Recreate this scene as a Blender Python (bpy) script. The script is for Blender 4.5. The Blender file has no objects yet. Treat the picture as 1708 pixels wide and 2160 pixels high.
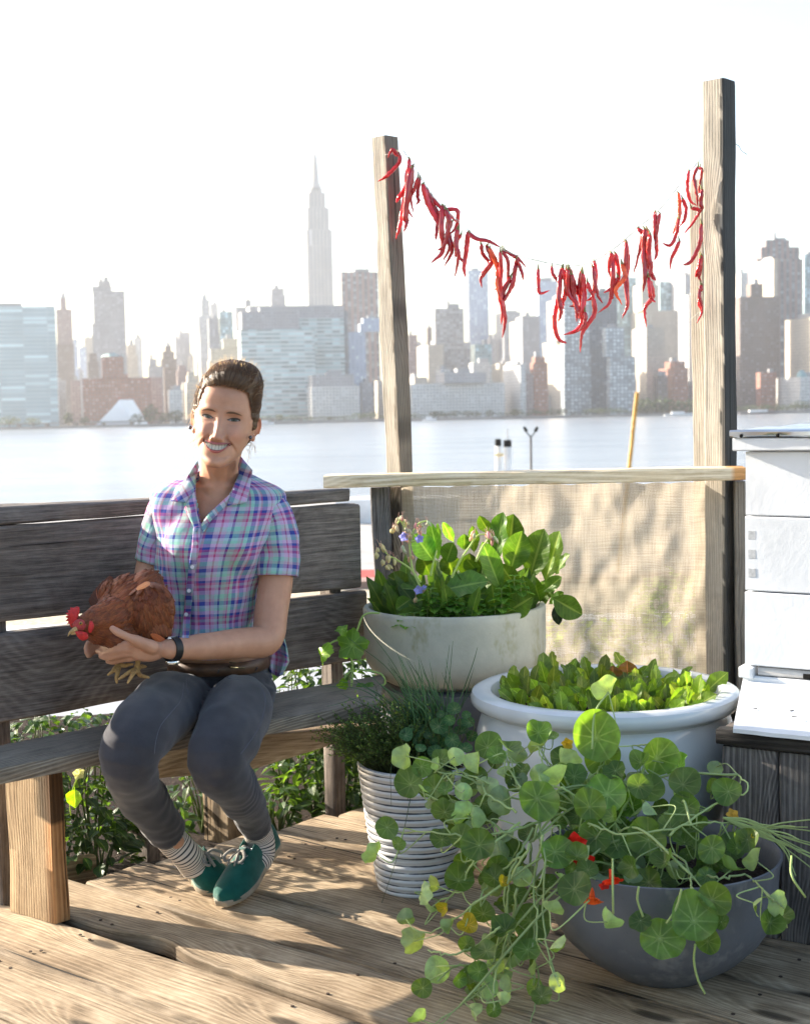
import bpy, bmesh, math, random
import numpy as np
from mathutils import Vector, Matrix, noise as mn
R_ = math.radians
# ------------------------------------------------------------------ camera
FPX = 3000.0; CX, CY = 854.0, 1080.0
CAMZ = 1.2
pitch = math.atan(222/FPX); roll = R_(1.2)
fw = Vector((0, math.cos(pitch), -math.sin(pitch)))
up0 = Vector((0, math.sin(pitch), math.cos(pitch)))
rt0 = Vector((1, 0, 0))
rt = rt0*math.cos(roll) - up0*math.sin(roll)
up = up0*math.cos(roll) + rt0*math.sin(roll)
CAM = Vector((0, 0, CAMZ))
def ray(px, py): return fw*FPX + rt*(px-CX) - up*(py-CY)
def G(px, py, z=0.0):
    d = ray(px, py); t = (z-CAM.z)/d.z
    return CAM + d*t
def P(px, py, Y):
    d = ray(px, py); return CAM + d*(Y/d.y)
sc = bpy.context.scene
cd = bpy.data.cameras.new('camera'); co = bpy.data.objects.new('camera', cd); sc.collection.objects.link(co)
co.matrix_world = Matrix(((rt.x, up.x, -fw.x, 0), (rt.y, up.y, -fw.y, 0), (rt.z, up.z, -fw.z, CAMZ), (0, 0, 0, 1)))
cd.sensor_fit = 'VERTICAL'; cd.sensor_height = 36.0; cd.sensor_width = 28.47; cd.lens = 50.0
cd.clip_start = 0.05; cd.clip_end = 30000
cd.dof.use_dof = True; cd.dof.focus_distance = 3.45; cd.dof.aperture_fstop = 7.0
sc.camera = co
# ------------------------------------------------------------------ light
SUN_EL = R_(21.0)
sh = Vector((-.905, .425, 0)).normalized()
sdir = Vector((sh.x*math.cos(SUN_EL), sh.y*math.cos(SUN_EL), math.sin(SUN_EL)))
w = bpy.data.worlds.new("World"); sc.world = w; w.use_nodes = True
nt = w.node_tree; bg = nt.nodes['Background']
sky = nt.nodes.new('ShaderNodeTexSky'); sky.sky_type = 'NISHITA'; sky.sun_disc = False
sky.sun_elevation = SUN_EL
sky.sun_rotation = math.atan2(sdir.x, sdir.y)
sky.air_density = 1.0; sky.dust_density = 2.2; sky.ozone_density = 1.0; sky.altitude = 10
nt.links.new(sky.outputs[0], bg.inputs[0]); bg.inputs[1].default_value = 0.112
sl = bpy.data.lights.new('sun', 'SUN'); sl.energy = 5.0; sl.angle = R_(0.5); sl.color = (1, .90, .76)
so = bpy.data.objects.new('sun', sl); sc.collection.objects.link(so)
so.rotation_euler = sdir.to_track_quat('Z', 'Y').to_euler(); so.location = (-5, 3, 5)
sc.view_settings.view_transform = 'Standard'; sc.view_settings.look = 'None'
sc.view_settings.exposure = 1.84; sc.view_settings.gamma = 1.0; sc.view_settings.use_curve_mapping = False
sc.cycles.use_denoising = True
sc.cycles.max_bounces = 8; sc.cycles.transparent_max_bounces = 24; sc.cycles.sample_clamp_indirect = 8
try: sc.cycles.volume_bounces = 1
except Exception: pass
# ------------------------------------------------------------------ helpers
COL = sc.collection
def tag(o, label=None, cat=None, group=None, kind=None):
    if label: o['label'] = label
    if cat: o['category'] = cat
    if group: o['group'] = group
    if kind: o['kind'] = kind
    return o
def empty(name, loc, label=None, cat=None, group=None, rz=0):
    o = bpy.data.objects.new(name, None); COL.objects.link(o); o.location = loc; o.rotation_euler.z = rz
    o.empty_display_size = .1
    return tag(o, label, cat, group)
class MB:
    def __init__(s): s.v = []; s.f = []; s.bc = []; s.col = []; s.mi = []
    def add(s, vs, fs, bc=None, col=None, mi=0):
        n = len(s.v); s.v += [tuple(p) for p in vs]
        s.f += [tuple(i+n for i in f) for f in fs]; s.mi += [mi]*len(fs)
        s.bc += [tuple(b) for b in bc] if bc is not None else [tuple(p) for p in vs]
        if col is None: col = (1, 1, 1)
        s.col += [tuple(col)]*len(vs) if not hasattr(col[0], '__len__') else [tuple(c) for c in col]
        return n
    def build(s, name, mats, parent=None, smooth=True, sharp=42):
        me = bpy.data.meshes.new(name); me.from_pydata(s.v, [], s.f)
        a = me.attributes.new('bc', 'FLOAT_VECTOR', 'POINT'); a.data.foreach_set('vector', np.array(s.bc, dtype=np.float32).ravel())
        c = me.attributes.new('col', 'FLOAT_COLOR', 'POINT')
        cc = np.ones((len(s.v), 4), dtype=np.float32); cc[:, :3] = np.array(s.col, dtype=np.float32); c.data.foreach_set('color', cc.ravel())
        if not isinstance(mats, (list, tuple)): mats = [mats]
        for m in mats: me.materials.append(m)
        me.polygons.foreach_set('material_index', s.mi)
        if smooth: me.polygons.foreach_set('use_smooth', [True]*len(s.f))
        me.update()
        if smooth and sharp: me.set_sharp_from_angle(angle=R_(sharp))
        return link(name, me, parent)
def link(name, me, parent=None):
    o = bpy.data.objects.new(name, me); COL.objects.link(o)
    if parent:
        o.parent = parent
        q = parent
        M = Matrix()
        chain = []
        while q: chain.append(q); q = q.parent
        for q in reversed(chain): M = M @ q.matrix_parent_inverse @ q.matrix_basis
        o.matrix_parent_inverse = M.inverted()
    return o
def nz(x, y=0., z=0.): return mn.noise(Vector((x, y, z)))
def frame(a, b, upv=Vector((0, 0, 1))):
    t = (b-a).normalized(); s = upv.cross(t)
    if s.length < 1e-4: s = Vector((1, 0, 0))
    s.normalize(); return t, s, t.cross(s)
def tube(mb, pts, rad, n=8, col=None, cap=True, bcs=None, flat=1.0, mi=0):
    pts = [Vector(p) for p in pts]; m = len(pts)
    if not hasattr(rad, '__len__'): rad = [rad]*m
    vs = []; bc = []; L = 0
    t0 = (pts[1]-pts[0]).normalized()
    s = t0.orthogonal().normalized()
    for i, p in enumerate(pts):
        t = (pts[min(i+1, m-1)]-pts[max(i-1, 0)]).normalized()
        s = (s - t*s.dot(t)); s = s.normalized() if s.length > 1e-6 else t.orthogonal().normalized()
        b = t.cross(s)
        if i: L += (p-pts[i-1]).length
        for k in range(n):
            a = 2*math.pi*k/n
            vs.append(p + s*math.cos(a)*rad[i] + b*math.sin(a)*rad[i]*flat)
            bc.append((L, k/n*rad[i]*6.28, 0))
    fs = [(i*n+k, i*n+(k+1) % n, (i+1)*n+(k+1) % n, (i+1)*n+k) for i in range(m-1) for k in range(n)]
    if cap: fs += [tuple(range(n))[::-1], tuple((m-1)*n+k for k in range(n))]
    mb.add(vs, fs, bc, col, mi)
def spline(pts, n=8):
    pts = [Vector(p) for p in pts]
    if len(pts) < 3: return [pts[0].lerp(pts[-1], i/n) for i in range(n+1)]
    out = []
    P_ = [pts[0]*2-pts[1]] + pts + [pts[-1]*2-pts[-2]]
    for i in range(1, len(P_)-2):
        p0, p1, p2, p3 = P_[i-1:i+3]
        for k in range(n):
            t = k/n
            out.append(.5*((2*p1)+(p2-p0)*t+(2*p0-5*p1+4*p2-p3)*t*t+(3*p1-p0-3*p2+p3)*t*t*t))
    out.append(pts[-1]); return out
def lathe(mb, c, prof, n=64, cap0=True, cap1=False, col=None):
    """prof: list (r,z); c centre (x,y)."""
    vs = []; bc = []; L = 0
    for i, (r, z) in enumerate(prof):
        if i: L += math.hypot(r-prof[i-1][0], z-prof[i-1][1])
        for k in range(n):
            a = 2*math.pi*k/n
            vs.append((c[0]+r*math.cos(a), c[1]+r*math.sin(a), c[2]+z)); bc.append((r*math.cos(a), r*math.sin(a), z))
    m = len(prof)
    fs = [(i*n+k, i*n+(k+1) % n, (i+1)*n+(k+1) % n, (i+1)*n+k) for i in range(m-1) for k in range(n)]
    if cap0: fs.append(tuple(range(n))[::-1])
    if cap1: fs.append(tuple((m-1)*n+k for k in range(n)))
    mb.add(vs, fs, bc, col)
_brd = [0]
def board(mb, A, B, wd, th, upv=Vector((0, 0, 1)), seg=None, rough=.0015, bev=.004, ends=None, col=None, wfun=None, ns=None, edge=0, vfun=None):
    """beam from A to B (centre line); wd across (upv x axis), th along the upv side. Bumpy subdivided box with bevelled edges."""
    A = Vector(A); B = Vector(B); t, s, u = frame(A, B, upv); L = (B-A).length
    if seg is None: seg = max(2, int(L/.05))
    _brd[0] += 1; off = _brd[0]*3.17
    h, v = wd/2, th/2; b = min(bev, h*.4, v*.4)
    def side(p, q, n): return [(p[0]+(q[0]-p[0])*i/n, p[1]+(q[1]-p[1])*i/n) for i in range(n)]
    nh = ns or max(2, min(6, int(wd/.03))); nv = ns or max(1, min(6, int(th/.03)))
    ring = (side((-h+b, -v), (h-b, -v), nh) + [(h-b, -v), (h, -v+b)][0:1] + side((h, -v+b), (h, v-b), nv) + [(h, v-b)]
            + side((h-b, v), (-h+b, v), nh) + [(-h+b, v)] + side((-h, v-b), (-h, -v+b), nv) + [(-h, -v+b)])
    n = len(ring); vs = []; bc = []; ecol = []
    for i in range(seg+1):
        x = L*i/seg
        e = 0
        if i == 0 or i == seg: e = min(.003, .3*b)
        wf = wfun(x/L) if wfun else 1
        for (a, c) in ring:
            a2 = a*wf
            vf = vfun(x/L) if vfun else 1
            d = rough*(nz(x*6+off, a*30, c*30))+rough*1.6*nz(x*1.5+off, a*6, c*6+5)
            k = 1-e/max(h, v)
            sk = 0
            if ends: sk = (1-x/L)*ends[0]*(c/v) + (x/L)*ends[1]*(c/v)
            p = A + t*(x+sk) + s*(a2*k+d*(1 if a > 0 else -1)) + u*(c*vf*k+d*(1 if c > 0 else -1))
            vs.append(p); bc.append((x+off, a+off*.7, c+off*.3))
            if edge: q = min(1, max(0, (abs(a)-(h-.016))/.012)); q *= .5+.5*nz(x*9+off, a*9); ecol.append(tuple([1-edge*max(0, q)]*3))
    fs = [(i*n+k, i*n+(k+1) % n, (i+1)*n+(k+1) % n, (i+1)*n+k) for i in range(seg) for k in range(n)]
    fs = [f[::-1] for f in fs]
    fs += [tuple(range(n)), tuple(seg*n+k for k in range(n))[::-1]]
    mb.add(vs, fs, bc, ecol or col)
def boxm(mb, x0, x1, y0, y1, z0, z1, M=None, col=None, uvoff=0):
    """box with unshared faces; bc=(run along wall, height, face id)"""
    fcs = [((x0, y0), (x1, y0)), ((x1, y0), (x1, y1)), ((x1, y1), (x0, y1)), ((x0, y1), (x0, y0))]
    for k, (a, b) in enumerate(fcs):
        L = math.hypot(b[0]-a[0], b[1]-a[1])
        vs = [Vector((a[0], a[1], z0)), Vector((b[0], b[1], z0)), Vector((b[0], b[1], z1)), Vector((a[0], a[1], z1))]
        if M: vs = [M @ q for q in vs]
        mb.add(vs, [(0, 1, 2, 3)], [(uvoff, 0, k), (uvoff+L, 0, k), (uvoff+L, z1-z0, k), (uvoff, z1-z0, k)], col)
    for z, o in ((z1, 0), (z0, 1)):
        vs = [Vector((x0, y0, z)), Vector((x1, y0, z)), Vector((x1, y1, z)), Vector((x0, y1, z))]
        if M: vs = [M @ q for q in vs]
        mb.add(vs, [(0, 1, 2, 3) if not o else (3, 2, 1, 0)], [(0, -9999, 9)]*4, col)
# ------------------------------------------------------------------ materials
class NT:
    def __init__(s, name):
        s.m = bpy.data.materials.new(name); s.m.use_nodes = True; s.t = s.m.node_tree; s.n = s.t.nodes
        s.b = s.n['Principled BSDF']; s.out = s.n['Material Output']
    def new(s, ty, **kw):
        x = s.n.new(ty)
        for k, v in kw.items():
            if k.startswith('i_'):
                x.inputs[int(k[2:]) if k[2:].isdigit() else k[2:]].default_value = v
            else: setattr(x, k, v)
        return x
    def l(s, a, b): s.t.links.new(a, b)
    def attr(s, nm='bc'): return s.new('ShaderNodeAttribute', attribute_name=nm)
    def mapping(s, src, scale=(1, 1, 1), loc=(0, 0, 0)):
        m = s.new('ShaderNodeMapping'); m.inputs['Scale'].default_value = scale; m.inputs['Location'].default_value = loc
        s.l(src, m.inputs[0]); return m.outputs[0]
    def noise(s, src, scale=5, detail=4, rough=.55, dist=0):
        x = s.new('ShaderNodeTexNoise'); x.inputs['Scale'].default_value = scale; x.inputs['Detail'].default_value = detail
        x.inputs['Roughness'].default_value = rough; x.inputs['Distortion'].default_value = dist
        if src is not None: s.l(src, x.inputs['Vector'])
        return x.outputs['Fac']
    def ramp(s, src, stops, interp='LINEAR'):
        r = s.new('ShaderNodeValToRGB'); cr = r.color_ramp; cr.interpolation = interp
        while len(cr.elements) < len(stops): cr.elements.new(.5)
        for e, (p, c) in zip(cr.elements, stops):
            e.position = p; e.color = (c, c, c, 1) if not hasattr(c, '__len__') else (*c[:3], 1)
        s.l(src, r.inputs[0]); return r.outputs[0]
    def math(s, op, a, b=None, clamp=False):
        x = s.new('ShaderNodeMath', operation=op, use_clamp=clamp)
        for i, q in enumerate((a, b)):
            if q is None: continue
            if isinstance(q, (int, float)): x.inputs[i].default_value = q
            else: s.l(q, x.inputs[i])
        return x.outputs[0]
    def mix(s, fac, a, b, mode='MIX'):
        x = s.new('ShaderNodeMix', data_type='RGBA', blend_type=mode)
        for i, q in ((0, fac), (6, a), (7, b)):
            if isinstance(q, (int, float)): x.inputs[i].default_value = q
            elif isinstance(q, (tuple, list)): x.inputs[i].default_value = (*q[:3], 1)
            else: s.l(q, x.inputs[i])
        return x.outputs[2]
    def bump(s, h, strength=.4, dist=.01):
        x = s.new('ShaderNodeBump'); x.inputs['Strength'].default_value = strength; x.inputs['Distance'].default_value = dist
        s.l(h, x.inputs['Height']); s.l(x.outputs[0], s.b.inputs['Normal']); return x
    def set(s, rough=.6, spec=.4, metal=0, col=None, **kw):
        s.b.inputs['Roughness'].default_value = rough; s.b.inputs['Specular IOR Level'].default_value = spec
        s.b.inputs['Metallic'].default_value = metal
        if col is not None:
            if hasattr(col, '__len__'): s.b.inputs['Base Color'].default_value = (*col[:3], 1)
            else: s.l(col, s.b.inputs['Base Color'])
        return s.m
def simple(name, col, rough=.6, spec=.4, metal=0, var=.15, scale=8, bump=0, vcol=False, bscale=None):
    t = NT(name); tc = t.new('ShaderNodeTexCoord').outputs['Object']
    n = t.noise(tc, scale, 5)
    lo = tuple(c*(1-var) for c in col); hi = tuple(min(1, c*(1+var)) for c in col)
    c = t.ramp(n, [(.3, lo), (.7, hi)])
    if vcol: c = t.mix(1.0, c, t.attr('col').outputs['Color'], 'MULTIPLY')
    t.set(rough, spec, metal, c)
    if bump: t.bump(t.noise(tc, bscale or scale*4, 4), bump, .005)
    return t.m
def wood(name, c_dark, c_mid, c_light, grain=1.0, rough=.75, bump=.5, ring=26, knots=1.0, crack=1.0, blotch=None, vcol=False, ringw=.15):
    t = NT(name); a = t.attr().outputs['Vector']
    # knot field
    vk = t.new('ShaderNodeTexVoronoi', voronoi_dimensions='2D'); vk.inputs['Scale'].default_value = 1.0
    t.l(t.mapping(a, (1.7, 5.2, 3)), vk.inputs['Vector'])
    d = vk.outputs['Distance']
    kf = t.ramp(d, [(.0, 1.0), (.10, .65), (.32, 0.0)])
    low = t.noise(t.mapping(a, (.8, 4, 4)), 1, 2)
    sep = t.new('ShaderNodeSeparateXYZ'); t.l(a, sep.inputs[0])
    yy = t.math('ADD', t.math('MULTIPLY', sep.outputs[1], 1.0), t.math('MULTIPLY', sep.outputs[2], .7))
    ph = t.math('ADD', t.math('MULTIPLY', yy, ring*4.2*6.28), t.math('MULTIPLY', low, 30.0))
    ph = t.math('ADD', ph, t.math('MULTIPLY', kf, 26.0*knots))
    rings = t.math('ADD', t.math('MULTIPLY', t.math('SINE', ph), .5), .5)
    rings = t.math('POWER', rings, 1.6)
    fine = t.noise(t.mapping(a, (11, 330*grain, 330*grain)), 1, 4, .7)
    mid = t.noise(t.mapping(a, (4, 150, 150)), 1, 6, .75)
    pat = t.noise(t.mapping(a, (9, 14, 14), (4, 4, 4)), 1, 6, .7)
    v = t.math('ADD', t.math('MULTIPLY', rings, ringw), t.math('MULTIPLY', fine, .50))
    v = t.math('ADD', v, t.math('MULTIPLY', mid, .50-ringw*.5))
    v = t.math('ADD', v, .06-ringw*.25)
    v = t.math('ADD', v, t.math('MULTIPLY', t.math('SUBTRACT', pat, .5), .42))
    c = t.ramp(v, [(.34, c_dark), (.52, c_mid), (.70, c_light)])
    kd = t.ramp(d, [(.0, 1.0), (.06, .9), (.10, 0.0)])
    c = t.mix(t.math('MULTIPLY', kd, .75*knots if knots < 1.3 else .9), c, tuple(x*.35 for x in c_dark))
    # long cracks
    cr = t.noise(t.mapping(a, (1.1, 55, 55), (3, 1, 2)), 1, 2, .5)
    ck = t.ramp(cr, [(.285, 1.0), (.315, 0.0)])
    c = t.mix(t.math('MULTIPLY', ck, .8*crack), c, tuple(x*.2 for x in c_dark))
    if blotch:
        bl = t.ramp(t.noise(t.mapping(a, (2.2, 4, 4), (7, 3, 1)), 1, 5, .6), [(.45, 0.0), (.68, 1.0)])
        c = t.mix(t.math('MULTIPLY', bl, blotch[1]), c, blotch[0], 'MULTIPLY')
    if vcol: c = t.mix(1.0, c, t.attr('col').outputs['Color'], 'MULTIPLY')
    t.set(rough, .25, 0, c)
    h = t.math('SUBTRACT', v, t.math('MULTIPLY', ck, .8*crack)); h = t.math('SUBTRACT', h, t.math('MULTIPLY', kd, .4))
    t.bump(h, bump, .004)
    return t.m
def facade(name, wall, glass, bw, bh, ww=.6, wh=.55, lit=.25, mode='grid', var=.5):
    """window pattern from bc=(run,height); bw,bh window bay in metres, ww,wh share of the bay glazed"""
    t = NT(name); a = t.attr().outputs['Vector']
    sep = t.new('ShaderNodeSeparateXYZ'); t.l(a, sep.inputs[0])
    u = t.math('DIVIDE', sep.outputs[0], bw); v = t.math('DIVIDE', sep.outputs[1], bh)
    fu = t.math('FRACT', u); fv = t.math('FRACT', v)
    mu = t.math('LESS_THAN', t.math('ABSOLUTE', t.math('SUBTRACT', fu, .5)), ww/2)
    mv = t.math('LESS_THAN', t.math('ABSOLUTE', t.math('SUBTRACT', fv, .5)), wh/2)
    m = t.math('MULTIPLY', mu, mv)
    up_ = t.math('GREATER_THAN', sep.outputs[1], 0.0)
    m = t.math('MULTIPLY', m, up_)
    cmb = t.new('ShaderNodeCombineXYZ'); t.l(t.math('FLOOR', u), cmb.inputs[0]); t.l(t.math('FLOOR', v), cmb.inputs[1]); t.l(sep.outputs[2], cmb.inputs[2])
    wn = t.new('ShaderNodeTexWhiteNoise', noise_dimensions='3D'); t.l(cmb.outputs[0], wn.inputs[0])
    g = t.ramp(wn.outputs['Value'], [(0.0, tuple(c*(1-var) for c in glass)), (1-lit, glass), (1.0, tuple(min(.8, c*1.6+.12) for c in glass))])
    wc = t.ramp(t.noise(t.mapping(a, (.05, .03, 1)), 1, 4), [(.3, tuple(c*.86 for c in wall)), (.7, tuple(min(.9, c*1.1) for c in wall))])
    c = t.mix(m, wc, g)
    t.set(.6, .3, 0, c)
    t.l(t.math('SUBTRACT', .75, t.math('MULTIPLY', m, .55)), t.b.inputs['Roughness'])
    return t.m
# ------------------------------------------------------------------ near setting
M_deck = wood('deck_wood', (.11, .078, .046), (.36, .268, .170), (.58, .46, .315), 1.0, .72, 1.0, 18, 1.2, 1.2, ((.48, .42, .36), .8), vcol=True, ringw=.10)
M_bench = wood('bench_wood', (.042, .034, .028), (.135, .115, .10), (.26, .225, .195), .9, .7, .9, 14, 1.6, 1.3, ((.5, .45, .42), .75), ringw=.07)
M_leg = wood('leg_wood', (.16, .105, .055), (.32, .225, .13), (.44, .33, .20), 1.0, .8, 1.0, 24, .6, 1.0, ((.45, .36, .3), .5), vcol=True)
M_post = wood('post_wood', (.19, .17, .14), (.31, .28, .235), (.40, .365, .31), .8, .75, .7, 28, .8, .8, ((.7, .66, .6), .4), vcol=True)
M_grey = wood('grey_wood', (.035, .032, .03), (.10, .092, .088), (.20, .187, .175), .9, .75, .8, 20, 1.3, 1.0, ((.5, .5, .5), .6), vcol=True)
M_rail = wood('rail_wood', (.38, .29, .17), (.62, .52, .36), (.78, .69, .52), .8, .7, .6, 22, 1.0, 1.0, None, vcol=True)
M_black = wood('black_wood', (.008, .007, .007), (.02, .017, .015), (.045, .04, .035), 1, .7, .7, 20)
V2 = lambda a, z=0: Vector((a[0], a[1], z))
db = Vector((.78, -.626, 0)).normalized(); dn = Vector((-db.y, db.x, 0)); ub = Vector((.707, .70, 0)).normalized()
rnd = random.Random(4)
mb = MB()
c0 = 2.255; wdt = .205
for k in range(-8, 11):
    cc = c0+(k+.5)*wdt
    if cc > 2.25: a0 = -2.923+(cc-2.247)*.174+rnd.uniform(-.02, .02)
    elif cc > 2.04: a0 = -3.0
    else: a0 = -3.3-rnd.uniform(0, .1)
    a1 = 1.6
    shift = rnd.uniform(-.0015, .0015)
    def wf(t, k=k, a0=a0, a1=a1):
        a = a0+(a1-a0)*t; r = 1+.006*nz(a*3+k*7)
        if k == -1: r -= .42*math.exp(-((a-(-2.43))/.10)**2) + .08*math.exp(-((a+2.2)/.1)**2)*(1+nz(a*40))
        return r
    A = db*a0 + dn*cc; B = db*a1 + dn*cc
    A.z = B.z = -.019+shift
    if k == -1: A += dn*.014; B += dn*.014
    board(mb, A, B, wdt-.006-(.018 if k == -1 else 0), .038, seg=int((a1-a0)/.03), rough=.0016, bev=.006, wfun=wf, ns=10, edge=.75)
for k in range(-8, 11):   # nail heads over the joists
    for a in (-2.62, -2.58, -1.92, -1.22, -.52):
        for o_ in (.045, .16):
            p = db*(a+rnd.uniform(-.02, .02))+dn*(c0+k*wdt+o_+rnd.uniform(-.012, .012)); p.z = .0005; n0 = len(mb.v)
            tube(mb, [p, p+Vector((0, 0, .0016))], .0042, 8, mi=1)
deck = tag(mb.build('deck', [M_deck, simple('rusty_nail', (.05, .03, .02), .8)]), kind='structure')
mb = MB()   # joists & dark void below
for a in (-2.6, -1.9, -1.2, -.5, .2): board(mb, db*a+dn*.5+Vector((0, 0, -.12)), db*a+dn*4.5+Vector((0, 0, -.12)), .05, .15)
tag(mb.build('deck_joists', M_black), kind='structure')
# soil bed, roof, parapet
def soil_mat():
    t = NT('soil'); tc = t.new('ShaderNodeTexCoord').outputs['Object']
    n = t.noise(tc, 60, 6, .7); v = t.new('ShaderNodeTexVoronoi', i_Scale=90); t.l(tc, v.inputs['Vector'])
    c = t.ramp(n, [(.35, (.02, .014, .011)), (.6, (.045, .032, .025)), (.75, (.10, .08, .07))])
    c = t.mix(t.ramp(v.outputs['Distance'], [(.0, .5), (.35, 0.0)]), c, (.16, .12, .1))
    t.set(.95, .1, 0, c); t.bump(n, .8, .03); return t.m
M_soil = soil_mat()
def grid(mb, x0, x1, y0, y1, nx, ny, zf, M=None):
    vs = []
    for j in range(ny+1):
        for i in range(nx+1):
            x = x0+(x1-x0)*i/nx; y = y0+(y1-y0)*j/ny; vs.append(Vector((x, y, zf(x, y))))
    if M: vs = [M @ q for q in vs]
    mb.add(vs, [(j*(nx+1)+i, j*(nx+1)+i+1, (j+1)*(nx+1)+i+1, (j+1)*(nx+1)+i) for j in range(ny) for i in range(nx)])
mb = MB(); grid(mb, -5, 3.5, .3, 6.2, 90, 70, lambda x, y: -.115+.025*nz(x*3, y*3)+.012*nz(x*14, y*14))
tag(mb.build('soil', M_soil), kind='structure')
M_roof = simple('roof_felt', (.33, .34, .36), .7, .4, var=.2, scale=3, bump=.3)
M_gravel = simple('roof_gravel', (.46, .40, .30), .95, .1, var=.35, scale=30, bump=.8)
M_par = simple('parapet_paint', (.62, .62, .62), .6, .3, var=.15, scale=4, bump=.2)
mb = MB(); grid(mb, -14, 14, -6, 8.4, 4, 4, lambda x, y: -.16); tag(mb.build('roof_surface', M_roof), kind='structure')
mb = MB(); grid(mb, -14, 14, 8.65, 10.6, 4, 4, lambda x, y: -.155); tag(mb.build('gravel_roof_strip', M_gravel), kind='structure')
mb = MB(); boxm(mb, -14, 14, 8.4, 8.65, -.5, -.09); tag(mb.build('roof_kerb', M_par, smooth=False), kind='structure')
mb = MB(); boxm(mb, -14, 14, 10.6, 10.85, -13.4, -.10); boxm(mb, -14, 14, -6.2, 10.6, -13.4, -.17)
tag(mb.build('rooftop_building', simple('brick_wall', (.3, .2, .16)), smooth=False), kind='structure')
# ------------------------------------------------------------------ bench
bench = empty('bench', (-.6, 3.55, 0), 'long weathered grey plank bench with tall plank back where the woman sits', 'bench')
bu = Vector((.712, .702, 0)).normalized(); bnn = Vector((bu.y, -bu.x, 0))
def bl(s, off=0, z=0): return Vector((-.990, 3.4, 0)) + bu*s + bnn*off + Vector((0, 0, z))
# backrest: three planks (px rows measured at the left frame edge and at the right end)
def onback(px, py, off=0):
    # intersect pixel ray with the vertical backrest plane
    d = ray(px, py); n = bnn; t = (bl(0, off)-CAM).dot(n)/d.dot(n); return CAM+d*t
def backplank(l0, l1, r0, r1, xr, thick=.04, off=0):
    a0, a1 = onback(0, l0, off), onback(0, l1, off); b0, b1 = onback(xr, r0, off), onback(xr, r1, off)
    A = (a0+a1)/2; B = (b0+b1)/2; wd = (a0.z-a1.z); A2 = A-(B-A).normalized()*.9
    m = MB(); wB = b0.z-b1.z; L_ = (B-A2).length; vf = lambda t: 1+(wB/wd-1)*(t-.9/L_)/(1-.9/L_)
    board(m, A2-bnn*thick/2, B-bnn*thick/2, thick, wd, seg=60, rough=.003, bev=.006, vfun=vf)
    return m.build('back_plank', M_bench, bench)
backplank(1070, 1108, 1031, 1057, 738, .09)
backplank(1112, 1309, 1059, 1240, 762)
backplank(1338, 1525, 1246, 1390, 773)
# seat
def slab(name, tl, tr, br, bl_, th, mat, parent):
    """tl,tr back corners, bl_,br front corners (top face)"""
    m = MB(); n = 30; vs = []; bc = []
    W = 5
    for i in range(n+1):
        f = i/n; p = tl.lerp(tr, f); q = bl_.lerp(br, f); L = (q-p).length; x = (tr-tl).length*f
        top = [(p.lerp(q, j/W)+Vector((0, 0, .0015*nz(x*20, j)-(.005 if j in (0, W) else 0))), (x, L*j/W, 0)) for j in range(W+1)]
        fr = [(q+Vector((0, 0, -th*j/3))+(q-p).normalized()*(.002*nz(x*10, j)+.003*(j < 3)), (x, L+th*j/3, 0)) for j in range(1, 4)]
        bt = [(q.lerp(p, j/2)+Vector((0, 0, -th)), (x, L+th+L*j/2, 0)) for j in range(1, 3)]
        for a, b in top+fr+bt: vs.append(a); bc.append((b[0]+7.7, b[1]+3.1, 0))
    k = len(vs)//(n+1)
    fs = [(i*k+j, i*k+(j+1) % k, (i+1)*k+(j+1) % k, (i+1)*k+j) for i in range(n) for j in range(k)]
    fs += [tuple(range(k))[::-1], tuple(n*k+j for j in range(k))]
    m.add(vs, fs, bc); return m.build(name, mat, parent)
M_seat = wood('seat_wood', (.075, .06, .045), (.20, .165, .125), (.34, .29, .22), .9, .7, .8, 24, .8, 1.0, ((.6, .55, .5), .5))
sz = .45
L_b = G(-300, 1625, sz); L_f = G(-300, 1672, sz)
s_ml_b = G(330, 1501, sz); s_ml_f = G(330, 1547, sz)
slab('seat_plank', L_b, G(420, 1487, sz), G(420, 1537, sz), L_f, .040, M_seat, bench)
slab('seat_plank', G(424, 1484, sz), G(812, 1419, sz), G(800, 1478, sz), G(424, 1537, sz), .040, M_seat, bench)
# apron beam under the seat
m = MB(); A = P(250, 1614, 3.75); B = P(681, 1572, 4.02)
A = P(262, 1614, 3.67)
board(m, A+Vector((0, 0, .01)), B, .045, .10, rough=.003, ends=(0, .25)); m.build('apron_beam', M_deck, bench)
def vpost(name, base, top, sx, sy, ang, mat, parent, col=None, colf=None, rough=.002, seg=None):
    m = MB(); base = Vector(base); top = Vector(top)
    uv = Vector((-math.sin(ang), math.cos(ang), 0))
    board(m, base, top, sx, sy, upv=uv, rough=rough, col=col, seg=seg)
    if colf: m.col = [colf(Vector(v)) for v in m.v]
    return m.build(name, mat, parent)
ga = math.atan2(-.6, .8)
c1 = (Vector((-.977, 3.372, 0))+Vector((-.84, 3.272, 0)))/2 + Vector((.6, .8, 0))*.022
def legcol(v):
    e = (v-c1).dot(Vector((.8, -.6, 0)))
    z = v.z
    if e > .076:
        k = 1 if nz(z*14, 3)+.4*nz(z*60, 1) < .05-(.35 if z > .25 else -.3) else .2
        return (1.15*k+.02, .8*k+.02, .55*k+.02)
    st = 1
    if z > .20+.2*(.07-e)/.08+.05*nz(e*80, z*8): st = .25  # shadow of the seat painted on: front face darkened above a diagonal
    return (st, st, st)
vpost('leg', c1, c1+Vector((0, 0, .408)), .168, .045, ga, M_leg, bench, colf=legcol, rough=.0035, seg=40)
c2 = G(462, 1775, -.05)+Vector((.02, .03, 0)); vpost('leg', c2, c2+Vector((0, 0, .40)), .105, .09, ga, M_deck, bench, rough=.004, col=(.8,.8,.8))
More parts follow.
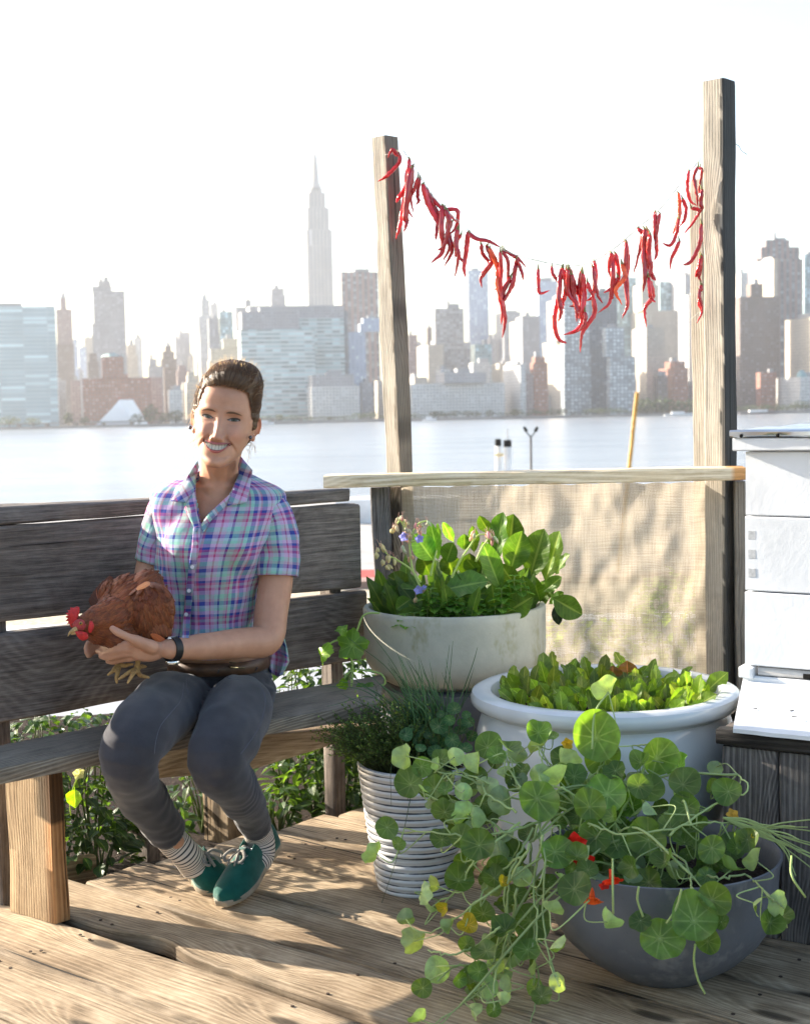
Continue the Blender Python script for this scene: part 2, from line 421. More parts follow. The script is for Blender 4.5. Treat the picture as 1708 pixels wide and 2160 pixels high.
c3 = G(290, 1822, -.08)+Vector((0, .05, 0)); vpost('leg', c3, c3+Vector((0, .04, .42)), .12, .05, ga, M_bench, bench, col=(.5, .45, .4))
for s_, o_ in ((.02, -.05), (1.12, -.05), (-.8, -.05)):
    p = bl(s_, o_, -.1); vpost('back_post', p, p+Vector((0, 0, 1.0)), .045, .05, math.atan2(bu.y, bu.x), M_bench, bench)
# small timber edging left of the leg
m = MB(); board(m, G(-120, 1895, -.05), G(200, 1835, -.05), .04, .09); tag(m.build('timber_edging', M_leg), 'reddish timber edging board on the soil behind the bench leg', 'edging board')
# ------------------------------------------------------------------ fence posts / rail / burlap
pa = R_(41)
def postcol(seed, dark=.28, wav=.010):
    def f(v): return None
    return f
def tallpost(name, top, bot, Yt, Yb, size, label, darkface, seed, extra=1.0, dark=(.20, .21, .225)):
    T = P(*top, Yt); B = P(*bot, Yb); d = (B-T).normalized(); B2 = B + d*((B.z+.1)/max(.01, -d.z))
    m = MB(); ax = Vector((math.cos(pa), -math.sin(pa), 0)); ay = Vector((math.sin(pa), math.cos(pa), 0))
    board(m, B2, T, size, size, upv=ay, rough=.002, seg=160, bev=.003, ns=10)
    # lit face normal is -x'ish ; darker weathered skin on the right-hand face with a wavy torn edge
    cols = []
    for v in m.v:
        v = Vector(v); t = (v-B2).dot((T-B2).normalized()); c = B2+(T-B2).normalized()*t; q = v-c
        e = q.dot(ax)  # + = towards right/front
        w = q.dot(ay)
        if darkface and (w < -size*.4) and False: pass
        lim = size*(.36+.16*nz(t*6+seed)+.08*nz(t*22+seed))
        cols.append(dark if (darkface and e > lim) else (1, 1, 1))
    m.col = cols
    return tag(m.build(name, M_post), label, 'post')
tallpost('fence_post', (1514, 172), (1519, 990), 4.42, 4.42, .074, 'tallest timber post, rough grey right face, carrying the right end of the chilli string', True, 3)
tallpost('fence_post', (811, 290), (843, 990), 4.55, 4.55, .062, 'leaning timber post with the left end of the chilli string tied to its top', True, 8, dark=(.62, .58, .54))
tallpost('fence_post', (1474, 380), (1483, 990), 4.62, 4.62, .05, 'thin pale timber post standing just behind the tallest post', False, 5)
def shortpost(px0, px1, pyt, pxb0, pxb1, pyb, Y, label, mat, col, sy=.08):
    T = P((px0+px1)/2, pyt, Y); B = P((pxb0+pxb1)/2, pyb, Y); d = (B-T).normalized(); B = T+d*((T.z+.1)/-d.z)
    m = MB(); board(m, B, T, (px1-px0)*Y/3000, sy, upv=Vector((.1, 1, 0)), rough=.003, seg=50, col=col)
    return tag(m.build('fence_post', mat), label, 'post')
shortpost(785, 822, 1026, 795, 835, 1280, 4.50, 'short dark grey post under the left end of the pale top rail', M_grey, (1.0, 1.05, 1.15), .10)
shortpost(824, 846, 1026, 836, 858, 1280, 4.53, 'narrow brown batten beside the short dark post under the rail', M_grey, (1.6, 1.4, 1.2))
shortpost(1543, 1568, 1014, 1552, 1572, 1440, 4.40, 'narrow grey post squeezed between the tallest post and the white beehive', M_post, (.75, .72, .70))
rail_a, rail_b = P(686, 1015, 4.42), P(1568, 998, 4.32)
m = MB(); board(m, rail_a, rail_b, .092, .039, seg=80, rough=.0022, bev=.004)
m.col = [((.85, .52, .28) if (Vector(v)-rail_b).length < .062 and nz(v[2]*60) > -.4 else (1, 1, 1)) for v in m.v]
tag(m.build('top_rail', M_rail), 'pale sunlit timber rail lying across the top of the burlap screen', 'rail')
def burlap_mat():
    t = NT('burlap'); a = t.attr().outputs['Vector']
    wp = t.noise(t.mapping(a, (5, 5, 5)), 1, 3, .5)
    sep = t.new('ShaderNodeSeparateXYZ'); t.l(a, sep.inputs[0])
    nx = t.noise(t.mapping(a, (260, 7, 1)), 1, 4, .7); ny = t.noise(t.mapping(a, (7, 260, 1)), 1, 4, .7)
    thick = t.math('ADD', t.math('MULTIPLY', nx, .5), t.math('MULTIPLY', ny, .5))
    c = t.ramp(thick, [(.30, (.24, .195, .145)), (.50, (.415, .36, .285)), (.70, (.55, .49, .39))])
    fx = t.math('SINE', t.math('ADD', t.math('MULTIPLY', sep.outputs[0], 2*math.pi/.0042), t.math('MULTIPLY', wp, 26)))
    fy = t.math('SINE', t.math('ADD', t.math('MULTIPLY', sep.outputs[1], 2*math.pi/.0046), t.math('MULTIPLY', wp, 22)))
    hole = t.math('MULTIPLY', t.math('ADD', t.math('MULTIPLY', fx, .5), .5), t.math('ADD', t.math('MULTIPLY', fy, .5), .5))
    big = t.noise(t.mapping(a, (3.5, 3.5, 1), (2, 9, 0)), 1, 3, .6)
    thr = t.math('ADD', .70, t.math('MULTIPLY', big, -.35))
    hm = t.math('GREATER_THAN', hole, t.math('ADD', thr, t.math('MULTIPLY', thick, .35)))
    t.set(.9, .1, 0, c)
    t.bump(thick, .5, .004)
    tl = t.new('ShaderNodeBsdfTranslucent'); t.l(c, tl.inputs[0])
    mx = t.new('ShaderNodeMixShader'); mx.inputs[0].default_value = .45; t.l(t.b.outputs[0], mx.inputs[1]); t.l(tl.outputs[0], mx.inputs[2])
    tr = t.new('ShaderNodeBsdfTransparent'); m2 = t.new('ShaderNodeMixShader'); t.l(hm, m2.inputs[0]); t.l(mx.outputs[0], m2.inputs[1]); t.l(tr.outputs[0], m2.inputs[2])
    t.l(m2.outputs[0], t.out.inputs['Surface']); return t.m
mb = MB(); x0, x1 = P(846, 1020, 4.47).x, P(1500, 1010, 4.42).x; zt = .945
nx_, nz_ = 130, 90; vs = []; bc = []
for j in range(nz_+1):
    for i in range(nx_+1):
        f = i/nx_; g = j/nz_; x = x0+(x1-x0)*f; z = zt-g*.78
        fold = .007*math.sin(f*26+4*nz(g*3, f*2))*(1-g*.5)+.026*nz(f*5, g*2.2)+.013*nz(f*13+g*5, g*6-f*3)+.005*nz(f*30, g*14)+.010*math.exp(-((f-.86)/.035)**2)*math.sin(g*9)
        y = 4.475+(4.425-4.475)*f+fold+.03*math.sin(g*2.6)
        z += .006*nz(f*12, g*2+4)+.004*abs(math.sin(f*40))*(1 if j == 0 else 0)
        vs.append((x+.004*nz(g*5, f*9, 3), y, z)); bc.append((x+.010*nz(f*5, g*5), z+.012*nz(f*5, g*6, 3), 0))
mb.add(vs, [(j*(nx_+1)+i, (j+1)*(nx_+1)+i, (j+1)*(nx_+1)+i+1, j*(nx_+1)+i+1) for j in range(nz_) for i in range(nx_)], bc)
tag(mb.build('burlap_screen', burlap_mat()), 'coarse tan burlap sheet hanging below the pale top rail', 'burlap screen')
# ------------------------------------------------------------------ beehive
M_white = simple('white_paint', (.63, .65, .675), .45, .4, var=.09, scale=6, bump=.12, vcol=True, bscale=60)
M_metal = simple('lid_metal', (.62, .64, .66), .28, .5, 1.0, var=.08, scale=10)
M_dark = simple('dark_gap', (.012, .011, .01), .9, .1)
M_hgrey = wood('hive_grey', (.26, .25, .24), (.42, .41, .40), (.55, .54, .52), 1, .7, .5)
hx = Vector((.848, -.53, 0)).normalized(); hy = Vector((-hx.y, hx.x, 0))
H0 = P(1570, 1405, 3.4); H0.z = 0
hive = empty('beehive', H0, 'stack of white painted hive boxes under a dented metal lid', 'beehive')
HM = Matrix((( hx.x, hy.x, 0, H0.x), (hx.y, hy.y, 0, H0.y), (0, 0, 1, 0), (0, 0, 0, 1)))
def hbox(name, x0, x1, y0, y1, z0, z1, mat, parent=hive, bev=.003, col=None, wob=.0012, n=8):
    m = MB()
    A = HM @ Vector((x0, (y0+y1)/2, (z0+z1)/2)); B = HM @ Vector((x1, (y0+y1)/2, (z0+z1)/2))
    board(m, A, B, y1-y0, z1-z0, rough=wob, bev=bev, seg=n, col=col); return m.build(name, mat, parent)
zt_ = [P(1570, y, 3.4).z for y in (1405, 1247, 1089, 951, 924, 905)]
for i in range(3):
    b = hbox('hive_box', 0+.001*i, .42-.001*(2-i), .0015*i, .5, zt_[i]+.0022, zt_[i+1]-.0012, M_white)
    M_patch = simple('patch_wood', (.44, .45, .46), .7, .2, var=.25, scale=90)
    if i == 1:
        for zz in (.25, .5, .75):
            z = zt_[1]+(zt_[2]-zt_[1])*(1-zz)
            hbox('joint_patch', .009, .027, .0011, .01, z-.011, z+.011, M_patch, b, bev=.0005, wob=0, n=1)
hbox('lid_rim', -.022, .45, -.02, .53, zt_[3]+.001, zt_[4], M_white)
m = MB(); A = HM @ Vector((-.026, .255, (zt_[4]+zt_[5])/2)); B = HM @ Vector((.46, .255, (zt_[4]+zt_[5])/2))
board(m, A, B, .575, zt_[5]-zt_[4], rough=.004, bev=.004, seg=26); lid = m.build('metal_lid', M_metal, hive)
m = MB()
for xx in (.004, .092, .182, .27):
    m = MB(); c = HM @ Vector((xx, -.034, zt_[4]+.006)); tube(m, [c, c-hy*.004], [.0045, .003], 8)
    m.build('screw', M_dark, lid)
zb = zt_[0]
hbox('entrance_bar', .03, .42, .006, .03, zb-.021, zb-.002, M_hgrey)
hbox('entrance_gap', .14, .42, .003, .02, zb-.02, zb-.008, M_dark, bev=.001, wob=0)
hbox('corner_block', -.012, .022, -.012, .05, zb-.028, zb-.001, M_white)
hbox('bottom_board', -.004, .42, -.002, .5, zb-.05, zb-.0225, M_white)
mb = MB()
lb0 = G(1566, 1431, .525); lf0 = G(1545, 1537, .474)
vs = []; n = 12
for i in range(n+1):
    for j in range(9):
        g = j/8; p = lb0.lerp(lf0, g)+hx*(.5*i/n); p.z += .0015*nz(i*.7, j*.5); vs.append(p)
for i in range(n+1):
    for j in range(9): vs.append(vs[i*9+j]-Vector((0, 0, .009)))
N = (n+1)*9
fs = [(i*9+j, i*9+j+1, (i+1)*9+j+1, (i+1)*9+j) for i in range(n) for j in range(8)]
fs += [tuple(q+N for q in f[::-1]) for f in fs]
fs += [(i*9+8, i*9+8+N, (i+1)*9+8+N, (i+1)*9+8) for i in range(n)] + [(j, j+N, j+1+N, j+1) for j in range(8)]
mb.add(vs, fs); mb.build('landing_board', M_white, hive, smooth=False)
for (a, b_) in ((1585, 1496), (1662, 1500), (1668, 1512)):
    mb = MB(); c = G(a, b_, .494); tube(mb, [c, c+hx*.012+Vector((0, 0, .003)), c+hx*.006-hy*.01+Vector((0, 0, .003))], .0011, 5)
    mb.build('staple', M_dark, hive)
# stand
S0 = G(1525, 1962)
st = empty('hive_stand', S0, 'grey weathered plank crate with a black top beam under the white beehive', 'stand')
SM = Matrix(((hx.x, hy.x, 0, S0.x), (hx.y, hy.y, 0, S0.y), (0, 0, 1, 0), (0, 0, 0, 1)))
for i, (a, b_) in enumerate(((0, .125), (.128, .33), (.333, .55))):
    m = MB(); A = SM @ Vector(((a+b_)/2, .015, .002)); B = SM @ Vector(((a+b_)/2, .015, .425)); board(m, A, B, b_-a, .03, upv=hy, rough=.002, seg=16)
    m.build('front_plank', M_grey, st)
m = MB(); A = SM @ Vector((.012, .03, .21)); B = SM @ Vector((.012, .65, .21)); board(m, A, B, .02, .42, rough=.002); m.build('side_plank', M_grey, st)
m = MB(); A = SM @ Vector((-.012, .012, .447)); B = SM @ Vector((.6, .012, .447)); board(m, A, B, .05, .036, rough=.002); m.build('top_beam', M_black, st)
m = MB(); A = SM @ Vector((-.01, .35, .445)); B = SM @ Vector((.6, .35, .445)); board(m, A, B, .62, .032, rough=.002); m.build('top_panel', M_bench, st)
# ------------------------------------------------------------------ pots
def conc(name, c, stain, r=.8, sc_=5):
    t = NT(name); tc = t.new('ShaderNodeTexCoord').outputs['Object']
    n = t.noise(tc, sc_, 6, .65); c1_ = t.ramp(n, [(.3, tuple(x*.78 for x in c)), (.7, tuple(x*1.15 for x in c))])
    n2 = t.ramp(t.noise(t.mapping(tc, (5, 5, 3), (3.1, 2, 1)), 1, 5, .75), [(.55, 0.0), (.64, 1.0)])
    cc_ = t.mix(t.math('MULTIPLY', n2, .8), c1_, stain)
    sp = t.ramp(t.noise(tc, 140, 2), [(.70, 0.0), (.76, 1.0)]); cc_ = t.mix(t.math('MULTIPLY', sp, .4), cc_, tuple(x*.4 for x in c))
    t.set(r, .3, 0, cc_); t.bump(t.noise(tc, 60, 5), .25, .004); return t.m
M_conc = conc('pale_concrete', (.47, .46, .38), (.33, .31, .19)); M_dconc = conc('dark_concrete', (.10, .105, .115), (.07, .07, .08))
M_bowl = conc('grey_bowl', (.105, .11, .125), (.19, .19, .195), .65, 4)
M_glaze = simple('white_glaze', (.52, .55, .565), .16, .5, var=.05, scale=12)
def glz():
    t = NT('striped_glaze'); a = t.attr().outputs['Vector']; sep = t.new('ShaderNodeSeparateXYZ'); t.l(a, sep.inputs[0])
    n = t.noise(t.mapping(a, (6, 6, 30)), 1, 4); s = t.math('SINE', t.math('ADD', t.math('MULTIPLY', sep.outputs[2], 2*math.pi/.0174), t.math('MULTIPLY', n, 1.2)))
    s = t.math('MULTIPLY', s, -1)
    br = t.noise(t.mapping(a, (9, 9, 9)), 1, 4, .7); k = t.ramp(t.math('ADD', s, t.math('MULTIPLY', t.math('SUBTRACT', br, .5), .9)), [(.80, 0.0), (.93, 1.0)])
    t.set(.28, .4, 0, t.mix(k, (.54, .54, .54), (.035, .04, .055))); return t.m
M_stripe = glz(); M_psoil = M_soil
def pot(name, c, prof, mat, label, cat, soil_r, soil_z, n=96, partname='body'):
    e = empty(name, (c[0], c[1], prof[0][1]), label, cat)
    m = MB(); lathe(m, (c[0], c[1], 0), prof, n); m.build(partname, mat, e)
    m = MB(); k = 40; vs = [Vector((c[0], c[1], soil_z+.01))]
    for r in range(1, 9):
        for i in range(k):
            a = 2*math.pi*i/k; rr = soil_r*r/8; vs.append(Vector((c[0]+rr*math.cos(a), c[1]+rr*math.sin(a), soil_z+.012*nz(rr*30+c[0]*9, a*4)+.01*(1-(r/8)**2))))
    fs = [(0, 1+i, 1+(i+1) % k) for i in range(k)]
    for r in range(7): fs += [(1+r*k+i, 1+(r+1)*k+i, 1+(r+1)*k+(i+1) % k, 1+r*k+(i+1) % k) for i in range(k)]
    m.add(vs, fs); m.build('soil', M_soil, e); return e
PC = (.137, 4.10); PW = (.489, 3.52); PS = (.014, 3.50); PB = (.522, 2.93)
pot('concrete_planter', PC, [(.12, .40), (.19, .405), (.235, .43), (.258, .465), (.264, .50), (.264, .60), (.265, .618), (.261, .624), (.248, .624), (.243, .618), (.240, .56)], M_conc,
    'round pale concrete planter full of tall leafy greens, raised on a dark plinth', 'planter', .243, .575)
m = MB(); lathe(m, (PC[0], PC[1], 0), [(.21, .0), (.22, .01), (.225, .2), (.235, .36), (.232, .398), (.2, .404)], 64, True, True); tag(m.build('plinth', M_dconc), 'dark round concrete plinth beneath the pale concrete planter', 'plinth')
pot('glazed_pot', PW, [(.19, .0), (.215, .005), (.25, .06), (.285, .15), (.312, .25), (.322, .33), (.320, .385), (.308, .425), (.300, .438), (.306, .446), (.325, .450), (.333, .458), (.3345, .472), (.330, .484), (.318, .490), (.295, .491), (.284, .487), (.279, .475), (.277, .42)], M_glaze,
    'large white glazed pot with a thick rolled rim, planted with salad greens', 'pot', .28, .445, 128)
pr = []
for i in range(0, 145):
    z = .31*i/144
    base = .098+.047*(z/.31)**.75
    if z < .105: base = .100+.012*math.sin(z/.105*math.pi)*.6+.006*(z/.105)
    r_ = base+.0019*math.sin(2*math.pi*z/.0174)
    pr.append((r_, z))
pr += [(.147, .313), (.146, .3175), (.138, .318), (.133, .313), (.131, .27)]
pot('ribbed_pot', PS, pr, M_stripe, 'ribbed white glazed pot with thin dark stripes, holding herbs and chives', 'pot', .133, .285)
pot('bowl_planter', PB, [(.085, 0), (.105, .004), (.125, .018), (.165, .045), (.205, .085), (.230, .125), (.2385, .165), (.240, .20), (.243, .235), (.248, .256), (.2485, .2605), (.245, .262), (.2405, .258), (.236, .235), (.233, .17)], M_bowl,
    'wide dark grey bowl planter overflowing with nasturtiums', 'planter', .234, .20, 128)
# ------------------------------------------------------------------ water, far shore, city
WZ = -14.0; GZ = -12.2
def water_mat():
    t = NT('river_water'); tc = t.new('ShaderNodeTexCoord').outputs['Object']
    n1 = t.noise(t.mapping(tc, (.06, .20, 1)), 1, 6, .6); n2 = t.noise(t.mapping(tc, (.009, .03, 1)), 1, 3, .5)
    h = t.math('ADD', n1, t.math('MULTIPLY', n2, 1.5))
    c = t.ramp(n2, [(.3, (.17, .19, .21)), (.7, (.24, .26, .28))])
    t.set(.25, .35, 0, c); t.b.inputs['IOR'].default_value = 1.33
    b = t.bump(h, .7, .8); return t.m
mb = MB(); grid(mb, -1500, 1500, 225, 1503, 60, 60, lambda x, y: WZ); tag(mb.build('river', water_mat()), kind='structure')
M_land = simple('far_ground', (.16, .15, .13), .9, .1, var=.3, scale=.02)
mb = MB(); grid(mb, -2600, 2600, 1500, 5200, 8, 8, lambda x, y: GZ); tag(mb.build('far_shore_ground', M_land), kind='structure')
M_wallc = simple('seawall_concrete', (.22, .21, .20), .8, .2, var=.2, scale=.05)
mb = MB(); boxm(mb, -1600, 1600, 1497, 1503, WZ-1, GZ+.9); tag(mb.build('seawall', M_wallc, smooth=False), 'long low grey seawall along the far bank of the river', 'seawall')
mb = MB(); boxm(mb, -1500, -60, 1512, 1524, GZ+3.0, GZ+4.4)
for i in range(48): boxm(mb, -1490+i*30, -1487+i*30, 1514, 1522, GZ-.5, GZ+2.99)
tag(mb.build('elevated_highway', M_wallc, smooth=False), 'grey elevated roadway running behind the far seawall on the left', 'roadway')
M_yard = simple('yard_concrete', (.36, .35, .34), .9, .1, var=.25, scale=.15)
M_water2 = None
mb = MB(); grid(mb, -160, 200, 10.85, 232, 8, 8, lambda x, y: -13.3); tag(mb.build('yard_ground', M_yard), kind='structure')
AR = R_(12)
def bmat(D, px, py_top):  # frame at front-left corner on the ground
    c = P(px, py_top, D); c.z = GZ
    return Matrix(((math.cos(AR), -math.sin(AR), 0, c.x), (math.sin(AR), math.cos(AR), 0, c.y), (0, 0, 1, GZ), (0, 0, 0, 1)))
def topz(px, py, D): return P(px, py, D).z-GZ
F = dict(
 aqua=facade('aqua_glass_bands', (.52, .56, .55), (.26, .36, .36), 9, 4.6, .96, .5, .5),
 aqua2=facade('pale_curtain_wall', (.40, .48, .49), (.33, .43, .45), 26, 4.2, .97, .55, .3, var=.12),
 grey=facade('grey_slab', (.36, .35, .36), (.18, .20, .23), 3.4, 3.3, .55, .5, .2),
 white=facade('white_block', (.55, .54, .52), (.24, .26, .28), 3.6, 3.4, .5, .45, .2),
 cream=facade('cream_masonry', (.50, .44, .36), (.22, .21, .20), 3.4, 3.5, .4, .5, .15),
 mauve=facade('mauve_brick', (.30, .22, .21), (.13, .12, .13), 3.6, 3.6, .45, .55, .15),
 brick=facade('red_brick', (.33, .13, .085), (.26, .22, .20), 3.6, 3.9, .45, .55, .3),
 brown=facade('brown_brick', (.20, .15, .13), (.10, .10, .11), 3.6, 3.4, .5, .5, .2),
 dark=facade('dark_glass_tower', (.16, .18, .21), (.09, .12, .16), 4.4, 3.2, .85, .6, .15),
 stripe=facade('striped_tower', (.27, .19, .18), (.14, .17, .20), 7.5, 3.3, .5, .8, .4),
 grid=facade('window_grid_block', (.34, .31, .29), (.20, .22, .25), 4.2, 3.3, .72, .55, .5),
 gridl=facade('bright_grid_tower', (.20, .23, .26), (.38, .42, .45), 4.4, 4.0, .66, .62, .6),
 esb=facade('limestone_tower', (.50, .47, .44), (.40, .385, .38), 6, 40, .4, .95, .0, var=.05),
 blue=facade('pale_blue_slab', (.40, .46, .56), (.36, .42, .54), 5, 4.0, .5, .85, .3, var=.15),
 teal=facade('teal_glass', (.30, .40, .42), (.24, .36, .40), 4, 4, .9, .8, .3),
)
M_roofg = simple('roof_grey', (.30, .30, .31), .8, .2, scale=.05)
M_copper = simple('copper_roof', (.22, .34, .34), .6, .3, scale=.1)
def building(label, mat, D, tiers, strip=.1, cat='building', extra=None, name='apartment_tower', depth=None, group=None, roof=True):
    """tiers: list of (x0,x1,ytop[,mat]) in photo pixels, widest (lowest) first; each stands on the one before"""
    x0, x1, yt = tiers[0][:3]
    M0 = bmat(D, x0+(x1-x0)*strip, yt)
    e = empty(name, M0 @ Vector((0, 0, 0)), label, cat, group)
    prev = None; zprev = -1.0
    for i, T in enumerate(tiers):
        a, b, y = T[:3]; mt = F[T[3]] if len(T) > 3 else F[mat]
        s = (b-a)*strip; M = bmat(D, a+s, y); wd = (b-a-s)*D/FPX/math.cos(AR); dp = max(12, s*D/FPX/math.sin(AR))
        if depth: dp = depth
        z1 = topz((a+b)/2, y, D); off = 0 if i == 0 else .4*i
        M = M @ Matrix.Translation((0, off*3, 0))
        m = MB(); z0 = zprev if i == 0 else zprev+.02
        boxm(m, 0, wd, 0, dp, z0, z1, M, uvoff=random.Random(i+int(a)).uniform(0, 3))
        m.build('wall' if i == 0 else 'upper_wall', mt, e, smooth=False)
        zprev = z1; prev = (M, wd, dp)
    if roof and prev:
        M, wd, dp = prev; rr = random.Random(int(x0*7)); k = rr.randint(1, 2)
        for q in range(k):
            m = MB(); w_ = wd*rr.uniform(.18, .4); xx = rr.uniform(.05, .95-w_/wd)*wd
            h_ = rr.uniform(2.5, 6); boxm(m, xx, xx+w_, dp*.2+q*.3, dp*.6, zprev+.02, zprev+h_, M); 
            m.build('roof_house', M_roofg, e, smooth=False)
    if extra: extra(e, M, wd, dp, zprev)
    return e
def cone(e, M, x, y, prof, mat, name, n=12):
    m = MB(); c = M @ Vector((x, y, 0)); lathe(m, (c.x, c.y, GZ), prof, n, False, False); m.build(name, mat, e)
S = FPX
def spire_esb(e, M, wd, dp, z):
    u = 2350/FPX; c = wd/2
    zz = lambda py: topz(661, py, 2350)
    cone(e, M, c, dp/2, [(13*u, z), (12*u, zz(392)), (8.5*u, zz(383)), (7*u, zz(360)), (6*u, zz(345)), (5*u, zz(330)), (3*u, zz(322)), (1.1*u, zz(318)), (.7*u, zz(300)), (.35*u, zz(278))], F['esb'], 'mast', 16)
building('very tall stepped stone skyscraper with a tapering mast and antenna, highest on the skyline', 'esb', 2350,
         [(638, 699, 484), (641, 693, 437), (645, 686, 405), (651, 679, 396)], .13, 'skyscraper', spire_esb, 'skyscraper', roof=False)
def sp(h, w, mat=None, n=10, D=1800):
    def f(e, M, wd, dp, z):
        cone(e, M, wd/2, min(dp, wd)/2, [(w*D/FPX, z), (w*.8*D/FPX, z+h*.4*D/FPX), (w*.35*D/FPX, z+h*.75*D/FPX), (.05, z+h*D/FPX)], mat or M_roofg, 'spire', n)
    return f
def tank(frac, D):
    def f(e, M, wd, dp, z):
        u = D/FPX; cone(e, M, wd*frac, dp*.4, [(3*u, z), (3*u, z+13*u), (2.6*u, z+16*u), (.1, z+18*u)], M_roofg, 'water_tank', 10)
    return f
B = building
B('wide pale glass slab at the far left edge of the skyline', 'aqua2', 1560, [(-60, 106, 645)], .03, name='glass_slab_tower', depth=30)
B('slender mauve brick tower with a pointed clock-tower spire', 'mauve', 2100, [(115, 154, 725, 'brown'), (116, 150, 652), (126, 139, 628)], .08, extra=sp(16, 6, D=2100), roof=False)
B('tall grey stepped tower left of the brick hospital, blank upper slabs', 'grey', 1950, [(190, 262, 682), (192, 260, 613), (192, 234, 603), (206, 232, 592)], .06)
B('dark low annex at the foot of the tall grey stepped tower', 'brown', 1900, [(184, 207, 762), (187, 203, 745)], .1)
B('beige art deco tower tapering to a small dark spire', 'cream', 2000, [(258, 293, 790), (262, 290, 748), (266, 286, 728)], .1, extra=sp(18, 5, D=2000), roof=False)
B('red brick hospital complex with raised central block and blue roof', 'brick', 1600, [(166, 312, 797), (213, 268, 790), (213, 259, 752)], .05, name='hospital_building', depth=40,
  extra=lambda e, M, wd, dp, z: cone(e, M, wd/2, 14, [(wd*.56, z), (wd*.5, z+2), (wd*.1, z+5)], M_copper, 'blue_roof', 4))
B('domed dark stone tower with a small cupola above the brick hospital', 'brown', 2050, [(336, 372, 757), (340, 367, 741), (347, 361, 730)], .12, extra=sp(12, 5, D=2050), roof=False)
B('dark brick block beneath the domed stone tower', 'brown', 1750, [(341, 370, 774)], .15)
B('row of narrow brown flats right of the dark brick block', 'mauve', 1800, [(369, 400, 782), (374, 392, 770)], .15)
B('cream stepped flats beside the riverside trees left of the woman', 'cream', 1620, [(380, 425, 806), (386, 420, 792), (392, 410, 784)], .3)
B('grey block between the hospital and the dark brick block', 'grey', 1900, [(306, 342, 772), (312, 330, 757)], .2)
B('low pale house behind the riverside trees', 'white', 1600, [(350, 384, 822)], .2)
B('stepped pale tower with rounded crown, tallest left of the woman head', 'white', 2100, [(411, 462, 705), (412, 444, 665), (420, 442, 632), (424, 436, 623)], .2)
B('white topped block attached to the stepped pale tower', 'white', 2150, [(437, 459, 641)], .3)
B('grey wall block in front of the stepped pale tower', 'grey', 1950, [(437, 461, 671)], .1)
B('small greenish glass tower right of the stepped pale tower', 'teal', 1950, [(460, 490, 657)], .12)
B('pale notched tower with raised corner', 'grey', 2000, [(489, 530, 648), (515, 529, 633)], .2)
B('cream stepped blocks directly behind the woman hair', 'cream', 1700, [(432, 506, 760), (436, 503, 735), (466, 503, 714)], .12)
B('round topped pale tower peeking above the wide hospital block', 'grey', 2300, [(566, 601, 622), (568, 598, 608)], .15)
B('wide grey hospital block with louvred top band and white window bands', 'gridl', 1650, [(520, 722, 670, 'aqua'), (521, 722, 643, 'grey')], .03, name='hospital_building', depth=40, roof=False)
B('pale aqua banded glass block in front of the wide hospital block', 'aqua', 1600, [(499, 660, 694), (503, 628, 656, 'grey')], .05, name='glass_office_block', depth=34)
B('low banded parking block below the wide hospital block', 'aqua', 1560, [(653, 757, 815, 'white'), (655, 745, 790, 'grey')], .03, depth=30)
B('dark side wing on the right of the wide hospital block', 'dark', 1680, [(715, 733, 655)], .1)
B('brown tower with vertical stripes behind the left post', 'stripe', 1900, [(713, 796, 573)], .08, depth=40)
B('pale blue white flats with a curved roof beside the left post', 'blue', 1700, [(732, 770, 700), (757, 808, 682), (764, 806, 670)], .05)
B('pale reddish block just right of the left post', 'mauve', 1900, [(858, 882, 742), (862, 880, 706)], .1)
B('thin dark spired tower between the left post and the water tank building', 'brown', 2200, [(896, 916, 725), (900, 911, 690)], .1, extra=sp(8, 3, D=2200), roof=False)
B('low pinkish block below the thin dark spired tower', 'cream', 1750, [(880, 935, 727)], .4)
B('grey window grid tower with a water tank on its roof', 'grid', 1800, [(914, 992, 722), (915, 978, 650)], .03, extra=tank(.5, 1800))
B('plain pale blue slab tower between the chilli clusters', 'blue', 2250, [(983, 1029, 570)], .10)
B('small glass block at the foot of the pale blue slab tower', 'teal', 1850, [(992, 1037, 726)], .2)
B('white low block in front of the small glass block', 'white', 1700, [(990, 1035, 765)], .15)
B('long low riverside hospital with window bands', 'aqua', 1545, [(863, 1066, 808, 'white'), (935, 1026, 785, 'grey')], .02, name='hospital_building', depth=40)
B('small white cube on the roof line left of the long low hospital', 'white', 1600, [(920, 950, 780)], .3)
B('grey stepped tower behind the white curved block', 'grey', 2200, [(1046, 1100, 700), (1050, 1098, 658)], .3)
B('slanting cream block right of the grey stepped tower', 'cream', 2100, [(1080, 1112, 676)], .5)
B('broad grey office tower under the chilli clusters', 'grey', 2000, [(1098, 1138, 666)], .06)
B('pale tower half hidden by hanging chillies', 'blue', 2300, [(1131, 1177, 592)], .08)
B('low tan terraces behind the white riverside block', 'cream', 1750, [(1040, 1072, 766)], .4)
B('bright white riverside block with a stepped roof', 'white', 1560, [(1070, 1108, 768), (1073, 1098, 762)], .7)
B('brown riverside block beside the bright white one', 'mauve', 1570, [(1096, 1124, 788)], .3)
B('red brick riverside tower with a dark roof', 'brick', 1575, [(1121, 1155, 765), (1126, 1150, 752)], .1)
B('sunlit cream edged tower left of the twin glass towers', 'cream', 1640, [(1162, 1212, 716), (1163, 1188, 630)], .8)
B('bright window grid tower above the cream edged one', 'gridl', 1620, [(1184, 1246, 748), (1184, 1244, 605)], .08)
B('dark blue slab between the window grid towers', 'dark', 1660, [(1232, 1302, 612)], .04, depth=30)
B('right twin of the window grid towers', 'gridl', 1600, [(1284, 1341, 752), (1276, 1318, 690)], .04)
B('blue grey tower rising behind the twin grid towers', 'teal', 2000, [(1288, 1342, 585)], .06)
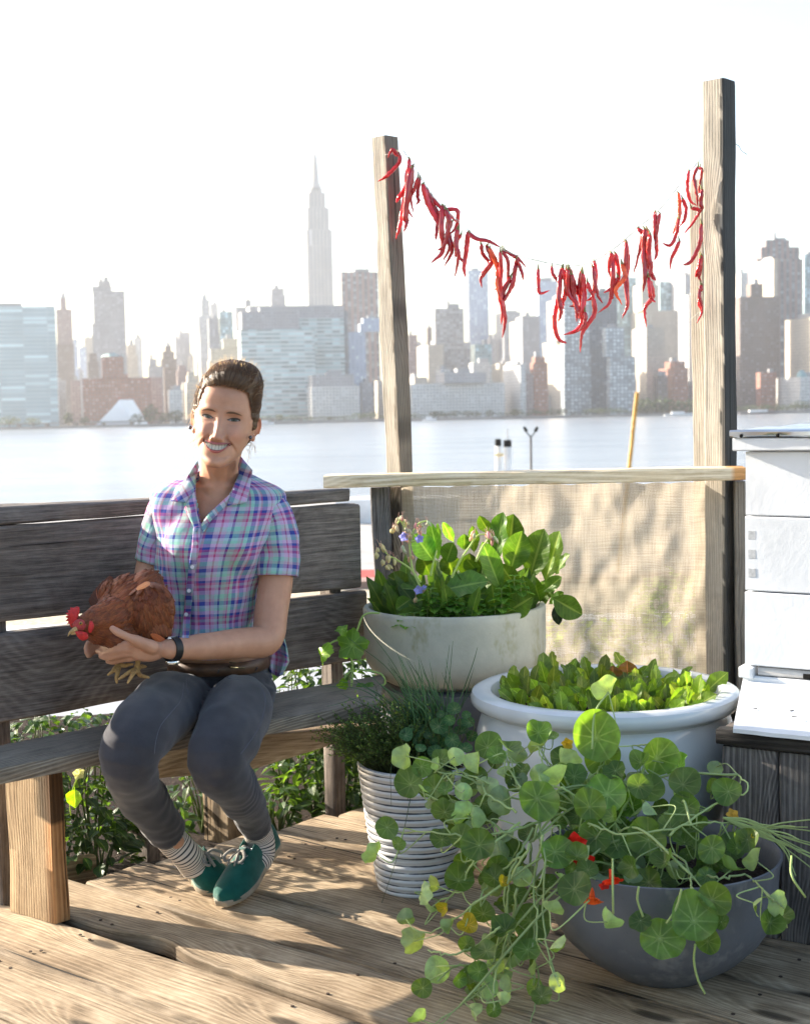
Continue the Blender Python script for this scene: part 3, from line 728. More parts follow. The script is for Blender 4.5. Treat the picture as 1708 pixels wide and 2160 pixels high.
B('cream skyscraper with a pointed crown behind the chillies', 'cream', 1950, [(1341, 1432, 655), (1343, 1390, 600), (1350, 1384, 578)], .22, extra=sp(18, 14, D=1950), roof=False)
B('cream lower block in front of the pointed crown skyscraper', 'cream', 1700, [(1343, 1408, 752), (1346, 1402, 690)], .3)
B('teal glass tower right of the pointed crown skyscraper', 'teal', 2200, [(1388, 1430, 594)], .06)
B('grey tower with a tall thin antenna', 'grey', 2150, [(1428, 1468, 578)], .4, extra=lambda e, M, wd, dp, z: cone(e, M, wd*.4, 10, [(1.2, z), (.6, z+90), (.2, z+150)], M_roofg, 'antenna', 6))
B('white banded tower just left of the thin rear post', 'white', 1800, [(1448, 1480, 622)], .1)
B('low red brown block with a lit gable below the grey tower', 'brick', 1650, [(1402, 1452, 776), (1412, 1446, 762)], .35)
B('dark low block left of the lit gable block', 'brown', 1640, [(1384, 1408, 792)], .1)
B('pale tower seen just right of the tallest post', 'white', 2100, [(1552, 1582, 575)], .3)
B('brown brick housing slab right of the tallest post', 'brown', 1680, [(1555, 1648, 625), (1582, 1610, 598)], .05)
B('massive dark ribbed tower with stepped crown and roof tank', 'stripe', 1780, [(1587, 1697, 545), (1598, 1690, 520), (1612, 1668, 505)], .08, extra=tank(.45, 1780))
B('cream narrow tower in front of the massive dark ribbed tower', 'cream', 1720, [(1608, 1640, 545)], .7)
B('teal edged tower at the right edge of the photo', 'teal', 1900, [(1690, 1745, 535)], .1)
B('sunlit cream tower at the right edge behind the hive', 'cream', 1640, [(1688, 1740, 668)], .5)
B('low pale building with a small green dome near the right edge', 'white', 1580, [(1664, 1740, 795)], .3, extra=lambda e, M, wd, dp, z: cone(e, M, wd*.2, 8, [(6, z), (5, z+4), (2.5, z+7), (.1, z+8)], M_copper, 'green_dome', 12))
B('pink brown low block under the brown brick housing slab', 'brick', 1620, [(1600, 1638, 785)], .1)
rr = random.Random(11)
xs = -30
while xs < 1740:
    wpx = rr.uniform(24, 46); top = rr.uniform(792, 835) if xs > 840 or xs < 400 else rr.uniform(800, 838)
    B('hazy low block filling the gaps at the foot of the far skyline', rr.choice(['grey', 'cream', 'mauve', 'white', 'grid']), rr.uniform(1690, 1720), [(xs, xs+wpx, top)], rr.uniform(.1, .4), group='low blocks at the foot of the far skyline', name='low_block')
    xs += wpx*rr.uniform(.9, 1.25)
for i in range(60):
    xs = rr.choice([rr.uniform(105, 200), rr.uniform(255, 440), rr.uniform(855, 1190), rr.uniform(855, 1190), rr.uniform(1300, 1480), rr.uniform(1555, 1690)]); wpx = rr.uniform(10, 30)
    B('faint distant mid-rise poking between the towers', rr.choice(['grey', 'cream', 'white', 'blue']), rr.uniform(2200, 2700), [(xs, xs+wpx, rr.uniform(700, 785))], rr.uniform(.1, .4), group='faint distant mid-rises between the towers', name='distant_block')
# white tent
m = MB(); e = empty('marquee_tent', G(236, 878, WZ), 'large white peaked tent on the left riverbank in front of the brick hospital', 'tent')
D = 1530; a, b_, c_ = P(200, 877, D), P(280, 872, D), P(250, 843, D); gz = GZ
vs = [Vector((a.x, D, gz)), Vector((b_.x, D, gz)), Vector((c_.x, D+6, c_.z)), Vector((a.x+9, D+42, gz)), Vector((b_.x+9, D+42, gz)), Vector((c_.x+9, D+36, c_.z)),
      Vector((a.x*.3+c_.x*.7, D+3, gz+(c_.z-gz)*.66)), Vector((b_.x*.3+c_.x*.7, D+3, gz+(c_.z-gz)*.70))]
m.add(vs, [(0, 1, 7, 2, 6), (0, 6, 2, 5, 3), (1, 4, 5, 2, 7), (3, 5, 4)]); m.build('canopy', simple('tent_fabric', (.8, .8, .8), .6), e, smooth=False)
m = MB(); tube(m, [Vector((c_.x, D+6, c_.z)), Vector((c_.x, D+6, c_.z+3))], .5, 6); m.build('red_finial', simple('tent_red', (.5, .05, .03)), e)
# far trees and boats
def leafmat(name, c, tr=.35, var=.35, rough=.5, vein=None, scale=20, spec=.4):
    t = NT(name); tc = t.new('ShaderNodeTexCoord').outputs['Object']
    n = t.noise(tc, scale, 4); cc = t.ramp(n, [(.3, tuple(x*(1-var) for x in c)), (.7, tuple(x*(1+var) for x in c))])
    cc = t.mix(1.0, cc, t.attr('col').outputs['Color'], 'MULTIPLY')
    t.set(rough, spec, 0, cc)
    tl = t.new('ShaderNodeBsdfTranslucent')
    lc = t.mix(1.0, cc, (1.25, 1.5, .35), 'MULTIPLY'); t.l(lc, tl.inputs[0])
    mx = t.new('ShaderNodeMixShader'); mx.inputs[0].default_value = tr; t.l(t.b.outputs[0], mx.inputs[1]); t.l(tl.outputs[0], mx.inputs[2]); t.l(mx.outputs[0], t.out.inputs['Surface'])
    return t.m
M_ftree = leafmat('far_tree_foliage', (.045, .065, .025), .3, .4, scale=.3)
M_trunk = simple('bark', (.10, .075, .055), .9, .1)
def fartree(px, py, D, hpx, wpx, label, group=None, seed=0):
    r = random.Random(seed); u = D/FPX; c = P(px, py, D); c.z = GZ
    e = empty('riverside_tree', c, label, 'tree', group); m = MB()
    for k in range(int(240)):
        while True:
            a, b, q = r.uniform(-1, 1), r.uniform(-1, 1), r.uniform(-1, 1)
            if a*a+b*b+q*q < 1 and nz(a*2+seed, b*2, q*2) > -.25: break
        ctr = c+Vector((a*wpx/2*u, b*wpx/2*u, (hpx*.58+q*hpx*.42)*u)); s = u*hpx*.09
        vs = [ctr+Vector((r.uniform(-s, s), r.uniform(-s, s), r.uniform(-s, s))) for _ in range(4)]
        g = r.uniform(.6, 1.4); m.add(vs, [(0, 1, 2, 3)], None, (g, g, g))
    m.build('crown', M_ftree, e)
    m = MB(); tube(m, [c, c+Vector((0, 0, hpx*.6*u))], [hpx*.05*u, hpx*.02*u], 6); m.build('trunk', M_trunk, e)
k = 0
for (x, y, h, w_, lb) in ((1362, 852, 34, 44, 'leftmost of the dark riverside trees beside the orange pile'), (1395, 852, 36, 48, 'tall dark riverside tree right of the orange pile'), (1428, 850, 28, 40, 'rounded riverside tree below the lit gable block'),
                          (1462, 850, 32, 44, 'yellow green riverside tree just left of the thin rear post'), (318, 870, 42, 34, 'tall dark riverside tree right of the red brick hospital'), (348, 872, 26, 34, 'small riverside tree beside the low pale house'),
                          (372, 872, 30, 30, 'olive riverside tree just left of the woman ear'), (292, 878, 24, 40, 'bushy tree at the right end of the white tent'), (145, 872, 30, 20, 'small dark tree between glass slab and brick hospital'),
                          (178, 876, 20, 22, 'yellowish tree at the left corner of the brick hospital'), (20, 880, 24, 50, 'low trees at the foot of the wide glass slab'), (70, 880, 20, 40, 'second low clump at the foot of the wide glass slab'),
                          (1690, 846, 22, 50, 'dark low tree behind the hive lid'), (925, 868, 18, 26, 'small tree by the long low hospital'), (1084, 852, 18, 22, 'small tree at the foot of the bright white block')):
    k += 1; fartree(x, y, 1512, h, w_, lb, seed=k)
rr = random.Random(5)
xs = 560
while xs < 1740:
    k += 1; fartree(xs, 862, 1508+rr.uniform(0, 6), rr.uniform(9, 17), rr.uniform(24, 44), 'low bush in the planted strip along the far promenade', 'bushes along the far promenade', seed=k); xs += rr.uniform(16, 30)
M_boat = simple('boat_white', (.7, .7, .7), .4, scale=.5); M_hull = simple('barge_hull', (.10, .09, .10), .6, scale=.5)
def boat(px, py, lpx, D, label, hullm, name='motor_yacht'):
    u = D/FPX; c = P(px, py, D); c.z = WZ; e = empty(name, c, label, 'boat'); L = lpx*u
    m = MB(); n = 10; vs = []
    for i in range(n+1):
        f = i/n; x = (f-.5)*L; w_ = L*.10*math.sin(math.pi*min(1, .25+f*.75))**.5 if f < 1 else .05
        vs += [c+Vector((x, -w_, 1.6+f*.8)), c+Vector((x, -w_*.6, -.3)), c+Vector((x, w_*.6, -.3)), c+Vector((x, w_, 1.6+f*.8))]
    fs = [(i*4+j, i*4+4+j, i*4+5+j, i*4+1+j) for i in range(n) for j in range(3)] + [(i*4+3, i*4+7, i*4+4, i*4) for i in range(n)] + [(0, 1, 2, 3)]
    m.add(vs, fs); m.build('hull', hullm, e, smooth=False)
    m = MB(); boxm(m, -L*.25, L*.2, -L*.06, L*.06, 1.9, 4.4, Matrix.Translation(c)); m.build('cabin', M_boat, e, smooth=False)
    m = MB(); tube(m, [c+Vector((0, 0, 4.4)), c+Vector((0, 0, 8.5))], .12, 5); m.build('mast', M_roofg, e)
boat(556, 890, 44, 1440, 'white motor yacht moored just right of the woman head', M_boat)
boat(1430, 862, 60, 1470, 'white ferry moored left of the tallest post', M_boat, 'ferry')
boat(1600, 857, 84, 1470, 'dark hulled barge with a white cabin, right of the tallest post', M_hull, 'barge')
boat(905, 880, 30, 1480, 'small white boat moored right of the left post', M_boat)
# ------------------------------------------------------------------ near yard
M_yellow = simple('pile_yellow', (.50, .27, .06), .6, var=.25, scale=2); M_yel2 = simple('deck_yellow', (.70, .55, .30), .6)
e = empty('loading_columns', P(1061, 990, 150)+Vector((0, 0, -7)), 'pair of white ship exhaust columns with black tops rising from the yard behind the rail', 'ship funnels')
for (x, yt, w_) in ((1050, 926, 13), (1070, 928, 16)):
    u = 150/FPX; t_ = P(x, yt, 150); b_ = P(x, 1000, 150); b_.z = -13.3
    m = MB(); tube(m, [b_, t_-Vector((0, 0, .75))], w_*u/2, 12); f = m.build('column', M_boat, e)
    m = MB(); tube(m, [t_-Vector((0, 0, .74)), t_-Vector((0, 0, .1)), t_], [w_*u/2*1.05, w_*u/2*1.05, w_*u/2*.8], 12); m.build('black_cap', M_dark, f)
m = MB(); boxm(m, P(1042, 965, 150).x, P(1060, 965, 150).x, 149, 149.4, P(1050, 962, 150).z, P(1050, 956, 150).z); m.build('platform', M_yel2, e, smooth=False)
m = MB(); tube(m, [P(1070, 928, 150), P(1070, 905, 150)], .06, 5); m.build('whip_antenna', M_roofg, e)
e = empty('street_lamp', P(1119, 990, 120), 'twin headed lamp post standing in the yard beyond the rail', 'lamp post')
t_ = P(1119, 922, 120); b_ = P(1119, 1010, 120); b_.z = -13.3; m = MB(); tube(m, [b_, t_], [.12, .09], 8); m.build('pole', M_grey, e)
for s_ in (-1, 1):
    m = MB(); q = P(1119+s_*12, 903, 120); tube(m, [t_, t_.lerp(q, .6)+Vector((0, 0, -.15)), q], .05, 6)
    tube(m, [q+Vector((-s_*.12, 0, -.28)), q+Vector((s_*.1, 0, .1))], [.16, .10], 8); m.build('lamp_head', M_dark, e)
m = MB(); q = P(1343, 827, 100); b_ = P(1326, 990, 100); d = (b_-q); board(m, q+d*2.4, q, .26, .26, rough=.01, bev=.05); tag(m.build('mooring_pile', M_yellow), 'tall leaning orange timber pile sticking up behind the rail', 'pile')
m = MB(); boxm(m, 3.2, 5.6, 100, 106, -13.3, -10.9, Matrix.Translation(P(770, 1175, 103)-Vector((4.2, 103, P(770, 1175, 103).z)))); 
tag(m.build('red_skip', simple('skip_red', (.45, .05, .03), .6), smooth=False), 'red skip in the yard glimpsed past the right end of the bench', 'skip')
c = P(757, 1072, 190); m = MB()
lathe(m, (c.x, c.y, c.z), [(1.6*math.sin(math.pi*i/10)+.001, -1.6*math.cos(math.pi*i/10)) for i in range(11)], 16, False); tag(m.build('red_buoy', simple('buoy_red', (.5, .06, .04), .5)), 'red round buoy in the yard glimpsed past the right end of the bench', 'buoy')
m = MB(); c = P(735, 1092, 180); c.z = -13.3; boxm(m, -1.5, 14, -2, 4, 0, 3.0, Matrix.Translation(c)); tag(m.build('storage_shed', M_boat, smooth=False), 'long white shed in the yard behind the red buoy', 'shed')
# haze
mb = MB(); boxm(mb, -2700, 2700, -20, 3300, WZ-2, 470)
t = NT('haze_air'); t.n.remove(t.b); v = t.new('ShaderNodeVolumePrincipled'); v.inputs['Density'].default_value = .00007
v.inputs['Color'].default_value = (.96, .97, 1, 1); v.inputs['Anisotropy'].default_value = .35
t.l(v.outputs[0], t.out.inputs['Volume'])
tag(mb.build('haze', t.m, smooth=False), kind='stuff')
# ------------------------------------------------------------------ organic helpers
from mathutils.bvhtree import BVHTree
def remesh(mb, voxel, smooth=2, fac=.5):
    me = bpy.data.meshes.new('tmp'); me.from_pydata(mb.v, [], mb.f)
    o = bpy.data.objects.new('tmp', me); COL.objects.link(o)
    m = o.modifiers.new('r', 'REMESH'); m.mode = 'VOXEL'; m.voxel_size = voxel; m.use_smooth_shade = True
    if smooth:
        s = o.modifiers.new('s', 'SMOOTH'); s.iterations = smooth; s.factor = fac
    dg = bpy.context.evaluated_depsgraph_get(); out = bpy.data.meshes.new_from_object(o.evaluated_get(dg))
    bpy.data.objects.remove(o); bpy.data.meshes.remove(me); return out
def getco(me):
    a = np.empty(len(me.vertices)*3); me.vertices.foreach_get('co', a); return a.reshape(-1, 3)
def setco(me, a): me.vertices.foreach_set('co', a.ravel()); me.update()
def getno(me):
    a = np.empty(len(me.vertices)*3, dtype=np.float32); me.vertex_normals.foreach_get('vector', a); return a.reshape(-1, 3).astype(float)
def setcol(me, cols, bc=None):
    c = me.attributes.new('col', 'FLOAT_COLOR', 'POINT'); cc = np.ones((len(cols), 4), dtype=np.float32); cc[:, :3] = cols; c.data.foreach_set('color', cc.ravel())
    if bc is not None:
        a = me.attributes.new('bc', 'FLOAT_VECTOR', 'POINT'); a.data.foreach_set('vector', np.asarray(bc, dtype=np.float32).ravel())
def finish(name, me, mat, parent):
    me.materials.clear(); me.materials.append(mat); me.polygons.foreach_set('use_smooth', [True]*len(me.polygons)); me.name = name
    return link(name, me, parent)
def bvh(me):
    return BVHTree.FromPolygons([v.co for v in me.vertices], [p.vertices[:] for p in me.polygons])
def blob(mb, c, r, M=None, n=16):
    c = Vector(c); vs = []
    for i in range(n+1):
        a = math.pi*i/n
        for k in range(2*n):
            b = math.pi*k/n; p = Vector((math.sin(a)*math.cos(b)*r[0], math.sin(a)*math.sin(b)*r[1], math.cos(a)*r[2]))
            vs.append(c+(M @ p if M else p))
    N = 2*n
    mb.add(vs, [(i*N+k, (i+1)*N+k, (i+1)*N+(k+1) % N, i*N+(k+1) % N) for i in range(n) for k in range(N)])
def limb(mb, pts, rad, n=20, sub=8, flat=1.0):
    P_ = spline(pts, sub); r = []
    for i in range(len(P_)):
        f = i/sub; k = min(int(f), len(rad)-2); t = f-k; t = t*t*(3-2*t); r.append(rad[k]*(1-t)+rad[k+1]*t)
    tube(mb, P_, r, n, flat=flat)
    for p, q in ((P_[0], r[0]), (P_[-1], r[-1])): blob(mb, p, (q*.98,)*3, n=8)
def loft(mb, secs, n=48, ex=2.2, col=None, cap=True, uv=None):
    """secs: list of (center, xaxis*halfwidth, yaxis*halfdepth)"""
    vs = []; bc = []
    for j, (c, X, Y) in enumerate(secs):
        for k in range(n):
            a = 2*math.pi*k/n; ca, sa = math.cos(a), math.sin(a)
            x = math.copysign(abs(ca)**(2/ex), ca); y = math.copysign(abs(sa)**(2/ex), sa)
            vs.append(c+X*x+Y*y); bc.append((k/n, j, 0))
    m = len(secs)
    fs = [(i*n+k, i*n+(k+1) % n, (i+1)*n+(k+1) % n, (i+1)*n+k) for i in range(m-1) for k in range(n)]
    if cap: fs += [tuple(range(n))[::-1], tuple((m-1)*n+k for k in range(n))]
    return mb.add(vs, fs, bc, col)
def smooth_secs(secs, sub=6):
    C = spline([s[0] for s in secs], sub); X = spline([s[1] for s in secs], sub); Y = spline([s[2] for s in secs], sub)
    return list(zip(C, X, Y))
def gs(x, s): return np.exp(-(x/s)**2)
# ------------------------------------------------------------------ person
def skin_mat():
    t = NT('skin'); tc = t.new('ShaderNodeTexCoord').outputs['Object']
    n = t.noise(tc, 30, 5); c = t.ramp(n, [(.3, (.43, .212, .128)), (.7, (.52, .272, .170))])
    fr = t.ramp(t.noise(tc, 330, 2), [(.66, 0.0), (.72, 1.0)]); c = t.mix(t.math('MULTIPLY', fr, .22), c, (.33, .15, .08))
    c = t.mix(1.0, c, t.attr('col').outputs['Color'], 'MULTIPLY')
    t.set(.48, .42, 0, c); b = t.b.inputs
    b['Subsurface Weight'].default_value = .18; b['Subsurface Radius'].default_value = (.9, .35, .2); b['Subsurface Scale'].default_value = .008
    t.bump(t.noise(tc, 500, 3), .06, .002); return t.m
M_skin = skin_mat()
person = empty('person', G(470, 1900), 'smiling seated woman in a plaid shirt and grey trousers, holding a brown hen', 'person')
HO = P(465.5, 885.5, 3.40) + Vector((0, .088, 0))
HR = (Matrix.Rotation(R_(9), 3, 'Y') @ Matrix.Rotation(R_(-1.0), 3, 'Z') @ Matrix.Rotation(R_(-2), 3, 'X'))
HS = 1.0
def HL(x, y, z): return HO + HR @ Vector((x, y, z))*HS
hsec = [(-.119, .010, -.088, -.062), (-.115, .022, -.099, -.045), (-.104, .034, -.1025, -.015), (-.088, .0455, -.099, .02), (-.068, .0555, -.096, .05), (-.045, .064, -.094, .068), (-.02, .0695, -.091, .082),
        (0, .0745, -.088, .09), (.03, .0735, -.0925, .097), (.058, .0705, -.091, .098), (.083, .065, -.078, .089), (.103, .049, -.053, .068), (.116, .028, -.022, .038), (.120, .010, .0, .018)]
def hs_mesh(mb, sec, ex=2.25, n=64, dx=0):
    ss = [(HL(dx*max(0, (z-.06)/.08), (f+b)/2, z), HR @ Vector((w_, 0, 0)), HR @ Vector((0, (b-f)/2, 0))) for z, w_, f, b in sec]
    return loft(mb, smooth_secs(ss, 4), n, ex)
body = MB(); hs_mesh(body, hsec)
# ears
for s_ in (-1, 1):
    E = HR @ (Matrix.Rotation(R_(12*s_), 3, 'Y') @ Matrix.Rotation(R_(-30*s_), 3, 'Z') @ Matrix.Rotation(R_(10), 3, 'X'))
    xo = .0695 if s_ > 0 else .0690
    pts = []
    for i in range(15):
        a = R_(-60+270*i/14) ; pts.append(HL(s_*(xo+.0055), .012, -.012)+E @ Vector((s_*.003, -.0120*math.cos(a), .027*math.sin(a))))
    tube(body, pts, [.0034+.001*(i > 10) for i in range(15)], 8)
    blob(body, HL(s_*(xo+.004), .014, -.014), (.006, .014, .024), E, 8)
    blob(body, HL(s_*(xo+.004), .004, -.037), (.005, .007, .009), E, 8)
    blob(body, HL(s_*(xo-.006), .010, -.012), (.010, .014, .022), E, 8)
# neck & torso
nb = P(466, 1012, 3.53)
limb(body, [HL(0, .030, -.035), HL(-.002, .028, -.085), nb+Vector((0, 0, .02)), nb+Vector((-.002, .015, -.06))], [.054, .049, .051, .064], 28)
def TS(cx, cy, hw, dep, D, tilt=0):
    c = P(cx, cy, D); u = D/FPX
    X = Vector((math.cos(R_(-6)), math.sin(R_(-6)), tilt)).normalized()*hw*u; Y = Vector((-math.sin(R_(-6)), math.cos(R_(-6)), 0))*dep
    return (c, X, Y)
tor = [TS(464, 1016, 48, .05, 3.545), TS(464, 1034, 84, .060, 3.55, -.08), TS(460, 1058, 100, .076, 3.55, -.06), TS(455, 1100, 108, .093, 3.545), TS(450, 1160, 101, .104, 3.54), TS(444, 1215, 94, .100, 3.55),
       TS(441, 1270, 86, .088, 3.56), TS(445, 1330, 84, .088, 3.58), TS(458, 1390, 94, .098, 3.60), TS(462, 1440, 108, .115, 3.62)]
loft(body, smooth_secs(tor, 4), 40, 2.3)
# arms (her left = picture right)
shL, elL, wrL = P(590, 1075, 3.54), P(562, 1352, 3.46), P(356, 1369, 3.235)
limb(body, [P(545, 1070, 3.55), P(572, 1108, 3.545), P(583, 1200, 3.52), P(572, 1290, 3.49), P(561, 1348, 3.455), P(505, 1357, 3.40), P(430, 1364, 3.315), P(385, 1368, 3.262), wrL],
     [.028, .035, .0425, .042, .0405, .037, .032, .026, .0235], 24, 8)
shR = P(333, 1070, 3.54)
limb(body, [P(380, 1070, 3.55), P(346, 1104, 3.55), P(325, 1160, 3.56), P(310, 1240, 3.54), P(312, 1315, 3.47), P(285, 1335, 3.41), P(245, 1345, 3.37)], [.026, .031, .035, .036, .034, .030, .024], 20, 6)
def hand(mb, wrist, knu, palm_r, chains, thumb):
    """wrist, list of knuckle points -> palm slab; finger chains and thumb chain, each (pts, radii)"""
    for k in knu: tube(mb, spline([wrist, wrist.lerp(k, .5), k], 5), [.0165, .0155, .0145, .0135, .013, .0125, .012, .0115, .011, .0108, .0105], 12)
    c = sum(knu, Vector())/len(knu)
    blob(mb, wrist.lerp(c, .55), palm_r[0], palm_r[1], 10)
    for pts, r in chains+[thumb]: limb(mb, pts, r, 12, 5)
q = lambda x, y, D: P(x, y, D)
kn = [q(272, 1358, 3.205), q(266, 1369, 3.205), q(264, 1379, 3.21), q(268, 1388, 3.22)]
ax_ = (kn[0]-wrL).normalized()
PM = Matrix((ax_, Vector((0, 0, 1)).cross(ax_).normalized(), ax_.cross(Vector((0, 0, 1)).cross(ax_)).normalized())).transposed()
hand(body, wrL, kn, ((.045, .015, .027), PM),
     [([kn[0], q(246, 1364, 3.215), q(228, 1368, 3.245), q(218, 1366, 3.275)], [.0100, .0092, .0085, .0072]),
      ([kn[1], q(243, 1374, 3.215), q(224, 1378, 3.24), q(208, 1374, 3.275)], [.0100, .0092, .0086, .0073]),
      ([kn[2], q(244, 1384, 3.22), q(228, 1387, 3.235), q(214, 1384, 3.25)], [.0097, .0088, .0082, .0070]),
      ([kn[3], q(250, 1393, 3.23), q(238, 1396, 3.245), q(228, 1395, 3.262)], [.0088, .0078, .0072, .0062])],
     ([q(322, 1366, 3.215), q(293, 1354, 3.188), q(268, 1343, 3.172), q(248, 1333, 3.168), q(238, 1326, 3.170)], [.0165, .0138, .0092, .0092, .0076]))
w2 = q(245, 1345, 3.37); k2 = [q(222, 1338, 3.36), q(220, 1346, 3.355), q(221, 1354, 3.35), q(225, 1361, 3.35)]
hand(body, w2, k2, ((.03, .014, .024), PM),
     [([k, k+Vector((-.022, -.012, -.008)), k+Vector((-.035, -.035, -.018))], [.0095, .0085, .007]) for k in k2],
     ([w2+Vector((-.01, 0, .015)), q(228, 1326, 3.35), q(222, 1318, 3.34)], [.014, .010, .008]))
# legs of the body inside the trousers
hipR, knR, anR = P(405, 1450, 3.60), P(272, 1585, 3.235), P(388, 1797, 3.43)
hipL, knL, anL = P(510, 1450, 3.60), P(455, 1605, 3.215), P(548, 1778, 3.51)
LEG1 = [P(408, 1480, 3.52), P(358, 1490, 3.38), P(310, 1532, 3.20), P(274, 1592, 3.10), P(290, 1665, 3.21), P(330, 1722, 3.33), P(352, 1752, 3.385)]
LEG2 = [P(508, 1482, 3.52), P(502, 1500, 3.40), P(481, 1550, 3.25), P(457, 1606, 3.16), P(500, 1668, 3.27), P(527, 1712, 3.40), P(540, 1742, 3.46)]
limb(body, LEG1+[P(386, 1795, 3.44)], [.066, .070, .066, .058, .044, .032, .026, .024], 16, 6)
limb(body, LEG2+[P(550, 1780, 3.50)], [.066, .070, .066, .056, .043, .030, .026, .024], 16, 6)
bm_ = remesh(body, .0026, 3, .6)
co = getco(bm_)
Rm = np.array(HR); loc = (co-np.array(HO)) @ Rm   # local head coordinates
x, y, z = loc[:, 0], loc[:, 1], loc[:, 2]
inh = (z > -.135) & (z < .13) & (np.abs(x) < .1) & (y > -.14) & (y < .13)
front = np.where(inh, 1/(1+np.exp((y+.045)/.008)), 0)*np.clip((z+.135)/.02, 0, 1)
ax = np.abs(x)
dy = np.zeros_like(x)
# nose
prof = np.interp(z, [-.062, -.056, -.050, -.044, -.036, -.02, -.004, .010, .022], [0, .005, .0175, .0205, .0172, .0110, .0058, .003, 0])
wx = np.interp(z, [-.06, -.048, -.035, -.015, .01], [.0140, .0122, .0100, .0085, .0105])
dy += prof*np.exp(-np.abs(x/wx)**2.3)
dy += .0085*gs(ax-.0135, .0055)*gs(z+.0485, .0070)
dy -= .004*gs(ax-.021, .004)*gs(z+.047, .009)
# sockets, brows, lids
dy -= .0095*gs(ax-.031, .0165)*gs(z-.002, .0105)
dy += .0052*gs(ax-.031, .0125)*gs(z+.001, .0060)
dy += .0040*gs(ax-.030, .022)*gs(z-.0205, .008)
dy -= .0018*gs(ax-.032, .014)*gs(z+.0105, .0028)
# smiling cheeks, folds
dy += .0100*gs(ax-.041, .017)*gs(z+.036, .017)
fold = np.interp(z, [-.085, -.072, -.058, -.047], [.0445, .0430, .0335, .0215])
dy -= .0046*gs(ax-fold, .0048)*np.clip((z+.092)/.02, 0, 1)*np.clip((-.040-z)/.008, 0, 1)
dy += .0025*gs(ax-fold-.009, .006)*gs(z+.065, .02)
dy -= .0035*gs(ax-.0515, .010)*gs(z+.080, .018)
# mouth mound, chin
dy += .0050*gs(x, .030)*gs(z+.066, .020)
dy -= .0030*gs(x, .02)*gs(z+.0925, .006)
dy += .0055*gs(x, .016)*gs(z+.107, .011)
mc = lambda xx: -.0635+.0075*(xx/.035)**2   # lower edge of the upper lip
ml = lambda xx: -.0775+.0215*(np.abs(xx)/.036)**2.0  # upper edge of the lower lip
inside = (z < mc(x)-.0005) & (z > ml(x)+.0005) & (ax < .036)
dy -= np.where(inside, .006, 0)
dy += .002*gs(x, .05)*gs(z-.06, .02)
loc[:, 1] -= dy*front
# hollow of the ears
co2 = np.array(HO)+loc @ Rm.T
co = np.where(inh[:, None], co2, co)
# collar bones, elbow, knuckles: light noise
# throat / sternocleidomastoid and clavicles
nbn = np.array(nb)
rel = co-nbn
m_ = (rel[:, 2] < .06) & (rel[:, 2] > -.09) & (rel[:, 1] < 0) & (np.abs(rel[:, 0]) < .09)
cl = .0045*gs(rel[:, 2]+.012+.10*np.abs(rel[:, 0]), .007)*gs(np.abs(rel[:, 0])-.045, .035)-.006*gs(rel[:, 0], .014)*gs(rel[:, 2]+.004, .016)
st_ = .0040*gs(np.abs(rel[:, 0])-.012-.35*np.clip(rel[:, 2]+.01, 0, .1), .006)*np.clip((rel[:, 2]+.01)/.02, 0, 1)
co[:, 1] -= np.where(m_, cl+st_, 0)
setco(bm_, co)
cols = np.ones((len(co), 3))
def tint(mask, c):
    global cols
    cols = cols*(1-mask[:, None])+cols*np.array(c)*mask[:, None]
fm = front
tint(fm*.55*gs(ax-.043, .018)*gs(z+.036, .016), (1.0, .72, .68))
tint(fm*.5*gs(x, .012)*gs(z+.045, .010), (1.0, .78, .74))
tint(fm*.5*np.clip(gs(ax-.031, .018)*gs(z-.001, .012), 0, 1), (.80, .68, .66))
tint(np.where(inside, front, 0), (.12, .04, .035))
tint(np.where(inh, gs(ax-.084, .008)*gs(z+.01, .04), 0)*.6, (1.05, .55, .42))
hn = np.linalg.norm(co-np.array(q(236, 1325, 3.168)), axis=1); tint(gs(hn, .010)*.3, (1.0, .8, .8))
setcol(bm_, cols)
skin = finish('body', bm_, M_skin, person)
BV = bvh(bm_)
def onface(xx, zz, off=0):
    o = HL(xx, -.2, zz); d = HR @ Vector((0, 1, 0)); h = BV.ray_cast(o, d, .3)
    if h[0] is None: return HL(xx, -.09-off, zz)
    return h[0]-d*off
def fpatch(name, pts_fn, nu, nv, mat, colfn=None, off=.001, close=False, parent=None):
    """pts_fn(u,v)->(x,z,extra offset); conforms to the face"""
    m = MB(); vs = []; cs = []
    for j in range(nv+1):
        for i in range(nu+1):
            a, b, o = pts_fn(i/nu, j/nv); vs.append(onface(a, b, off+o)); cs.append(colfn(i/nu, j/nv) if colfn else (1, 1, 1))
    m.add(vs, [(j*(nu+1)+i, j*(nu+1)+i+1, (j+1)*(nu+1)+i+1, (j+1)*(nu+1)+i) for j in range(nv) for i in range(nu)], None, cs)
    return m.build(name, mat, parent or person, sharp=None)
M_hairdk = simple('brow_hair', (.055, .032, .02), .6, .3)
M_lip = simple('lip', (.40, .12, .105), .32, .5, var=.08, scale=200)
def vm(name, r, spec=.5):
    t = NT(name); t.set(r, spec, 0, t.attr('col').outputs['Color']); return t.m
M_eye = vm('eye_surface', .3, .3); M_teeth = vm('teeth_enamel', .4, .25); M_mouth = simple('mouth_dark', (.05, .012, .01), .6)
HB_ = 1
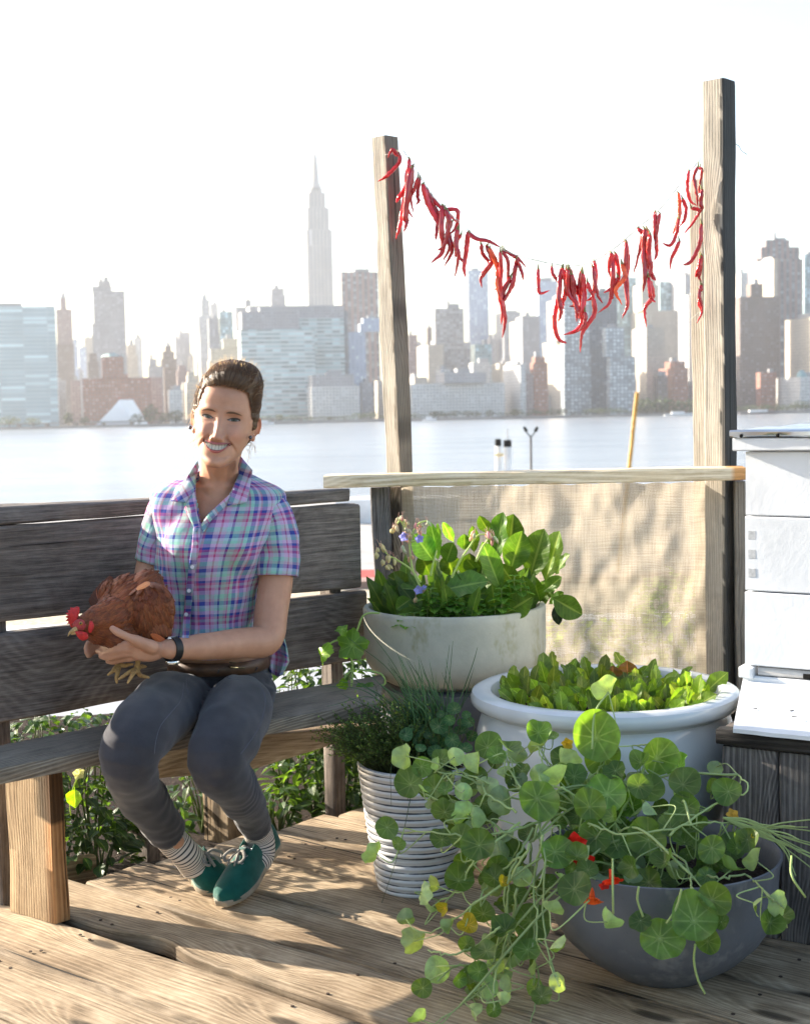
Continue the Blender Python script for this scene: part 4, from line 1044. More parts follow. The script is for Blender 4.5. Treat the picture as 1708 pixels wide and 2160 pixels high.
for s_ in (-1, 1):
    ex_, ez_ = s_*.0315, 0.0
    W_, tp, bt = .0142, .0038, .0028
    def eyefn(u, v):
        a = (u*2-1); h = (1-abs(a)**2.2)
        z_ = ez_+(-bt*h+(tp+bt)*h*v)+.0012*a*s_
        return ex_+a*W_, z_, .0018*h*math.sin(math.pi*v)
    def eyecol(u, v):
        a, b, _ = eyefn(u, v); d = math.hypot(a-ex_-.0008, (b-ez_-.0006))
        if d < .0022: return (.01, .01, .01)
        if d < .0064: return (.055, .065, .05) if d < .0056 else (.02, .022, .02)
        k = .34-.18*abs(u*2-1); return (k, k*.90, k*.85) if v < .7 else (k*.4, k*.34, k*.32)
    fpatch('eye', eyefn, 28, 12, M_eye, eyecol, .0006)
    def lash(u, v):
        a = (u*2-1)*1.06; h = (1-min(1, abs(a))**2.2); return ex_+a*W_, ez_+tp*h+.0012*a*s_+(v-.3)*.0034*(1+.5*(a*s_)), .0014*math.sin(math.pi*v)
    fpatch('eyelash', lash, 20, 3, M_hairdk, None, .0008)
    def lashl(u, v):
        a = (u*2-1); h = (1-min(1, abs(a))**2.2); return ex_+a*W_, ez_-bt*h+.0012*a*s_-(v)*.0008, 0
    fpatch('lower_lash', lashl, 16, 2, simple('lash_line', (.16, .08, .06), .6), None, .0006)
    def brow(u, v):
        a = u*2-1; xx = s_*(.031+a*.0185); zz = .0152+.0022*(1-(a-.05)**2)-.0020*max(0, a)-(0.0005 if a < -.8 else 0); th = .0024*(1-abs(a)**3)*(1.15-.45*u)+.0002
        return xx, zz+(v-.5)*2*th, .0008*math.sin(math.pi*v)
    fpatch('eyebrow', brow, 22, 4, simple('eyebrow_hair', (.15, .085, .055), .8, .2), None, .0006)
# mouth
def mz(u, v, top, bot):
    a = u*2-1; xx = a*.0335; return xx, bot(xx)+(top(xx)-bot(xx))*v
def up_lo(xx): return -.0625+.0080*(abs(xx)/.0335)**2
def lo_up(xx): return -.0768+.0223*(abs(xx)/.0335)**2
def up_hi(xx): return up_lo(xx)+.0052*(1-(abs(xx)/.0340)**2.5)-.0010*math.exp(-(xx/.004)**2)
def lo_lo(xx): return lo_up(xx)-.0072*(1-(abs(xx)/.0340)**2.5)
fpatch('mouth_interior', lambda u, v: (*mz(u, v, up_lo, lo_up), 0), 24, 4, M_mouth, None, .0065)
def teefn(u, v):
    a = (u*2-1); xx = a*.0268; t_ = up_lo(xx)+.0006; b_ = max(lo_up(xx)-.0004, -.0758+.0105*(abs(a))**2.2); return xx, b_+(t_-b_)*v, .0005
edges = [0, .0080, .0145, .0205, .0245, .0275, .03]
def teecol(u, v):
    xx = abs((u*2-1)*.0268); d = min(abs(xx-e) for e in edges); k = 1 if d > .0006 else .5
    g = .52-.26*(xx/.0268)**2; g *= k
    if v > .82: return (g*.85, g*.5, g*.45)
    return (g*1.05, g*.94, g*.80)
fpatch('teeth', teefn, 120, 8, M_teeth, teecol, .0088)
fpatch('upper_lip', lambda u, v: (*mz(u, v, up_hi, up_lo), .0022*math.sin(math.pi*min(1, v*1.0))+(.0050*(1-v)**3)), 30, 6, M_lip, None, .0012)
fpatch('lower_lip', lambda u, v: (*mz(u, v, lo_up, lo_lo), .0032*math.sin(math.pi*min(1, v*.9))+(.0050*(v)**4)), 30, 6, M_lip, None, .0012)
M_ear = simple('earring_metal', (.12, .10, .11), .2, .5, .9)
for s_, (a, b) in ((-1, (390, 930)), (1, (525, 923))):
    px_ = (540+(238 if s_ < 0 else 1145)/4.909)*.6832; py_ = (1080+(1178 if s_ < 0 else 1330)/4.909)*.6832
    m = MB(); blob(m, P(px_, py_, 3.445), (.0048,)*3, n=8); m.build('earring', M_ear, person)
# ---- hair
def hair_mat():
    t = NT('hair'); a = t.attr().outputs['Vector']
    n = t.noise(t.mapping(a, (260, 5, 1)), 1, 4, .6)
    c = t.ramp(n, [(.3, (.045, .024, .012)), (.52, (.10, .056, .029)), (.75, (.18, .108, .056))]); c = t.mix(1.0, c, t.attr('col').outputs['Color'], 'MULTIPLY')
    t.set(.48, .3, 0, c); t.b.inputs['Anisotropic'].default_value = .5; t.bump(n, .9, .002)
    tl = t.new('ShaderNodeBsdfTranslucent'); t.l(t.mix(1.0, c, (2.5, 2.2, 1.8), 'MULTIPLY'), tl.inputs[0]); mx = t.new('ShaderNodeMixShader'); mx.inputs[0].default_value = .15
    t.l(t.b.outputs[0], mx.inputs[1]); t.l(tl.outputs[0], mx.inputs[2]); t.l(mx.outputs[0], t.out.inputs['Surface']); return t.m
M_hair = hair_mat()
hh = [(-.062, .050, -.02, .082), (-.045, .062, -.04, .092), (-.02, .0715, -.06, .102), (.0, .0775, -.08, .107), (.03, .0785, -.0945, .110), (.055, .0772, -.0965, .110), (.075, .0735, -.0965, .108), (.095, .0705, -.095, .104),
      (.112, .0625, -.090, .096), (.127, .0515, -.076, .082), (.137, .038, -.055, .060), (.143, .020, -.03, .030), (.144, .004, -.005, .005)]
ss = [(HL(.013*max(0, (z_-.05)/.08), (f+b)/2, z_), HR @ Vector((w_, 0, 0)), HR @ Vector((0, (b-f)/2, 0))) for z_, w_, f, b in hh]
sm = smooth_secs(ss, 10); NH = 160; mb = MB(); loft(mb, sm, NH, 2.2, cap=False)
V = np.array([list(v) for v in mb.v]); hl = (V-np.array(HO)) @ Rm
# strand grooves: flow runs front to back, so modulate with x at the top and with height at the sides
hx_, hy_, hz_ = hl[:, 0], hl[:, 1], hl[:, 2]
def keepf(X, Y, Z):
    line = .0790-3.0*X**2-60*np.clip(np.abs(X)-.050-.006*(X > 0), 0, 1)**1.6+.0015*np.sin(X*700)+.0012*np.sin(X*1900+1)
    a = (Z > line); b = ((Y > -.030+.0015*np.sin(Z*900)) & (Z > .022)) | ((Y > -.030+.3*np.clip(.02-Z, 0, 1)) & (Y < -.001) & (Z > -.020)); c = (Y > .026)
    return a | b | c
keep = keepf(hx_, hy_, hz_)
gr = np.zeros(len(V)); ang = np.arctan2(hx_-.004, hz_-.03)
for i in range(len(V)): gr[i] = nz(ang[i]*22, hy_[i]*9+3)*.0009+nz(ang[i]*60, hy_[i]*12)*.0005+nz(ang[i]*7, hy_[i]*6, 8)*.002
dirn = hl-np.array([0, .01, .03]); dirn /= np.linalg.norm(dirn, axis=1)[:, None]
edge = .35+.65*np.clip((hz_-(.0790-3.5*hx_**2-60*np.clip(np.abs(hx_)-.048, 0, 1)**1.6))/.012, 0, 1)*(hy_ < -.03)+(hy_ >= -.03)
hl2 = hl+dirn*gr[:, None]-dirn*((1-edge)*.006)[:, None]
W2 = np.array(HO)+hl2 @ Rm.T
mb.v = [tuple(p) for p in W2]; mb.bc = [(float(a), float(b), 0) for a, b in zip(ang*.08, hy_)]
mb.f = [f for f in mb.f if all(keep[i] for i in f)]; mb.mi = [0]*len(mb.f)
hairo = mb.build('hair', M_hair, person, sharp=None)
rr = random.Random(3); mb = MB()
def hsurf(u, s, lift=.0):   # u across -1..1, s 0..1 front to back over the top
    a = u*1.35
    f = s
    yy = -.092+.20*f; prof_ = math.sin(math.pi*min(1, .12+.86*f))**.55
    zc_ = .03+(.118*prof_)*math.cos(a)*1.0; xc = .006+(.078*(.45+.55*prof_))*math.sin(a)
    return HL(xc*(1+lift*6), yy, zc_+lift)
BVH_h = BVHTree.FromPolygons([Vector(v) for v in mb.v] or [Vector((0, 0, 0)), Vector((1, 0, 0)), Vector((0, 1, 0))], [(0, 1, 2)]) if False else bvh(hairo.data)
Cn = HL(0, .0, .035)
def proj_h(p, off):
    d = (p-Cn).normalized(); h = BVH_h.ray_cast(Cn, d, .3)
    return (h[0]+d*off) if h[0] else None
for i in range(4200):
    a = rr.uniform(-1.95, 1.95); f0 = rr.random()
    # start at the hairline direction and sweep back
    p0 = Vector((math.sin(a)*.07, -.10, .030+math.cos(a)*.055)); 
    if abs(a) > 1.0: p0 = Vector((math.sin(a)*.08, rr.uniform(-.075, -.02), .04+math.cos(a)*.05))
    s0 = .55*rr.random()**2; pts = []
    w0 = rr.uniform(-.012, .012)
    for k in range(7):
        s = s0+(1-s0)*k/6*rr.uniform(.95, 1)*.75
        loc_ = Vector((p0.x*(1-.25*s)+w0*s, p0.y+.20*s, p0.z+.06*math.sin(math.pi*min(1, s))*math.cos(a*.6)))
        w_ = HL(*loc_); h = proj_h(w_, .0003+.0009*rr.random())
        if h is None: break
        pts.append(h)
    if len(pts) < 4: continue
    g = rr.uniform(.6, 1.9); c = (g*1.1, g*.97, g*.85)
    tube(mb, pts, [.0002]+[.00042]*(len(pts)-2)+[.00015], 4, c)
mb.build('hair_strands', M_hair, hairo, sharp=None)
t = NT('backlit_hair'); tl = t.new('ShaderNodeBsdfTranslucent'); tl.inputs[0].default_value = (.95, .78, .52, 1); t.set(.4, .5, 0, (.55, .40, .24)); mx = t.new('ShaderNodeMixShader'); mx.inputs[0].default_value = .7
t.l(t.b.outputs[0], mx.inputs[1]); t.l(tl.outputs[0], mx.inputs[2]); t.l(mx.outputs[0], t.out.inputs['Surface']); M_fly = t.m  # stray brown hairs coloured blond, their backlit halo put into the base colour
mb = MB()
for i in range(230):   # flyaways on the crown
    a = rr.uniform(-1.5, 1.3); y0 = rr.uniform(-.07, .07); p = HL(math.sin(a)*.07, y0, .035+math.cos(a)*.10); h = proj_h(p, 0)
    if h is None: continue
    n_ = (h-Cn).normalized(); d = (n_+Vector((rr.uniform(-.9, .9), rr.uniform(-.5, .8), rr.uniform(-.3, .5)))).normalized(); L = rr.uniform(.006, .022)
    tube(mb, [h, h+d*L*.5+n_*.003, h+d*L+Vector((rr.uniform(-.006, .006), 0, rr.uniform(-.01, .003)))], [.00028, .0002, .00012], 3, (2.6, 2.2, 1.7))
for i in range(26):   # loose wisps at the nape
    s_ = -1 if rr.random() < .5 else 1
    p = HL(s_*.055, .03, -.055+rr.uniform(-.02, .02)); e_ = p+Vector((s_*rr.uniform(.012, .045) if s_ < 0 else rr.uniform(.0, .025), 0, -rr.uniform(.01, .06)))
    tube(mb, spline([p, p.lerp(e_, .5)+Vector((s_*.008, -.004, .006)), e_], 5), .0003, 3, (2.2, 1.6, 1.1))
for i in range(24):   # wisps left of the ear
    p = HL(-.076, .0, rr.uniform(-.01, .06)); e_ = p+Vector((-rr.uniform(.008, .028), 0, rr.uniform(-.03, .012)))
    tube(mb, spline([p, p.lerp(e_, .5)+Vector((0, 0, .004)), e_], 4), .00022, 3, (2.6, 2.2, 1.7))
mb.build('flyaway_hair', M_fly, hairo, sharp=None)
# ------------------------------------------------------------------ clothes
def proj(p):
    d = Vector(p)-CAM; w_ = d.dot(fw); return CX+FPX*d.dot(rt)/w_, CY-FPX*d.dot(up)/w_
def plaid_mat():
    t = NT('plaid_cotton'); a = t.attr().outputs['Vector']
    wv = t.new('ShaderNodeMapping'); t.l(a, wv.inputs[0])
    sep = t.new('ShaderNodeSeparateXYZ'); t.l(a, sep.inputs[0])
    mint, lav, blue, mag, navy, grey, aqua = (.30, .58, .47), (.60, .42, .62), (.055, .075, .33), (.50, .085, .22), (.04, .05, .25), (.44, .38, .41), (.40, .56, .63)
    W = [(0, blue), (.07, lav), (.17, mag), (.21, lav), (.30, aqua), (.38, navy), (.43, mint), (.55, grey), (.62, mag), (.66, mint), (.74, blue), (.84, lav), (.90, mag), (.94, blue)]
    H = [(0, mag), (.08, lav), (.20, mint), (.33, grey), (.41, blue), (.52, aqua), (.60, mint), (.68, lav), (.78, blue), (.85, mag), (.92, grey)]
    u = t.math('FRACT', t.math('DIVIDE', sep.outputs[0], .112)); v = t.math('FRACT', t.math('DIVIDE', sep.outputs[1], .088))
    cu = t.ramp(u, W, 'CONSTANT'); cv = t.ramp(v, H, 'CONSTANT')
    c = t.mix(.48, cu, cv)
    th = t.noise(t.mapping(a, (900, 60, 1)), 1, 2); th2 = t.noise(t.mapping(a, (60, 900, 1)), 1, 2)
    c = t.mix(.12, c, t.ramp(t.math('MULTIPLY', t.math('ADD', th, th2), .5), [(.35, 0.0), (.65, 1.0)]), 'OVERLAY')
    t.set(.85, .12, 0, c); t.b.inputs['Sheen Weight'].default_value = .15
    t.bump(t.noise(t.mapping(a, (18, 12, 1)), 1, 3), .35, .02)
    tl = t.new('ShaderNodeBsdfTranslucent'); t.l(c, tl.inputs[0]); mx = t.new('ShaderNodeMixShader'); mx.inputs[0].default_value = .2
    t.l(t.b.outputs[0], mx.inputs[1]); t.l(tl.outputs[0], mx.inputs[2]); t.l(mx.outputs[0], t.out.inputs['Surface']); return t.m
M_plaid = plaid_mat()
def SS(cx, cy, hw, dep, D, tilt=0, ang=-6):
    c = P(cx, cy, D); u = D/FPX; A = R_(ang)
    return (c, Vector((math.cos(A), math.sin(A), tilt))*hw*u, Vector((-math.sin(A), math.cos(A), 0))*dep)
sec = [SS(466, 992, 44, .056, 3.545), SS(466, 1001, 62, .064, 3.548), SS(465, 1014, 98, .074, 3.55, -.05), SS(464, 1030, 128, .084, 3.55, -.05), SS(461, 1056, 140, .098, 3.55, -.04), SS(456, 1100, 134, .114, 3.545), SS(447, 1160, 118, .126, 3.54), SS(441, 1215, 108, .122, 3.55),
       SS(440, 1270, 101, .116, 3.555), SS(441, 1320, 96, .112, 3.56), SS(446, 1350, 99, .118, 3.57), SS(456, 1374, 106, .122, 3.585)]
sm = smooth_secs(sec, 15); NT_ = 300
def shirt_uv(mb, start, m, n, tot=None, u0=0, v0=0):
    L = 0
    for j in range(m):
        if j: L += (Vector(mb.v[start+j*n])-Vector(mb.v[start+(j-1)*n])).length
        cc = sum((Vector(mb.v[start+j*n+k]) for k in range(0, n, 8)), Vector())/(n//8)
        per = 0; pr_ = None
        for k in range(n):
            p = Vector(mb.v[start+j*n+k])
            if pr_ is not None: per += (p-pr_).length
            pr_ = p
            mb.bc[start+j*n+k] = (u0+(k/n*tot if tot else per), v0+L, 0)
def wrinkle(P_, seed, amp=1.0):
    x, y, z = P_
    a = nz(x*9+seed, y*9, z*5)*.007+nz(x*22+seed, y*22, z*9+3)*.005
    # diagonal drapes
    a += .0075*nz((x+z*.6)*16+seed, (z-x*.6)*3, 1)+.005*nz((x-z*.8)*26, (z+x)*4, seed)
    return a*amp
shirt = MB(); st0 = loft(shirt, sm, NT_, 2.15, cap=False)
shirt_uv(shirt, st0, len(sm), NT_, tot=.88)
# seam of the loft (angle 0) sits at the wearer's left side
zc_hem = P(450, 1395, 3.5).z
for i, v in enumerate(list(shirt.v)):
    j = i//NT_; k = i % NT_; c = sm[j][0]; d = (Vector(v)-c); d.z = 0; dn_ = d.normalized()
    f = j/(len(sm)-1); w_ = wrinkle(v, 2, .35+1.0*min(1, f*2))
    # fabric pulled over the bust, buttoned placket dip
    px_, py_ = proj(v)
    bust = 0
    if d.y < 0:
        for bx, by in ((398, 1150), (505, 1152)):
            bust += .020*math.exp(-((px_-bx)/36)**2-((py_-by)/45)**2)
        w_ += .004*math.sin((px_-405)/9.0)*math.exp(-((px_-405)/30)**2)*min(1, max(0, (py_-1110)/50))
    # blousing over the waistband
    w_ += .010*math.exp(-((py_-1350)/16)**2)
    shirt.v[i] = tuple(Vector(v)+dn_*(w_+bust*0.8)+Vector((0, -bust*.5, 0)))
# neck opening
vpoly = [(416, 940), (411, 1003), (414, 1048), (425, 1108), (438, 1086), (470, 1062), (489, 1036), (505, 1000), (510, 940)]
def inpoly(x, y, poly):
    r = False; j = len(poly)-1
    for i in range(len(poly)):
        xi, yi = poly[i]; xj, yj = poly[j]
        if (yi > y) != (yj > y) and x < (xj-xi)*(y-yi)/(yj-yi)+xi: r = not r
        j = i
    return r
nf = []
for f in shirt.f:
    c = sum((Vector(shirt.v[i]) for i in f), Vector())/4
    if c.y < 3.555 and inpoly(*proj(c), vpoly): continue
    nf.append(f)
shirt.f = nf; shirt.mi = [0]*len(nf)
# sleeves
def sleeve(pts, rad, u0, seed, n=72, flare=1.0):
    sp_ = spline(pts, 8); s0 = len(shirt.v); m = len(sp_); t0 = (sp_[1]-sp_[0]).normalized(); s = Vector((1, 0, 0)); vs = []
    for i, p in enumerate(sp_):
        t_ = (sp_[min(i+1, m-1)]-sp_[max(i-1, 0)]).normalized(); s = (s-t_*s.dot(t_)).normalized(); b = t_.cross(s)
        f = i/8; k = min(int(f), len(rad)-2); g = f-k; r = rad[k]*(1-g)+rad[k+1]*g
        for q_ in range(n):
            a = 2*math.pi*q_/n; d = s*math.cos(a)+b*math.sin(a)*1.08
            pp = p+d*r; w_ = wrinkle(pp, seed, .9)+.004*nz(a*2, i*.2, seed)*min(1, i/m*2)
            vs.append(pp+d*w_)
    shirt.add(vs, [(i*n+q_, i*n+(q_+1) % n, (i+1)*n+(q_+1) % n, (i+1)*n+q_) for i in range(m-1) for q_ in range(n)])
    shirt_uv(shirt, s0, m, n, u0=u0, v0=.03)
sleeve([P(524, 1046, 3.55), P(563, 1064, 3.548), P(581, 1104, 3.54), P(586, 1160, 3.53), P(585, 1216, 3.518)], [.028, .047, .0545, .0560, .0560], .30, 5)
sleeve([P(396, 1044, 3.55), P(357, 1062, 3.55), P(340, 1094, 3.548), P(330, 1135, 3.555), P(322, 1182, 3.56)], [.028, .041, .0455, .0440, .0405], .62, 9)
shirt_o = shirt.build('shirt', M_plaid, person, sharp=None)
sol = shirt_o.modifiers.new('s', 'SOLIDIFY'); sol.thickness = .0014; sol.offset = -1
BVS = bvh(shirt_o.data)
def oncloth(px_, py_, off=.003, Yd=3.46):
    d = ray(px_, py_).normalized(); h = BVS.ray_cast(CAM, d, 6); hb = BV.ray_cast(CAM, d, 6)
    best = None
    for q_ in (h, hb):
        if q_[0] is not None and q_[3] < 4.2 and (best is None or q_[3] < best): best = q_[3]
    if best is None: return P(px_, py_, Yd)
    return CAM+d*(best-off)
def cpatch(name, outline_rows, mat, parent, off=.004, bulge=.003, u0=0, rot=0, thick=.0015, sub=6):
    """outline_rows: list of rows, each a list of (px,py); rows are lofted"""
    nu, nv = len(outline_rows[0])-1, len(outline_rows)-1; m = MB(); vs = []; bc = []
    NU, NV = nu*sub, nv*sub
    for j in range(NV+1):
        jj = min(j//sub, nv-1); g = j/sub-jj
        for i in range(NU+1):
            ii = min(i//sub, nu-1); h = i/sub-ii
            a = outline_rows[jj][ii]; b = outline_rows[jj][ii+1]; c = outline_rows[jj+1][ii]; d = outline_rows[jj+1][ii+1]
            x = (a[0]*(1-h)+b[0]*h)*(1-g)+(c[0]*(1-h)+d[0]*h)*g; y = (a[1]*(1-h)+b[1]*h)*(1-g)+(c[1]*(1-h)+d[1]*h)*g
            e = bulge*math.sin(math.pi*i/NU)
            p = oncloth(x, y, off+e+.002*nz(x*.05, y*.05)); vs.append(p); X, Y_ = (x-400)*.00117, (y-1000)*.00117
            bc.append((u0+X*math.cos(rot)-Y_*math.sin(rot), X*math.sin(rot)+Y_*math.cos(rot), 0))
    # relax depth so the patch does not follow every step
    for it in range(6):
        dep = [(v-CAM).length for v in vs]
        nd = dep[:]
        for j in range(NV+1):
            for i in range(NU+1):
                nb_ = [dep[(j+a)*(NU+1)+i+b] for a, b in ((1, 0), (-1, 0), (0, 1), (0, -1)) if 0 <= j+a <= NV and 0 <= i+b <= NU]
                nd[j*(NU+1)+i] = min(dep[j*(NU+1)+i], .5*dep[j*(NU+1)+i]+.5*sum(nb_)/len(nb_))
        vs = [CAM+(v-CAM).normalized()*d_ for v, d_ in zip(vs, nd)]
    m.add(vs, [(j*(NU+1)+i, (j+1)*(NU+1)+i, (j+1)*(NU+1)+i+1, j*(NU+1)+i+1) for j in range(NV) for i in range(NU)], bc)
    o = m.build(name, mat, parent, sharp=None); s = o.modifiers.new('s', 'SOLIDIFY'); s.thickness = thick; s.offset = 0; return o
cpatch('collar', [[(417, 972), (420, 985)], [(395, 1006), (414, 1008)], [(372, 1038), (412, 1032)], [(361, 1057), (393, 1061)]], M_plaid, shirt_o, .010, .004, .05, .5)
cpatch('collar', [[(508, 963), (503, 982)], [(533, 992), (504, 1005)], [(527, 1030), (494, 1026)], [(521, 1060), (479, 1067)]], M_plaid, shirt_o, .010, .004, .33, -.35)
# folded placket edges beside the neckline
cpatch('placket', [[(489, 1040), (478, 1066)], [(468, 1058), (470, 1076)], [(440, 1084), (446, 1098)], [(424, 1108), (428, 1126)]], M_plaid, shirt_o, .005, .002, .10, .6, sub=4)
cpatch('placket', [[(412, 1030), (396, 1056)], [(414, 1058), (390, 1072)], [(416, 1082), (398, 1090)], [(423, 1108), (414, 1124)]], M_plaid, shirt_o, .006, .003, .21, .2, sub=4)
cpatch('placket', [[(424, 1108), (408, 1112)], [(421, 1150), (405, 1150)], [(413, 1200), (398, 1200)], [(407, 1250), (392, 1250)], [(402, 1300), (387, 1300)], [(399, 1345), (384, 1345)]], M_plaid, shirt_o, .0045, .0005, .45, 0, sub=4)
for (a, b) in ((417, 1146), (410, 1196), (403, 1246), (397, 1296)):
    m = MB(); p = oncloth(a-4, b, .0085); t_ = (CAM-p).normalized(); tube(m, [p, p+t_*.0018], .0048, 12); m.build('button', simple('button', (.55, .5, .52), .3), shirt_o)
# shirt tail hanging behind the elbow
cpatch_rows = [[(548, 1300), (580, 1318), (596, 1330)], [(556, 1350), (588, 1352), (606, 1368)], [(560, 1385), (590, 1392), (611, 1396)], [(568, 1418), (586, 1428), (596, 1424)]]
m = MB(); vs = []; bc = []
for j in range(19):
    for i in range(13):
        g, h = j/18*3, i/12*2; jj, ii = min(int(g), 2), min(int(h), 1); g -= jj; h -= ii; r_ = cpatch_rows
        a, b, c, d = r_[jj][ii], r_[jj][ii+1], r_[jj+1][ii], r_[jj+1][ii+1]
        x = (a[0]*(1-h)+b[0]*h)*(1-g)+(c[0]*(1-h)+d[0]*h)*g; y = (a[1]*(1-h)+b[1]*h)*(1-g)+(c[1]*(1-h)+d[1]*h)*g
        vs.append(P(x, y, 3.62+.02*math.sin(i*.9+j*.2)+.012*nz(i*.5, j*.4))); bc.append((i*.0045, j*.0075, 0))
m.add(vs, [(j*13+i, (j+1)*13+i, (j+1)*13+i+1, j*13+i+1) for j in range(18) for i in range(12)], bc); o = m.build('shirt_tail', M_plaid, shirt_o, sharp=None)
s_ = o.modifiers.new('s', 'SOLIDIFY'); s_.thickness = .0015
# ---- trousers
def denim():
    t = NT('grey_denim'); tc = t.new('ShaderNodeTexCoord').outputs['Object']
    n = t.noise(tc, 9, 4); f = t.noise(t.mapping(tc, (500, 500, 900)), 1, 3); v = t.math('ADD', t.math('MULTIPLY', n, .6), t.math('MULTIPLY', f, .4))
    c = t.ramp(v, [(.32, (.024, .023, .027)), (.68, (.062, .059, .066))]); c = t.mix(1.0, c, t.attr('col').outputs['Color'], 'MULTIPLY')
    t.set(.85, .15, 0, c); t.b.inputs['Sheen Weight'].default_value = .2; t.bump(f, .25, .002); return t.m
M_denim = denim()
tr = MB()
hp = [SS(462, 1400, 101, .108, 3.59), SS(463, 1430, 110, .125, 3.60), SS(462, 1470, 120, .14, 3.60), SS(462, 1500, 116, .13, 3.61)]
loft(tr, smooth_secs(hp, 4), 48, 2.3)
P1 = LEG1; P2 = LEG2
limb(tr, P1, [.072, .083, .078, .0665, .0545, .0500, .0485], 36, 8)
limb(tr, P2, [.072, .084, .077, .0650, .0525, .0445, .0405], 36, 8)
tm = remesh(tr, .0042, 8, .6)
co = getco(tm); no = getno(tm)
def segd(p, a, b):
    a, b = np.array(a), np.array(b); ab = b-a; t_ = np.clip(((p-a) @ ab)/(ab @ ab), 0, 1); return np.linalg.norm(p-(a+t_[:, None]*ab), axis=1), t_
disp = np.zeros(len(co))
for i in range(len(co)):
    x, y, z = co[i]; disp[i] = .0045*nz(x*14, y*10, z*14)+.0028*nz(x*35, y*20, z*35)
def folds(center, rad, dirv, freq, amp, seed):
    global disp
    d = np.linalg.norm(co-np.array(center), axis=1); s = (co-np.array(center)) @ np.array(dirv); w = np.exp(-(d/rad)**2)
    disp += amp*w*(.6+.8*np.sin(co[:, 0]*31+co[:, 1]*23+seed))*np.sin(s*freq+1.5*np.sin((co[:, 0]+co[:, 2])*42+seed)+2.2*np.sin(co[:, 1]*25+co[:, 0]*17))
kd1 = (P1[4]-P1[3]).normalized(); kd2 = (P2[4]-P2[3]).normalized()
folds(P(338, 1640, 3.33), .055, kd1, 210, .0085, 1); folds(P(520, 1622, 3.30), .06, kd2, 230, .0090, 2)
folds(P(460, 1455, 3.50), .07, (Vector((1, 0, -.6))).normalized(), 150, .0075, 3); folds(P(400, 1480, 3.48), .08, Vector((.5, 0, .8)).normalized(), 140, .0065, 4)
folds(P(535, 1450, 3.55), .08, Vector((.3, .2, .9)).normalized(), 180, .0055, 5); folds(P(340, 1730, 3.38), .05, kd1, 210, .0042, 6)
folds(P(540, 1715, 3.44), .05, kd2, 220, .0042, 7)
co = co+no*disp[:, None]
fa, fb = np.array(L_f)[:2], np.array(s_ml_f)[:2]; ft = (fb-fa)/np.linalg.norm(fb-fa); fn = np.array([-ft[1], ft[0]])
beh = (co[:, :2]-fa) @ fn
sq = (beh > -.004) & (co[:, 2] > .345) & (co[:, 2] < .4535); co[sq, 2] = .4535+.002*np.sin(co[sq, 0]*80)
# cut the cuffs open and the waist
def cut(p, d, co_, inner):  # keep where (co-p).d < 0 near p
    s = (co_-np.array(p)) @ np.array(d); near = np.linalg.norm(co_-np.array(p), axis=1) < .13; return ~((s > 0) & near)
keep = cut(P1[-1], (P1[-1]-P1[-2]).normalized(), co, 0) & cut(P2[-1], (P2[-1]-P2[-2]).normalized(), co, 0)
setco(tm, co)
bmm = bmesh.new(); bmm.from_mesh(tm); bmm.verts.ensure_lookup_table()
bmesh.ops.delete(bmm, geom=[v for v in bmm.verts if not keep[v.index]], context='VERTS'); bmm.to_mesh(tm); bmm.free()
co = getco(tm); cols = np.ones((len(co), 3))
# inseam thread and worn knees
for pts_, off in ((P1, Vector((.6, -.5, .3))), (P2, Vector((-.55, -.3, .2)))):
    pass
for c_, r_ in ((P1[3], .06), (P2[3], .06)): cols += .35*np.exp(-(np.linalg.norm(co-np.array(c_), axis=1)/r_)**2)[:, None]
setcol(tm, cols)
trousers = finish('trousers', tm, M_denim, person)
sol = trousers.modifiers.new('s', 'SOLIDIFY'); sol.thickness = .002; sol.offset = -1
BVT = bvh(tm)
def ont(px_, py_, off=.001):
    d = ray(px_, py_).normalized(); h = BVT.ray_cast(CAM, d, 6)
    return (CAM+d*(h[3]-off)) if h[0] is not None else P(px_, py_, 3.45)
M_thread = simple('seam_thread', (.11, .11, .13), .8)
M_seamd = simple('seam_dark', (.035, .035, .045), .8)
for pts_ in ([(388, 1440), (383, 1475), (362, 1502), (340, 1530), (330, 1560), (326, 1590)], [(393, 1420), (394, 1448), (398, 1466)], [(545, 1440), (560, 1475), (548, 1530), (520, 1575), (508, 1590)], [(470, 1412), (482, 1430), (506, 1434)]):
    m = MB(); tube(m, [ont(a, b, .0006) for a, b in [tuple(v[:2]) for v in spline([Vector((a, b, 0)) for a, b in pts_], 8)]], .0008, 5); m.build('seam', M_thread, trousers)
# waistband & belt
def ring(name, cy0, cy1, hw, dep, D, cx, mat, parent, th=.003, n=96, ang=-6):
    m = MB(); a = SS(cx, cy0, hw, dep, D, 0, ang); b = SS(cx, cy1, hw*1.015, dep*1.02, D, 0, ang)
    s0 = loft(m, [a, (a[0].lerp(b[0], .5), (a[1]+b[1])/2*1.004, (a[2]+b[2])/2*1.004), b], n, 2.25, cap=False)
    for k in range(len(m.v)): 
        f = (k % n)/n; m.bc[k] = (f*.9, (k//n)*.014, 0)
    o = m.build(name, mat, parent, sharp=None); s = o.modifiers.new('s', 'SOLIDIFY'); s.thickness = th; s.offset = 1; return o
ring('waistband', 1384, 1414, 102, .122, 3.60, 462, M_denim, trousers, .003)
def leather():
    t = NT('brown_leather'); a = t.attr().outputs['Vector']; n = t.noise(t.mapping(a, (30, 60, 1)), 1, 5, .7)
    t.set(.45, .4, 0, t.ramp(n, [(.3, (.045, .022, .012)), (.7, (.13, .065, .035))])); t.bump(n, .3, .003); return t.m
M_leather = leather()
belt = ring('belt', 1381, 1407, 106, .128, 3.597, 463, M_leather, person, .004)
M_brass = simple('buckle_brass', (.55, .45, .25), .25, .5, .95, var=.1)
